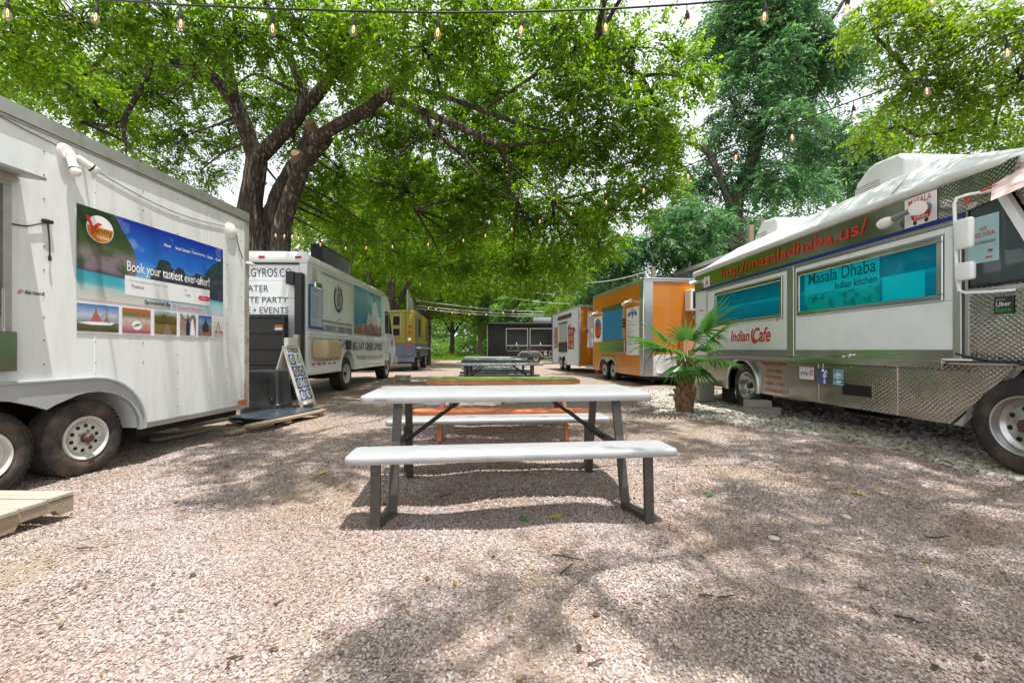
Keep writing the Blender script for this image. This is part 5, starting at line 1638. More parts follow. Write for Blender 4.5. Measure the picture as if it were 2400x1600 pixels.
S.ring(3.41, 1.83, .36, .28, .13, 'winblue', 'menu_title', .0215, mn, 20, 25, 155)
S.text('MENU', 3.2, 3.62, 2.03, 2.09, 'txtwhite', .02, .023, mn)
S.poly([(3.36, 2.0), (3.48, 2.0), (3.42, 1.82)], 'redlamp', 'menu_title', .0225, mn)
S.rects([(3.05, 3.05 + random.uniform(.2, .6), z, z + .012) for z in np.arange(.88, 1.82, .035) if random.random() > .25], 'txtgrey', 'menu_lines', .022, mn)
for a, z in ((.42, 2.27), (3.25, 2.36)):
    flood_lamp(ot, (a, -.002, z), ((.5, -.8, -.3), (-.5, -.8, -.5)), s=1.3)
ac = MB().bbox(LO + .015, LO + .3, 1.15, 1.95, 2.0, 2.56, .015).build('wall_air_conditioner', 'lampwhite', ot)
F.rects([(1.22 + .11 * k, 1.30 + .11 * k, 2.05, 2.5) for k in range(3)], 'dark', 'ac_louvres', .304, ac)
F.rects([(1.6, 1.9, 2.06 + .05 * k, 2.08 + .05 * k) for k in range(9)], 'txtgrey', 'ac_louvres', .304, ac)
MB().tube([(LO + .2, 1.75, 2.0), (LO + .1, 1.75, 1.7), (LO + .05, 1.75, 1.3)], .015, 6).tube([(LO + .2, 1.3, 2.0), (LO + .02, 1.3, 1.85)], .015, 6).each('ac_bracket', 'alu_dull', ac)
eb = MB().bbox(LO + .015, LO + .22, 1.0, 1.62, .86, 1.52, .01).build('electric_box', mat('peach_paint', (.62, .27, .16), .4, var=.1), ot)
F.slab(1.35, 1.6, .87, 1.51, .221, .23, 'lampwhite', 'box_cover', eb)
F.rect(1.08, 1.2, 1.33, 1.45, 'dark', 'meter', .224, eb)
MB().beam((LO + .0, .4, .3), (LO + 1.0, 1.05, .3), .08, .1).beam((LO, 1.75, .3), (LO + 1.0, 1.1, .3), .08, .1).build('tow_bar', 'alu_dull', ot)

# ================================================================== PICNIC TABLES
def resin_table(label, loc, rz, m='resin', group='folding resin picnic tables'):
    t = thing('picnic_table', label, 'picnic table', loc, rz, group)
    L, Wd, H, Lb, Hb = 1.80, 0.70, 0.69, 1.79, 0.415

    def slab(x0, x1, y0, y1, z0, z1, b, r, name):
        """moulded slab with rounded corners in plan, rounded top edge and hollow underside"""
        def ring(inset, z):
            pts = []
            for cx, cy, a0 in ((x1 - r, y1 - r, 0), (x0 + r, y1 - r, 90), (x0 + r, y0 + r, 180), (x1 - r, y0 + r, 270)):
                for k in range(6):
                    a = R(a0 + 18 * k)
                    pts.append((cx + (r - inset) * math.cos(a), cy + (r - inset) * math.sin(a), z))
            return pts
        rings = [ring(0.03, z0 + 0.02), ring(0.012, z0 + 0.004), ring(0.006, z0), ring(0.0, z0 + 0.006), ring(0.0, z1 - b), ring(b * .3, z1 - b * .3), ring(b, z1)]
        n = len(rings[0])
        mb = MB()
        mb.add([p for rg in rings for p in rg], [(i * n + k, i * n + (k + 1) % n, (i + 1) * n + (k + 1) % n, (i + 1) * n + k) for i in range(len(rings) - 1) for k in range(n)] + [tuple(range((len(rings) - 1) * n, len(rings) * n)), tuple(range(n - 1, -1, -1))])
        return mb.build(name, m, t, 50)
    tp = slab(-L / 2, L / 2, -Wd / 2, Wd / 2, H - 0.047, H, 0.012, 0.05, 'tabletop')
    MB().bbox(-L / 2 + .09, -L / 2 + .165, -Wd / 2 - .003, -Wd / 2 + .002, H - .03, H - .016, .001, 1).build('name_plate', 'greyplastic', tp)
    for s in (-1, 1):
        slab(-Lb / 2, Lb / 2, s * .56 - .13, s * .56 + .13, Hb - 0.042, Hb, 0.012, 0.04, 'bench_seat')
    for e in (-1, 1):
        x = e * .70
        for s in (-1, 1):
            w, d = .05, .028
            fx_ = x + e * .05
            lf = MB()
            lf.beam((fx_, s * .62, -.03), (fx_, s * .60, Hb - .04), w, d, (0, 1, 0))
            lf.build('bench_leg', 'legmetal', t)
            MB().beam((x, s * .40, -.03), (x - e * .01, s * .24, H - .045), w, d, (0, 1, 0)).build('table_leg', 'legmetal', t)
            MB().beam((fx_, s * .622, .012), (x, s * .395, .012), w * .9, .03).build('foot_rail', 'legmetal', t)
        MB().beam((x, -.33, .345), (x, .33, .345), .03, .045).build('cross_bar', 'legmetal', t)
        MB().beam((x, -.345, .372), (x, -.60, .372), .03, .03).beam((x, .345, .372), (x, .60, .372), .03, .03).each('bench_bracket', 'legmetal', t)
        b = MB().tube([(x - e * .02, 0, .35), (x - e * .20, 0, .48)], .013, 8).tube([(x - e * .20, 0, .48), (x - e * .42, 0, H - .05)], .011, 8).build('brace', 'cable', t, 60)
        MB().beam((x - e * .16, 0, .452), (x - e * .27, 0, .535), .03, .026).build('brace_lock', 'cable', b)
    return t


t0 = resin_table('white resin picnic table on bronze legs, nearest and shown whole', (-0.04, 2.937, 0), 0.108)
dup(t0, (-0.27, 8.95, 0), R(1), 'white resin picnic table right behind the green and orange one')


def recolour(root, m):
    for c in root.children:
        if c.name.startswith(('tabletop', 'bench_seat')):
            c.data = c.data.copy()
            c.data.materials.clear()
            c.data.materials.append(MAT[m])


t2 = dup(t0, (-0.40, 11.2, 0), R(0), 'dark blue resin picnic table behind the second white one')
recolour(t2, 'resin_dark')
t3 = dup(t0, (-0.60, 13.4, 0), R(-1), 'grey resin picnic table mostly hidden behind the dark blue one')
recolour(t3, 'resin_grey')
dup(t0, (-0.95, 16.8, 0), R(1), 'farthest white resin picnic table, in front of the black trailer')

# wooden table, green top on orange frame
wt = thing('picnic_table', 'wooden picnic table with green top, orange edges and orange benches', 'picnic table', (-0.10, 5.0, 0), 0.02)
H, Hb = 0.625, 0.345
for k in range(5):
    y0 = -.36 + k * .146
    cut = .1 if k in (0, 4) else 0.0
    x0, x1 = -.86, .86
    if k == 0:
        poly = [(x0 + .13, y0), (x1 - .13, y0), (x1 - .02, y0 + .1), (x1, y0 + .14), (x0, y0 + .14), (x0 + .02, y0 + .1)]
    elif k == 4:
        poly = [(x0, y0), (x1, y0), (x1 - .02, y0 + .04), (x1 - .13, y0 + .14), (x0 + .13, y0 + .14), (x0 + .02, y0 + .04)]
    else:
        poly = [(x0, y0), (x1, y0), (x1, y0 + .14), (x0, y0 + .14)]
    M = Matrix(((1, 0, 0, 0), (0, 0, 1, 0), (0, 1, 0, 0), (0, 0, 0, 1)))
    MB().prism(poly, H - .004, H).xform(M).build('paint_layer', 'greenwood', MB().prism(poly, H - .042, H - .005).xform(M).build('top_plank', 'orangewood', wt))
for s in (-1, 1):
    for j in range(2):
        y0 = s * .62 - .13 + j * .135
        e0 = .14 if (s < 0) == (j == 0) else .03
        if (s < 0) == (j == 0):
            if j == 0:
                poly = [(-.80, y0), (.80, y0), (.90, y0 + .06), (.93, y0 + .128), (-.93, y0 + .128), (-.90, y0 + .06)]
            else:
                poly = [(-.93, y0), (.93, y0), (.90, y0 + .07), (.80, y0 + .128), (-.80, y0 + .128), (-.90, y0 + .07)]
        else:
            poly = [(-.93, y0), (.93, y0), (.92, y0 + .128), (-.92, y0 + .128)]
        MB().prism(poly, Hb - .038, Hb).xform(M).build('bench_plank', 'orangewood', wt)
for x in (-.66, .0, .66):
    MB().beam((x, -.34, H - .068), (x, .34, H - .068), .06, .05).build('top_batten', 'orangewood', wt)
for x in (-.66, .66):
    MB().beam((x + .04, -.72, Hb - .08), (x + .04, .72, Hb - .08), .035, .08).build('bench_bearer', 'orangewood', wt)
    for s in (-1, 1):
        MB().beam((x, s * .58, .0), (x, s * .2, H - .045), .038, .09, (0, 1, 0)).build('leg', 'orangewood', wt)
MB().beam((0, -.70, Hb - .06), (0, -.52, Hb - .06), .06, .04).beam((0, .52, Hb - .06), (0, .70, Hb - .06), .06, .04).each('bench_block', 'orangewood', wt)

# ================================================================== SANDWICH BOARD
rz = frame_yaw(Vector((-0.09, 1.0)))
sb = thing('sandwich_board', 'white folding sandwich board with blue dish pictures, beside the black tub', 'sandwich board', (-3.39, 6.9, 0), rz)
lean = math.atan2(.30, 1.03)
HB = 1.07
cl, sl = math.cos(lean), math.sin(lean)
FP = Face(sb, lambda a, b, o: (a, b * sl - o * cl, b * cl + o * sl))
FP.fn
pan = MB()


def lean_box(a0, a1, b0, b1, o0, o1, m, name, parent, back=False):
    mb = MB()
    f = (lambda a, b, o: (a, .60 - b * sl + o * cl, b * cl + o * sl)) if back else FP.fn
    pts = [f(a, b, o) for o in (o0, o1) for a, b in ((a0, b0), (a1, b0), (a1, b1), (a0, b1))]
    mb.add(pts, [(0, 3, 2, 1), (4, 5, 6, 7), (0, 1, 5, 4), (1, 2, 6, 5), (2, 3, 7, 6), (3, 0, 4, 7)])
    return mb.build(name, m, parent)


fp = lean_box(0.0, .62, .06, HB, -.022, .0, 'lampwhite', 'front_panel', sb)
lean_box(0.0, .06, .0, .06, -.022, .0, 'lampwhite', 'foot', sb)
lean_box(.56, .62, .0, .06, -.022, .0, 'lampwhite', 'foot', sb)
lean_box(0.0, .62, .06, HB - .01, -.022, .0, 'lampwhite', 'back_panel', sb, True)
lean_box(0.0, .06, .0, .06, -.022, .0, 'lampwhite', 'foot', sb, True)
lean_box(.56, .62, .0, .06, -.022, .0, 'lampwhite', 'foot', sb, True)
MB().bbox(.12, .5, .27, .34, 1.03, 1.16, .01).build('handle', 'lampwhite', sb)
dish = ramp_mat('dish_print', [(0, (.5, .4, .3)), (1, (.6, .55, .45))], 'Z', 0, 1, .4, .9, 26, (.25, .08, .04), .48, .58)
for i, b in enumerate((.13, .335, .54, .745)):
    for j in range(2):
        if i == 3 and j == 1:
            continue
        a = .07 + j * .245
        FP.rect(a, a + .225, b, b + .18, 'blue', 'dish_picture', .002, fp)
        FP.disc(a + .1125, b + .09, .085, .07, 'paper', 'plate', .003, fp)
        FP.disc(a + .1125, b + .09, .06, .05, dish, 'dish', .004, fp)
FP.text('GYROS', .1, .52, .955, 1.03, 'txtdark', .03, .003, fp)
for k in range(6):
    a = R(200 + 28 * k)
    FP.disc(.43 + .07 * math.cos(a), .85 + .07 * math.sin(a), .014, .014, 'navy', 'ornament', .003, fp, 8)
FP.rect(.415, .445, .83, .92, 'navy', 'ornament', .0032, fp)

# ================================================================== BLACK UPTURNED TUB
tb = thing('plastic_tub', 'black plastic tub standing upside down next to the sandwich board', 'tub', (-3.68, 6.42, 0), R(4))
bm = MB()
levels = [(0.0, .30, .24), (.015, .312, .25), (.16, .302, .242), (.17, .292, .234), (.50, .262, .208), (.61, .252, .2), (.645, .24, .19), (.66, .21, .165)]
n = 40
vs = []
for z, a, b in levels:
    for k in range(n):
        t = 2 * math.pi * k / n
        e = .38
        vs.append((a * math.copysign(abs(math.cos(t)) ** e, math.cos(t)), b * math.copysign(abs(math.sin(t)) ** e, math.sin(t)), z))
fs = [(i * n + k, i * n + (k + 1) % n, (i + 1) * n + (k + 1) % n, (i + 1) * n + k) for i in range(len(levels) - 1) for k in range(n)]
fs.append(tuple(range((len(levels) - 1) * n, len(levels) * n)))
bm.add(vs, fs).build('body', 'binblack', tb, 40)
MB().tube([(.10, -.214, .60), (.12, -.226, .4), (.15, -.237, .26), (.19, -.24, .22), (.225, -.236, .27), (.215, -.227, .42), (.2, -.215, .58)], .008, 6).build('moulded_rib', 'binblack', tb, 60)

# ================================================================== PALLET, PLANKS, MAT, HOSE
pal = thing('wooden_pallet', 'weathered timber pallet boards lying before the black tub', 'pallet', (-3.2, 5.35, 0), R(78))
rows = [(-.55, .62, .42, .07), (-.72, .30, .62, .0), (-.05, .95, -.18, .05), (-.5, .05, -.05, .0), (-.1, .62, .2, .0)]
for x0, x1, y, z in ((-.62, .25, .44, .06), (-1.0, -.2, .34, .0), (-.35, 1.05, -.20, .045), (-.55, .1, -.12, .0), (.2, 1.0, .42, .045)):
    w = .1
    MB().bbox(x0, x1, y - w / 2, y + w / 2, z + .004, z + .042, .006, 1).build('plank', 'wood', pal)
for x in (.28, .95):
    MB().bbox(x - .045, x + .045, -.24, .46, .004, .043, .006, 1).build('cross_plank', 'wood', pal)
mt = MB().prism([(-.02, .092), (.98, .092), (.98, .104), (-.02, .104)], -.18, .50).build('rubber_mat', 'mat')
mt.location = (-3.2, 5.35, 0)
mt.rotation_euler = (0, 0, R(78))
tag(mt, 'glossy black sheet lying on the pallet boards before the tub', 'mat')
MB_ = MB()
pts = []
for k in range(60):
    a = k * .32
    r = .24 + .025 * math.sin(k * .9)
    pts.append((-3.45 + r * 1.1 * math.cos(a), 5.62 + r * .7 * math.sin(a), .02 + .0012 * k))
hs = MB_.tube(pts, .012, 7).build('garden_hose', 'teal', None, 60)
tag(hs, 'coiled dark teal hose under the rear corner of the white trailer', 'hose')


def brick(name, x, y, z, rz, sx, sy, sz, label):
    o = MB().bbox(-sx / 2, sx / 2, -sy / 2, sy / 2, 0, sz, .008, 2).build(name, 'concrete')
    o.location = (x, y, z)
    o.rotation_euler = (0, 0, rz)
    tag(o, label, 'block')


brick('concrete_block', 3.70, 6.32, 0.005, R(-6), .46, .19, .115, 'concrete slab, lower of the two stacked by the rear wheel')
brick('concrete_block', 3.63, 6.31, .121, R(-3), .32, .19, .10, 'concrete slab, upper of the two stacked by the rear wheel')
brick('concrete_block', 3.62, 8.1, 0.005, R(-85), .3, .3, .34, 'square concrete block under the rear of the silver truck')
brick('concrete_block', -3.42, 13.4, 0.002, R(4), .46, .3, .17, 'grey-green block on the gravel by the white step van front wheel')

# ================================================================== PALM
pm_ = thing('fan_palm', 'small fan palm with shaggy brown trunk and long green fronds', 'palm', (2.59, 6.4, 0))
mb = MB()
mb.tube([(0, 0, -.02), (.0, 0, .2), (.01, 0, .5), (.03, 0, .8)], [.14, .125, .115, .11], 16)
tr_ = mb.build('trunk', 'brownhub', pm_, 60)
tr_.scale = (.84, .84, 1.0)
boot = MB()
boot.add([(-.05, .01, -.02), (.05, .01, -.02), (.042, -.03, .06), (.026, -.06, .14), (-.026, -.06, .14), (-.042, -.03, .06), (.02, -.03, .145), (-.02, -.03, .145), (-.045, .03, .04), (.045, .03, .04)],
         [(0, 1, 2, 5), (5, 2, 3, 4), (4, 3, 6, 7), (1, 9, 6, 3, 2), (8, 0, 5, 4, 7), (9, 8, 7, 6)])
bme = boot.build('leaf_base', 'palmtrunk', tr_)
bme.location = (0, -.14, .05)
for k in range(70):
    o = bme.copy()
    col.objects.link(o)
    a = k * 2.4
    z = -.02 + .84 * k / 70 + random.uniform(-.02, .02)
    r = .13 - .03 * (z / .8)
    o.location = (.03 * z + r * math.cos(a), r * math.sin(a), z)
    s = random.uniform(.75, 1.1)
    o.scale = (s, s * random.uniform(.7, 1.5), s)
    o.rotation_euler = (random.uniform(-.28, .12), random.uniform(-.25, .25), a + math.pi / 2)
    o.parent = tr_
# fronds: petiole > blades (each blade its own piece)


def blade_mesh(L, w, bend):
    vs, fs = [], []
    n = 7
    for i in range(n + 1):
        t = i / n
        ww = w * t / .36 + .002 if t < .36 else w * (1 - (t - .36) / .64) ** .75 + .001
        z = -bend * L * max(0, t - .4) ** 2 * 1.6
        vs += [(-ww, L * t, z + ww * .55), (0, L * t, z), (ww, L * t, z + ww * .55)]
    for i in range(n):
        for j in range(2):
            a = i * 3 + j
            fs.append((a, a + 1, a + 4, a + 3))
    me = bpy.data.meshes.new('blade')
    me.from_pydata(vs, [], fs)
    me.materials.append(MAT['palm'])
    return me


bl_m = [blade_mesh(.50, .022, b) for b in (.1, .3, .7)]
crown = Vector((.04, 0, .84))
fr_spec = [(6, 54, .42, 1.35), (-30, 36, .36, 1.05), (-176, 16, .42, 1.3), (-150, 8, .36, 1.1), (-112, -4, .32, 1.0), (-66, -10, .34, 1.05), (-18, -12, .36, 1.0),
           (-140, -40, .26, .85), (-80, -48, .24, .85), (-15, -46, .26, .85), (70, 40, .36, 1.05), (140, 36, .36, 1.0), (40, 10, .36, .95)]
for az, el, pl_, sc_ in fr_spec:
    d = Vector((math.cos(R(az)) * math.cos(R(el)), math.sin(R(az)) * math.cos(R(el)), math.sin(R(el))))
    e0 = crown + d * .05
    e1 = crown + d * pl_ + Vector((0, 0, .05))
    pt = MB().tube([e0, crown + d * pl_ * .55 + Vector((0, 0, .045)), e1], [.013, .009, .007], 6).build('frond', 'palm', pm_, 60)
    sd = d.cross(Vector((0, 0, 1))).normalized()
    up = sd.cross(d).normalized()
    nb = 19
    for k in range(nb):
        f = (k / (nb - 1) - .5) * 2
        ang = f * R(100)
        bd = (d * math.cos(ang) + sd * math.sin(ang) - Vector((0, 0, .04 + .2 * abs(f) ** 2)) * .8 + up * .12 * (1 - abs(f))).normalized()
        bs = bd.cross(up).normalized()
        bu = bs.cross(bd).normalized()
        ln = sc_ * (1.0 - .38 * abs(f) ** 2) * random.uniform(.9, 1.06)
        o = bpy.data.objects.new('blade', bl_m[min(2, int(abs(f) * 1.6 + random.random() * 1.4))])
        col.objects.link(o)
        o.parent = pt
        M3 = Matrix((bs, bd, bu)).transposed().to_4x4()
        o.matrix_local = Matrix.Translation(e1) @ M3 @ Matrix.Diagonal((ln, ln, ln, 1))

# ================================================================== SIDING BUILDING, POSTS, POLE
bd_ = thing('siding_building', 'pale blue metal-sided building behind the silver truck', 'building', (6.0, 20.0, 0), frame_yaw(Vector((.13, -1.0))))
MB().box(0, 13.5, .03, 8, 0, 3.85).build('wall', 'siding', bd_)
for k in range(45):
    MB().box(k * .3, k * .3 + .05, 0.0, .03, .05, 3.8).build('siding_rib', 'siding', bd_)
MB().box(-.1, 13.6, -.12, 8.1, 3.852, 3.98).build('roof_edge', 'lampwhite', bd_)
MB().box(-.06, -.001, -.03, .12, 0, 3.85).build('corner_trim', 'lampwhite', bd_)
MB().box(4.2, 4.35, -.02, .0, 3.5, 4.2).build('down_pipe', 'siding', bd_)
for px, py, Y, hh, lab in ((1531, 625, 12.6, 0, 'wooden post rising behind the orange trailer roof'), (1759, 528, 9.4, 0, 'shorter bare wooden post behind the silver truck roof'), (1786, 514, 9.2, 0, 'taller bare wooden post beside the rear roof unit')):
    p = at(px, py, Y)
    if Y < 12:
        p = at(px, py, 10.2)
    o = MB().box(-.05, .05, -.05, .05, 0, p.z).build('wooden_post', 'wood')
    o.location = (p.x, p.y, 0)
    tag(o, lab, 'post')
up_ = thing('utility_pole', 'dark wooden utility pole beyond the lilac trailer', 'utility pole', (7.45, 40, .1))
MB().tube([(0, 0, -.2), (0, 0, 9.5)], [.17, .12], 10).build('pole', 'bark', up_)
MB().box(-1, 1, -.06, .06, 8.6, 8.75).build('cross_arm', 'bark', up_)
MB().tube([(.75, 0, -.2), (.75, 0, 8)], [.14, .1], 10).build('second_pole', 'bark', up_)

for i, (z0, z1, lab) in enumerate(((2.95, 2.98, 'white overhead cable, lowest of the three from the mustard van'), (3.08, 3.12, 'white overhead cable, middle of the three from the mustard van'), (3.32, 3.30, 'white overhead cable, topmost of the three from the mustard van'))):
    p0 = Vector((-4.55, 20.4, z0))
    p1 = Vector((2.2, 28.9, z1 + .25))
    pts = [p0.lerp(p1, t) - Vector((0, 0, .12 * math.sin(math.pi * t))) for t in np.linspace(0, 1, 14)]
    tag(MB().tube(pts, .011, 5).build('overhead_cable', 'cablewhite'), lab, 'cable')
for (a, b, lab) in ((at(1180, 695, 30), at(1335, 712, 33), 'upper white wire in the trees over the black trailer'), (at(1170, 672, 34), at(1300, 690, 36), 'faint white wire high among the far trees'), (at(1365, 663, 16), at(1531, 632, 12.6), 'thin white wire running to the post behind the orange trailer')):
    pts = [a.lerp(b, t) - Vector((0, 0, .1 * math.sin(math.pi * t))) for t in np.linspace(0, 1, 10)]
    tag(MB().tube(pts, .012, 5).build('overhead_cable', 'cablewhite'), lab, 'cable')

# prayer flags between the lilac and orange trailers
pf = thing('flag_string', 'string of small coloured flags across the lilac trailer end', 'flags', (0, 0, 0))
A, B = Vector((2.55, 18.4, 1.95)), Vector((3.25, 15.6, 1.78))
MB().tube([A.lerp(B, t) - Vector((0, 0, .06 * math.sin(3.14 * t))) for t in np.linspace(0, 1, 9)], .004, 4).build('cord', 'cablewhite', pf)
for k, m in enumerate(('redlamp', 'green_print', 'amber', 'bluestripe', 'paper', 'pink')):
    p = A.lerp(B, .1 + .16 * k) - Vector((0, 0, .06 * math.sin(3.14 * (.1 + .16 * k))))
    d = (B - A).normalized() * .09
    MB().add([p - d, p + d, p + d - Vector((0, .01, .17)), p - d - Vector((0, .01, .17))], [(0, 1, 2, 3)]).build('flag', m, pf)

# ================================================================== STRING LIGHTS
_bulb = {}


def bulb_meshes():
    so = MB().lathe([(.001, 0), (.008, -.001), (.009, -.02), (.017, -.026), (.018, -.06), (.0155, -.068), (.001, -.068)], (0, 0, 0), 'z', 12)
    so.build('socket', 'cable', None, 40)
    gl = MB().lathe([(.012, -.066), (.014, -.078), (.024, -.1), (.03, -.122), (.028, -.14), (.017, -.156), (.007, -.163), (.001, -.164)], (0, 0, 0), 'z', 14)
    gl.build('glass', 'bulbglass', None, 60)
    fi = MB()
    for s in (-1, 1):
        fi.tube([(s * .004, 0, -.075), (s * .009, 0, -.098), (s * .006, 0, -.128), (0, 0, -.134)], .0016, 4)
    fi.tube([(0, 0, -.07), (0, 0, -.1)], .0035, 5)
    fi.build('filament', 'filament', None)
    out = []
    for nm in ('socket', 'glass', 'filament'):
        o = bpy.data.objects[nm]
        out.append(o.data)
        bpy.data.objects.remove(o)
    return out


BM_ = bulb_meshes()


def string_light(label, pts, bulbs, r=.007, scale=1.0, drop=.05):
    s = thing('string_light', label, 'string lights', (0, 0, 0), 0, 'festoon lights over the yard')
    MB().tube(pts, r, 6).build('cable', 'cable', s, 60)
    for p in bulbs:
        p = Vector(p)
        k = MB().tube([p + Vector((0, 0, .004)), p - Vector((0, 0, drop))], .0035, 5).build('bulb_drop', 'cable', s)
        tlt = Matrix.Rotation(random.uniform(-.12, .12), 4, 'Y') @ Matrix.Rotation(random.uniform(-.1, .1), 4, 'X')
        for nm, me in zip(('socket', 'bulb_glass', 'filament'), BM_):
            o = bpy.data.objects.new(nm, me)
            col.objects.link(o)
            o.parent = k
            o.matrix_local = Matrix.Translation(p - Vector((0, 0, drop * .9))) @ tlt @ Matrix.Scale(scale * .88, 4)
    return s


Y0 = 3.05
wire = [(-300, -40), (17, -14), (228, -2), (425, 12), (640, 21), (832, 27), (1028, 30), (1224, 28), (1417, 22), (1610, 10), (1794, -6), (1988, -24), (2180, -44), (2500, -90)]
string_light('near black festoon cable with clear bulbs across the top of the view', [at(x, y, Y0) for x, y in wire], [at(x, y, Y0) for x, y in wire[1:-1]])
# second strand: from the right foreground to the big tree trunk
bl2 = [(2560, 20), (2360, 82), (2170, 178), (2000, 236), (1855, 292), (1725, 342), (1613, 388), (1509, 424), (1421, 454), (1338, 482), (1266, 502)]
pts = []
for i, (x, y) in enumerate(bl2):
    Y = np.interp(x, [1266, 1421, 1613, 1855, 2360, 2560], [7.9, 6.55, 5.4, 4.45, 3.3, 3.0])
    pts.append(at(x, y, Y))
more = [(1200, 521, 8.2), (1137, 536, 8.5), (1085, 548, 8.7), (1003, 558, 8.9), (919, 563, 9.0), (860, 566, 9.0), (810, 566, 8.95), (752, 558, 8.8), (700, 545, 8.6)]
pts += [at(*m) for m in more]
string_light('festoon cable running from the right foreground back to the big tree trunk', pts, pts[1:-1], r=.006)
b3 = [at(x, y, Y) for x, y, Y in ((700, 545, 8.5), (686, 541, 8.25), (668, 540, 8.2), (645, 538, 8.2))]
string_light('short turn of lit festoon bulbs wrapped round the big trunk', b3, b3, drop=.02)
far = [(930, 640, 15), (985, 655, 15.5), (1025, 655, 16), (1069, 660, 16.5), (1110, 666, 17), (1151, 668, 17), (1191, 672, 17), (1231, 674, 17), (1268, 675, 17), (1310, 672, 16.5), (1350, 668, 16)]
string_light('far festoon cable with tiny lit bulbs above the back tables', [at(*p) for p in far], [at(*p) for p in far[1:-1]], scale=1.4)
far = [(975, 705, 20), (1004, 712, 20.5), (1022, 715, 21), (1060, 724, 22), (1100, 728, 22), (1140, 728, 22), (1179, 724, 22), (1203, 720, 22), (1230, 716, 21)]
string_light('lowest far festoon cable with tiny lit bulbs near the mustard van', [at(*p) for p in far], [at(*p) for p in far[1:-1]], scale=1.6)

# ================================================================== TREES
def unit(a):
    return a / np.maximum(1e-9, np.linalg.norm(a, axis=1, keepdims=True))


def sprig_leaves(base, dirs, L, nl, ll, lw, droop=0.25, spread=0.9):
    """leaf quads along sprigs; base, dirs: (n,3)"""
    n = len(base)
    t = np.linspace(0.12, 1.0, nl)[None, :, None]
    d = unit(dirs)
    Ls = (L * rng.uniform(0.7, 1.25, (n, 1)))[:, None, :]
    p = base[:, None, :] + d[:, None, :] * t * Ls
    p[..., 2] -= (droop * t[..., 0] ** 2) * Ls[..., 0]
    tang = np.repeat(d[:, None, :], nl, 1).copy()
    tang[..., 2] -= 2 * droop * t[..., 0]
    tang = tang / np.linalg.norm(tang, axis=-1, keepdims=True)
    up = np.zeros((n, 1, 3))
    up[..., 2] = 1
    up = up + rng.normal(0, .35, (n, 1, 3))
    side = np.cross(tang, np.broadcast_to(up, tang.shape))
    side = side / np.maximum(1e-6, np.linalg.norm(side, axis=-1, keepdims=True))
    sgn = np.where(np.arange(nl) % 2 == 0, 1.0, -1.0)[None, :, None]
    ld = tang * .55 + side * sgn * spread + rng.normal(0, .3, p.shape)
    ld[..., 2] -= .22
    ld = ld / np.linalg.norm(ld, axis=-1, keepdims=True)
    nrm = np.cross(ld, tang)
    nrm = nrm * sgn + rng.normal(0, .45, p.shape)
    nrm = nrm - ld * (nrm * ld).sum(-1, keepdims=True)
    nrm = nrm / np.maximum(1e-6, np.linalg.norm(nrm, axis=-1, keepdims=True))
    s = np.cross(ld, nrm)
    k = rng.uniform(.65, 1.25, p.shape[:2] + (1,))
    l_, w_ = ll * k, lw * k
    a = p
    b = p + ld * l_ * .42 + s * w_ * .5 + nrm * w_ * .13
    c = p + ld * l_ - nrm * l_ * .08
    e = p + ld * l_ * .42 - s * w_ * .5 + nrm * w_ * .13
    v = np.stack([a, b, c, e], 2).reshape(-1, 3)
    return v


def crown_points(blobs, dens):
    """sprig bases through clumps: blobs = (center, (rx, ry, rz))"""
    P_, D_, C_ = [], [], []
    for bi, (c, r, *f) in enumerate(blobs):
        r = np.array(r)
        n = max(6, int(dens * (f[0] if f else 1) * (r[0] * r[1] * r[2]) ** .72))
        q = rng.normal(0, 1, (n, 3))
        q = unit(q) * (rng.uniform(.15, 1, (n, 1)) ** .45)
        # break each clump up into smaller tufts
        nt = max(3, n // 13)
        tuft = unit(rng.normal(0, 1, (nt, 3))) * (rng.uniform(.3, 1, (nt, 1)) ** .5)
        own = tuft[rng.integers(0, nt, n)]
        q = own + (q - own) * .38
        P_.append(np.array(c) + q * r)
        d = q * np.array([1, 1, .55]) + rng.normal(0, .45, (n, 3))
        d[:, 2] += .05
        D_.append(unit(d))
        C_.append(np.full(n, bi))
    return np.concatenate(P_), np.concatenate(D_), np.concatenate(C_)


def limb(mb, pts, rad, n=10, sub=4, wob=0.03):
    """smooth limb through points (Catmull-Rom), tapered"""
    pts = [Vector(p) for p in pts]
    out, rr_ = [], []
    m = len(pts)
    for i in range(m - 1):
        p0, p1, p2, p3 = pts[max(i - 1, 0)], pts[i], pts[i + 1], pts[min(i + 2, m - 1)]
        for k in range(sub):
            t = k / sub
            q = .5 * ((2 * p1) + (p2 - p0) * t + (2 * p0 - 5 * p1 + 4 * p2 - p3) * t * t + (3 * p1 - p0 - 3 * p2 + p3) * t ** 3)
            out.append(q)
            rr_.append(rad[i] + (rad[i + 1] - rad[i]) * t)
    out.append(pts[-1])
    rr_.append(rad[-1])
    jit = [1 + random.uniform(-wob, wob) * 2 for _ in out]
    mb.tube(out, [r * j for r, j in zip(rr_, jit)], n)
    return out


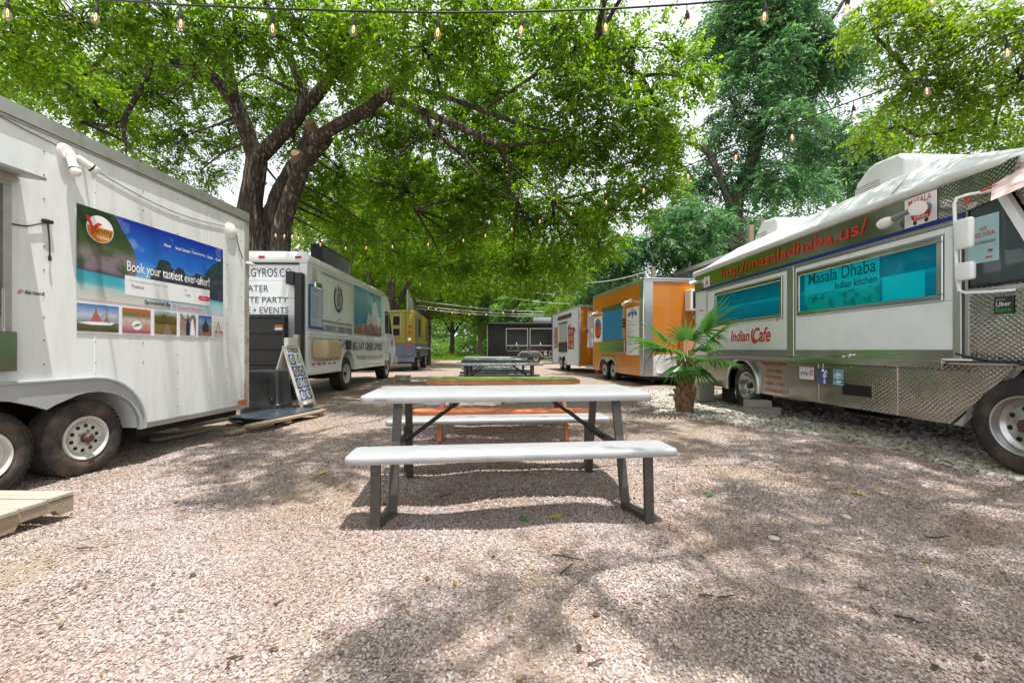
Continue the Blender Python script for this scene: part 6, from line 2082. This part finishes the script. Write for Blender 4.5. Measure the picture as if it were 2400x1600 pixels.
def make_tree(name, label, limbs, blobs, lm, bark, dens, L, nl, ll, lw, cat='tree', group=None, droop=.25, twigs=True, twig_every=7, root_loc=None, extra=None):
    """limbs: list of (points, radii) in world space; the tree's Empty stands at its base"""
    base = Vector(limbs[0][0][0]) if root_loc is None else Vector(root_loc)
    t = thing(name, label, cat, base, 0, group)
    sk = []
    first = True
    for pts, rad in limbs:
        mb = MB()
        rad = [q * .82 for q in rad]
        big = max(rad) > .12
        o = limb(mb, pts, rad, 14 if big else 8)
        sk += o
        mb.v = [(x - base.x, y - base.y, z - base.z) for x, y, z in mb.v]
        mb.build('trunk' if first else 'limb', bark, t, 70)
        first = False
    P_, D_, C_ = crown_points(blobs, dens)
    v = sprig_leaves(P_, D_, L, nl, ll, lw, droop) - np.array(base)
    q = np.arange(len(v)).reshape(-1, 4)
    tag(link('crown', np_mesh('crown', v, q), lm, t), kind='stuff')
    if twigs:
        mb = MB()
        S_ = np.array([tuple(p) for p in sk])
        for bi, (c, r, *f) in enumerate(blobs):
            c = np.array(c)
            near = S_[np.argmin(((S_ - c) ** 2).sum(1))]
            mid = (near + c) / 2 + rng.normal(0, .08, 3) + np.array([0, 0, .1])
            if np.linalg.norm(near - c) < 6:
                mb.tube([near, mid, c], [.032, .024, .013], 5, False)
            idx_ = np.nonzero(C_ == bi)[0][::twig_every]
            for i in idx_:
                p = P_[i]
                m2 = (c + p) / 2 + rng.normal(0, .06, 3)
                e = p + D_[i] * L * .8
                mb.tube([c, m2, p, e], [.011, .008, .006, .002], 3, False)
        mb.v = [(x - base.x, y - base.y, z - base.z) for x, y, z in mb.v]
        tag(mb.build('twigs', bark, t), kind='stuff')
    return t


def px_blobs(lst, depth=1.0):
    return [(tuple(at(px, py, Y)), (rx * Y / 1000, depth * max(.5, rx * Y / 1000 * .9), rz * Y / 1000)) for px, py, Y, rx, rz in lst]


# ---- the big elm
A = lambda zx, zy, Y: at(zx / 2.614, zy / 2.614, Y)            # first close-up
B = lambda zx, zy, Y: at(700 + zx / 2.24, zy / 2.24, Y)        # second close-up
TB = Vector((-5.05, 8.75, -.05))
elm = [
    ([TB + Vector((-.12, 0, 0)), Vector((-5.12, 8.72, 1.2)), A(1575, 1500, 8.7), A(1535, 1290, 8.65), A(1555, 1120, 8.6), A(1575, 980, 8.6)], [.42, .34, .30, .29, .25, .25]),
    ([A(1575, 990, 8.6), A(1530, 860, 8.55), A(1470, 700, 8.4), A(1410, 590, 8.2), A(1300, 470, 7.9), A(1170, 390, 7.6), A(1040, 310, 7.2), A(900, 220, 6.9), A(700, 130, 6.4), A(420, 180, 6.0), A(250, 100, 5.8), A(60, 80, 5.5)], [.22, .19, .17, .155, .12, .105, .095, .08, .065, .05, .04, .025]),
    ([A(1430, 620, 8.25), A(1410, 480, 8.1), A(1350, 300, 7.9), A(1260, 130, 7.6), A(1190, 0, 7.4), A(1100, -200, 7.2)], [.15, .13, .115, .1, .09, .05]),
    ([A(1590, 960, 8.6), A(1690, 860, 8.6), A(1800, 740, 8.6), A(1860, 640, 8.55), A(1830, 480, 8.4), A(1760, 320, 8.2), A(1690, 170, 8.0), A(1620, 0, 7.8), A(1560, -220, 7.6)], [.19, .17, .16, .15, .12, .10, .085, .065, .04]),
    ([A(1870, 660, 8.55), A(1960, 560, 8.4), A(2060, 420, 8.2), B(230, 310, 8.0), B(290, 180, 7.8), B(310, 0, 7.6), B(330, -200, 7.4)], [.15, .145, .13, .11, .085, .06, .04]),
    ([TB + Vector((.2, .1, 0)), Vector((-4.85, 8.8, 1.2)), A(1640, 1480, 8.8), A(1680, 1260, 8.8), A(1760, 1090, 8.75), A(1840, 960, 8.7), A(1890, 850, 8.7), A(1900, 780, 8.7)], [.32, .25, .22, .19, .18, .16, .15, .14]),
    ([TB + Vector((.42, -.1, 0)), Vector((-4.66, 8.6, 1.2)), A(1720, 1480, 8.55), A(1760, 1280, 8.5), A(1830, 1080, 8.4), A(1900, 960, 8.3), A(2000, 850, 8.1), B(80, 740, 7.9), B(210, 655, 7.7), B(350, 580, 7.5), B(450, 500, 7.3), B(545, 440, 7.15)], [.34, .26, .22, .20, .18, .165, .15, .14, .13, .125, .115, .09]),
    ([B(545, 440, 7.15), B(610, 370, 7.0), B(700, 290, 6.8), B(850, 170, 6.5), B(1050, 60, 6.2)], [.06, .05, .04, .03, .02]),
    ([B(480, 525, 7.25), B(560, 545, 7.1), B(650, 585, 7.0), B(760, 630, 6.9), B(900, 690, 6.8), B(1050, 760, 6.7), B(1200, 755, 6.6), B(1400, 740, 6.6)], [.10, .085, .075, .07, .06, .05, .035, .02]),
    ([B(640, 585, 7.0), B(740, 715, 7.1), B(870, 825, 7.3), B(940, 915, 7.5), B(1010, 980, 7.7), B(1150, 1060, 8.2)], [.05, .042, .038, .03, .025, .015]),
    ([B(1050, 765, 6.7), B(1090, 850, 7.0), B(1180, 930, 7.4), B(1330, 1060, 8.0)], [.032, .026, .02, .012]),
    ([B(1060, 765, 6.7), B(1110, 900, 6.8), B(1110, 1000, 7.0)], [.028, .02, .012]),
    ([B(560, 455, 7.1), B(720, 495, 6.8), B(870, 545, 6.6), B(1040, 610, 6.5), B(1200, 660, 6.4), B(1330, 690, 6.4)], [.055, .05, .045, .038, .03, .02]),
    ([B(1000, 560, 6.5), B(1130, 470, 6.3), B(1250, 390, 6.2), B(1350, 350, 6.2), B(1530, 345, 6.2), B(1800, 400, 6.4)], [.02, .03, .03, .028, .02, .01]),
    ([B(1330, 355, 6.2), B(1450, 260, 6.1), B(1560, 210, 6.0)], [.02, .015, .008]),
    ([A(920, 350, 7.2), A(890, 480, 7.2), A(830, 600, 7.2), A(760, 740, 7.2), A(770, 860, 7.2), A(830, 940, 7.2), A(870, 1000, 7.2)], [.07, .06, .05, .045, .03, .022, .012]),
    ([A(760, 735, 7.2), A(640, 770, 7.1), A(500, 750, 7.0)], [.03, .022, .012]),
    ([A(770, 880, 7.2), A(775, 970, 7.2)], [.022, .01]),
    ([A(700, 260, 6.7), A(560, 430, 6.8), A(430, 530, 6.8), A(410, 650, 6.8)], [.045, .035, .03, .015]),
    ([A(1810, 560, 8.4), A(1620, 470, 8.2), A(1540, 460, 8.1), A(1450, 520, 8.0)], [.05, .04, .03, .015]),
    ([A(1750, 480, 8.3), A(1650, 300, 8.1), A(1500, 120, 7.9), A(1430, 0, 7.8)], [.05, .045, .035, .025]),
    ([A(1700, 100, 8.0), A(1850, 200, 7.9), A(2000, 320, 7.8), A(2060, 420, 7.7)], [.035, .03, .022, .012]),
    ([B(280, 665, 7.6), B(400, 730, 7.6), B(500, 830, 7.8), B(570, 960, 8.0), B(610, 1100, 8.2)], [.022, .018, .015, .012, .006]),
    ([B(250, 680, 7.6), B(320, 800, 7.8), B(380, 950, 8.0)], [.018, .013, .006]),
    ([A(1200, 400, 7.6), A(1060, 380, 7.3), A(960, 350, 7.2)], [.05, .06, .07]),
]
elm_b = px_blobs([
    (30, 80, 6, 150, 90), (110, 190, 7.4, 150, 70), (190, 50, 5.6, 160, 80), (230, 250, 7.4, 110, 60), (300, 160, 9.6, 130, 90), (400, 50, 6, 150, 80), (330, 330, 9.6, 60, 40), (430, 320, 9.6, 75, 60), (380, 390, 9.6, 40, 30), (470, 400, 9.6, 50, 30), (470, 180, 9.6, 100, 90), (555, 70, 6.6, 130, 80), (600, 230, 9.6, 90, 80), (700, 60, 7, 130, 80), (540, 320, 9.6, 60, 50), (330, 240, 9.6, 80, 60), (790, 140, 7.4, 90, 80), (690, 330, 9.8, 60, 80), (860, 90, 6.6, 130, 90), (880, 270, 8.9, 110, 90), (800, 400, 9.8, 90, 90), (990, 110, 6.1, 140, 100), (1020, 310, 8.9, 130, 90), (950, 450, 9.4, 120, 80), (1150, 60, 6, 150, 80), (1160, 210, 8.9, 140, 90), (1160, 400, 8.9, 130, 90), (1100, 540, 10.2, 120, 60), (850, 520, 10.5, 100, 50), (1330, 70, 6.2, 140, 70), (1330, 230, 6.3, 140, 80), (1340, 380, 7.2, 140, 90), (1290, 520, 9.2, 130, 70), (1480, 110, 6.4, 130, 80), (1500, 250, 6.5, 120, 90), (1490, 380, 7.2, 120, 80), (1590, 180, 6.8, 60, 80), (1580, 320, 7.2, 60, 60), (1430, 490, 8.2, 110, 60), (1330, 600, 10.2, 90, 45), (1200, 620, 11.5, 100, 45), (1040, 610, 12, 100, 45), (1540, 450, 8, 60, 40), (1400, 570, 9, 70, 40), (1240, 310, 8.9, 130, 60), (1080, 470, 8.8, 110, 50), (740, 470, 10.5, 80, 60), (720, 230, 9.6, 80, 70)])
elm_b += px_blobs([(900, 590, 13.5, 90, 45), (980, 620, 14, 90, 40), (1080, 655, 14.5, 90, 30), (1180, 665, 14.5, 90, 28), (1270, 655, 14, 80, 28), (1330, 640, 13, 70, 30), (1120, 600, 12.5, 110, 40), (1250, 590, 11.5, 100, 40), (790, 560, 12.5, 80, 40), (960, 540, 12, 100, 45), (1400, 520, 9.5, 80, 40), (700, 500, 12.5, 60, 50)])
# higher foliage above the top of the view
for c, r in (((-4.5, 8.5, 9.2), (2.0, 1.6, .8)), ((-2.0, 8, 8.8), (1.9, 1.6, .8)), ((-6.5, 8, 8.6), (1.8, 1.5, .8)), ((0.2, 7.8, 8.2), (1.6, 1.5, .7)), ((-3.2, 6.4, 7.9), (1.8, 1.2, .7)), ((-5.8, 6.2, 7.6), (1.7, 1.2, .7)), ((-.8, 6.0, 7.2), (1.5, 1.0, .6)), ((-3.5, 10.8, 8.6), (2, 1.5, .8)), ((-1, 10.5, 8), (1.8, 1.5, .7)), ((1.6, 8.5, 7.2), (1.3, 1.2, .6)), ((1.5, 6.0, 6.6), (.9, .7, .4)), ((-4.6, 4.6, 6.6), (1.3, .8, .5))):
    elm_b.append((c, r, .25))
for X, Y, r in ((-1.9, 3.6, .8), (-2.7, 4.5, .8), (-1.2, 4.7, .8), (.3, 4.6, .6), (1.3, 5.4, .7), (-1.6, 2.9, .35)):
    elm_b.append(((X + .9, Y - 1.02, 6.4), (r * 1.1, r * .9, .28), 1.5))
elm_t = make_tree('elm_tree', 'big many-stemmed elm spreading over the yard behind the white trailer', elm, elm_b, 'leaf', 'bark', 450, .40, 18, .076, .035, root_loc=(-4.9, 8.7, 0))
for zx, zy, Y, rr_ in ((1825, 960, 8.28, .1), (1905, 775, 8.62, .1)):
    p = A(zx, zy, Y) - Vector((-4.9, 8.7, 0))
    MB().tube([p + Vector((0, .1, -.05)), p + Vector((0, -.06, .02)), p + Vector((0, -.10, .04)), p + Vector((0, -.105, .042))], [rr_ * 1.25, rr_ * 1.1, rr_ * .9, rr_ * .3], 12).build('pruned_stub', 'cutwood', elm_t, 50)

# ---- tree reaching in from the right, also shading the foreground
rt = [([Vector((8.8, 2.4, -.05)), Vector((8.7, 2.4, 2.2)), Vector((8.3, 2.6, 4.0)), Vector((7.4, 3.2, 5.2)), Vector((6.4, 4.0, 6.0))], [.3, .24, .2, .14, .08]),
      ([Vector((8.4, 2.5, 3.7)), at(2420, 20, 6.2), at(2340, 60, 6.4), at(2230, 130, 6.8), at(2130, 170, 7.1)], [.12, .07, .05, .035, .015]),
      ([Vector((8.5, 2.5, 3.4)), at(2440, 200, 6.5), at(2350, 240, 6.8), at(2250, 300, 7.2), at(2150, 320, 7.6)], [.1, .05, .035, .025, .012]),
      ([Vector((7.4, 3.2, 5.2)), Vector((5.8, 2.6, 5.8)), Vector((4.2, 1.9, 6.2)), Vector((2.6, 1.4, 6.3)), Vector((1.2, .8, 6.4))], [.13, .09, .07, .05, .02])]
rt_b = px_blobs([(2080, 60, 7.2, 80, 70), (2190, 40, 6.6, 110, 80), (2330, 60, 6.2, 120, 90), (2140, 190, 7.0, 90, 70), (2270, 210, 6.8, 110, 80), (2390, 190, 6.3, 80, 100), (2090, 300, 7.8, 60, 45), (2200, 320, 7.8, 100, 40), (2330, 320, 7.4, 110, 50), (2430, 330, 7.0, 60, 60), (2040, 20, 7.4, 40, 40)])
for c, r in (((5.2, 3.0, 6.6), (1.5, 1.2, .6)), ((4.6, 1.0, 6.6), (1.4, 1.0, .5)), ((6.5, 1.5, 6.8), (1.6, 1.5, .6)), ((4.4, 4.4, 6.8), (1.2, .9, .4)), ((6.6, 3.4, 7.2), (1.6, 1.4, .6))):
    rt_b.append((c, r))
for X, Y, r in ((1.25, 1.55, .5), (2.0, 2.2, .6), (2.8, 3.0, .7), (1.55, 3.1, .4), (.62, 1.3, .3), (-.15, 1.28, .22), (2.6, 1.6, .6), (3.3, 2.3, .6), (2.2, 4.1, .6), (2.9, 4.2, .5), (1.1, 2.35, .3), (1.9, 1.3, .4), (.2, 1.75, .2)):
    rt_b.append(((X + .9, Y - 1.02, 6.4), (r * 1.15, r * .9, .25), 1.45))
make_tree('overhanging_tree', 'yellow-green tree reaching in over the silver truck from the right', rt, rt_b, 'leaf_y', 'bark', 460, .42, 15, .08, .036)

# ---- pecan behind the silver truck
pc_ = [([Vector((9.6, 17.4, -.05)), Vector((9.4, 17.2, 3)), at(1720, 500, 17), at(1755, 400, 17), at(1775, 330, 17), at(1800, 260, 17), at(1870, 150, 17.3), at(1905, 80, 17.5), at(1910, -80, 17.6)], [.5, .42, .36, .32, .3, .26, .22, .18, .1]),
       ([at(1905, 90, 17.5), at(1960, 30, 17.3), at(2010, -60, 17.2)], [.14, .1, .05]),
       ([at(1880, 140, 17.3), at(1890, 50, 17.4), at(1870, -40, 17.4)], [.14, .1, .05]),
       ([at(1720, 500, 17), at(1670, 375, 16.6), at(1640, 345, 16.4), at(1600, 330, 16.2)], [.2, .16, .12, .06]),
       ([at(1740, 560, 17), at(1650, 560, 16.5), at(1550, 580, 16), at(1480, 620, 15.6)], [.16, .12, .08, .04])]
pc_b = px_blobs([(1740, 60, 17, 60, 70), (1790, 150, 16.6, 100, 90), (1860, 40, 17, 90, 80), (1940, 120, 17.5, 70, 80), (1730, 250, 16.8, 80, 80), (1830, 290, 16.4, 100, 70), (1920, 330, 17.5, 70, 60), (1700, 410, 17, 60, 50),
                 (1790, 420, 16.5, 90, 50), (1880, 440, 16.8, 90, 50), (1990, 430, 18, 90, 50), (1620, 510, 16, 90, 50), (1520, 560, 15.8, 80, 45), (1460, 610, 16, 70, 40), (1710, 520, 16.8, 80, 45), (1600, 600, 16, 70, 35), (1400, 600, 16.5, 60, 35), (1660, 590, 18, 60, 40), (1560, 500, 17, 50, 40), (2080, 420, 19, 90, 50), (1640, 450, 17.5, 60, 50), (1590, 545, 17, 80, 50), (1500, 600, 16.5, 80, 45), (1690, 350, 18, 40, 40), (1430, 640, 18, 70, 35), (1620, 580, 17.5, 80, 40)], .8)
for c, r in (((13, 18, 13), (2.5, 2, 1.5)), ((10.5, 17.5, 15.5), (2.4, 2, 1.5)), ((9, 18, 14), (2, 2, 1.3)), ((15, 19, 10), (2.5, 2, 1.5))):
    pc_b.append((c, r))
make_tree('pecan_tree', 'tall blue-green pecan rising behind the silver truck', pc_, pc_b, 'leaf_b', 'bark', 140, .75, 17, .20, .062, droop=.5)


# ---- trees farther back
def back_tree(label, x, y, h, cr, lm, bark='bark', lean=0.0, r=.28, dens=26, ll=.26, low=.35, fork=True, nb=9, grp='trees beyond the yard'):
    gz0 = float(gz(x, y))
    b0 = Vector((x, y, gz0 - .05))
    top = Vector((x + lean * h, y, gz0 + h * .62))
    lim = [([b0, b0.lerp(top, .4) + Vector((.1, 0, 0)), top], [r, r * .75, r * .45])]
    if fork:
        f = b0.lerp(top, .35)
        lim.append(([f, f + Vector((cr * .3, .3, h * .2)), f + Vector((cr * .6, .2, h * .4))], [r * .55, r * .4, r * .15]))
        lim.append(([f + Vector((0, 0, .5)), f + Vector((-cr * .3, -.2, h * .25)), f + Vector((-cr * .6, 0, h * .42))], [r * .5, r * .35, r * .12]))
    bl = []
    for k in range(nb):
        a = k * 2.4
        zt = low + (1 - low) * (k + .5) / nb
        rad = cr * (.75 if zt < .85 else .4) * math.sqrt(random.uniform(.25, 1))
        s = cr * random.uniform(.36, .52)
        bl.append(((x + lean * h * zt + rad * math.cos(a), y + rad * .8 * math.sin(a), gz0 + h * zt), (s, s * .9, s * .62)))
    make_tree('tree', label, lim, bl, lm, bark, dens, ll * 3, 10, ll, ll * .42, group=grp, twigs=False)


back_tree('leaning dark-stemmed tree just behind the white step van', -5.9, 19.5, 10, 3.2, 'leaf', lean=.05, r=.32, dens=110, ll=.15, low=.42, nb=16)
back_tree('thick trunked tree right behind the mustard van', -5.6, 27.5, 12, 4.5, 'leaf', r=.45, dens=80, ll=.2, low=.3, nb=16)
back_tree('tree over the rear of the white step van, left of the mustard van', -8.6, 21, 9, 3, 'leaf_y', r=.3, dens=80, ll=.18, low=.3, nb=14)
back_tree('broad tree with forked trunk on the grass, left of the pale trunk', -6.4, 45, 10, 4.2, 'leaf_far', r=.36, low=.42, dens=60, nb=18)
back_tree('tree with pale pinkish trunk on the grass beside the black trailer', -3.5, 46, 12, 4.2, 'leaf_far', 'bark2', r=.36, low=.5, fork=False, dens=60, nb=18)
back_tree('leafy tree right behind the black trailer', 2.0, 41, 8.5, 3.8, 'leaf_far', low=.4, dens=60, nb=16)
back_tree('bright yellow-green bushy tree above the lilac trailer', 4.6, 36, 5.2, 2.4, 'leaf_y', r=.15, low=.35, dens=90, ll=.18, nb=14)
back_tree('dark tree between the lilac trailer and the pole', 7.5, 33, 8, 3.2, 'leaf_b', low=.45, dens=60, nb=14)
back_tree('tree far left beyond the mustard van', -13, 42, 11, 4.5, 'leaf_far', low=.3, dens=50, nb=14)
back_tree('tree behind the siding building on the far right', 17, 30, 10, 4.5, 'leaf_b', low=.3, dens=50, nb=14)
back_tree('tree behind the white trailer, far left', -16, 13, 9, 4, 'leaf', r=.25, low=.3, dens=40, ll=.2, nb=12)
back_tree('tree arching over the back tables from the left', -1.4, 24, 11, 3.6, 'leaf', r=.01, low=.62, dens=80, ll=.18, nb=14, fork=False)

back_tree('dense dark tree behind the mustard van roof', -9.5, 33, 12, 4.6, 'leaf_far', low=.25, dens=60, ll=.24, nb=18)
back_tree('dense tree between the pale trunk and the black trailer', -0.6, 52, 13, 5.5, 'leaf_far', low=.2, dens=60, ll=.3, nb=18)
back_tree('dense tree beyond the orange trailer', 9.5, 46, 11, 4.5, 'leaf_far', low=.2, dens=60, ll=.28, nb=16)

# crape myrtle with pink flowers beside the elm
cm = [([Vector((-5.2, 13.2, -.05)), Vector((-5.1, 13.1, 2.2)), Vector((-4.8, 13, 4.2))], [.09, .07, .03]), ([Vector((-5.2, 13.2, .4)), Vector((-5.6, 13.2, 2.4)), Vector((-5.9, 13.1, 4.4))], [.07, .05, .02])]
cmb = px_blobs([(760, 480, 13, 60, 50), (830, 520, 13, 60, 40), (800, 450, 13, 50, 40), (730, 530, 13, 50, 35), (870, 560, 13.2, 50, 30), (700, 470, 13.4, 50, 50)])
cmt = make_tree('crape_myrtle', 'crape myrtle with pink blossoms behind the white step van roof', cm, cmb, 'leaf_y', 'bark2', 130, .35, 12, .09, .045, twigs=False)
MAT['blossom'] = leaf_mat('pink_blossom', (.5, .1, .12), (.6, .2, .22), (.65, .3, .3), .4, (.8, .5, .5))
pp = px_blobs([(768, 430, 12.6, 9, 14), (802, 490, 12.5, 14, 22), (826, 500, 12.5, 10, 12), (806, 522, 12.5, 8, 8), (764, 424, 12.6, 8, 8)], .3)
P_, D_, C_ = crown_points(pp, 900)
v = sprig_leaves(P_, D_, .08, 8, .04, .035) - np.array(cmt.location)
tag(link('blossoms', np_mesh('blossoms', v, np.arange(len(v)).reshape(-1, 4)), 'blossom', cmt), kind='stuff')

# ---- far wood and rough grass
n = 9000
X = rng.uniform(-60, 60, n)
Y = rng.uniform(60, 74, n)
Z = rng.uniform(0.2, 1, n) ** 1.1 * (9.5 + 2.5 * np.sin(X * .3) + 2 * np.sin(X * .83 + 1))
v = sprig_leaves(np.stack([X, Y, Z + .4], -1), unit(rng.normal(0, 1, (n, 3))), 1.2, 9, .55, .28)
tag(link('far_wood', np_mesh('far_wood', v, np.arange(len(v)).reshape(-1, 4)), 'leaf_far'), 'mass of far green woodland closing the view', 'woodland', kind='stuff')
n = 4200
X = rng.uniform(-30, 30, n)
Y = rng.uniform(52, 60, n)
Z = rng.uniform(0, 1, n) * (2.0 + .6 * np.sin(X * .9))
v = sprig_leaves(np.stack([X, Y, Z + .3], -1), unit(rng.normal(0, 1, (n, 3))), .8, 8, .3, .16)
tag(link('far_shrubs', np_mesh('far_shrubs', v, np.arange(len(v)).reshape(-1, 4)), 'leaf_far'), 'low tangle of shrubs at the edge of the far grass', 'shrubs', kind='stuff')
n = 26000
X = rng.uniform(-22, 16, n)
Y = rng.uniform(37, 54, n)
keep = (X < -1.9) | (Y > 39)
X, Y = X[keep], Y[keep]
n = len(X)
base = np.stack([X, Y, gz(X, Y) - .02], -1)
hgt = rng.uniform(.15, .5, (n, 1)) * (.6 + .5 * np.sin(X * 1.3) ** 2)[:, None]
tip = base + np.concatenate([rng.normal(0, .1, (n, 2)), hgt], 1)
sd = np.concatenate([rng.normal(0, 1, (n, 2)), np.zeros((n, 1))], 1)
sd = unit(sd) * .035
v = np.stack([base - sd, base + sd, tip + sd * .2, tip - sd * .2], 1).reshape(-1, 3)
tag(link('grass', np_mesh('grass', v, np.arange(len(v)).reshape(-1, 4)), 'grass'), 'rough green grass beyond the back of the gravel yard', 'grass', kind='stuff')
X = np.array([[x, y] for x in np.linspace(-60, 60, 41) for y in (37.5, 42, 48, 55, 64, 80)])
gm = link('verge', np_mesh('verge', np.stack([X[:, 0], X[:, 1] + .6 * np.sin(X[:, 0] * .7) * (X[:, 1] < 40), gz(X[:, 0], X[:, 1]) + .012 + .03 * (X[:, 1] > 38)], -1),
          np.array([[i * 6 + j, i * 6 + j + 6, i * 6 + j + 7, i * 6 + j + 1] for i in range(40) for j in range(5)])), mat('verge_soil', (.09, .12, .03), .95, var=.4, vscale=2))
tag(gm, 'green verge behind the gravel yard', 'verge', kind='structure')
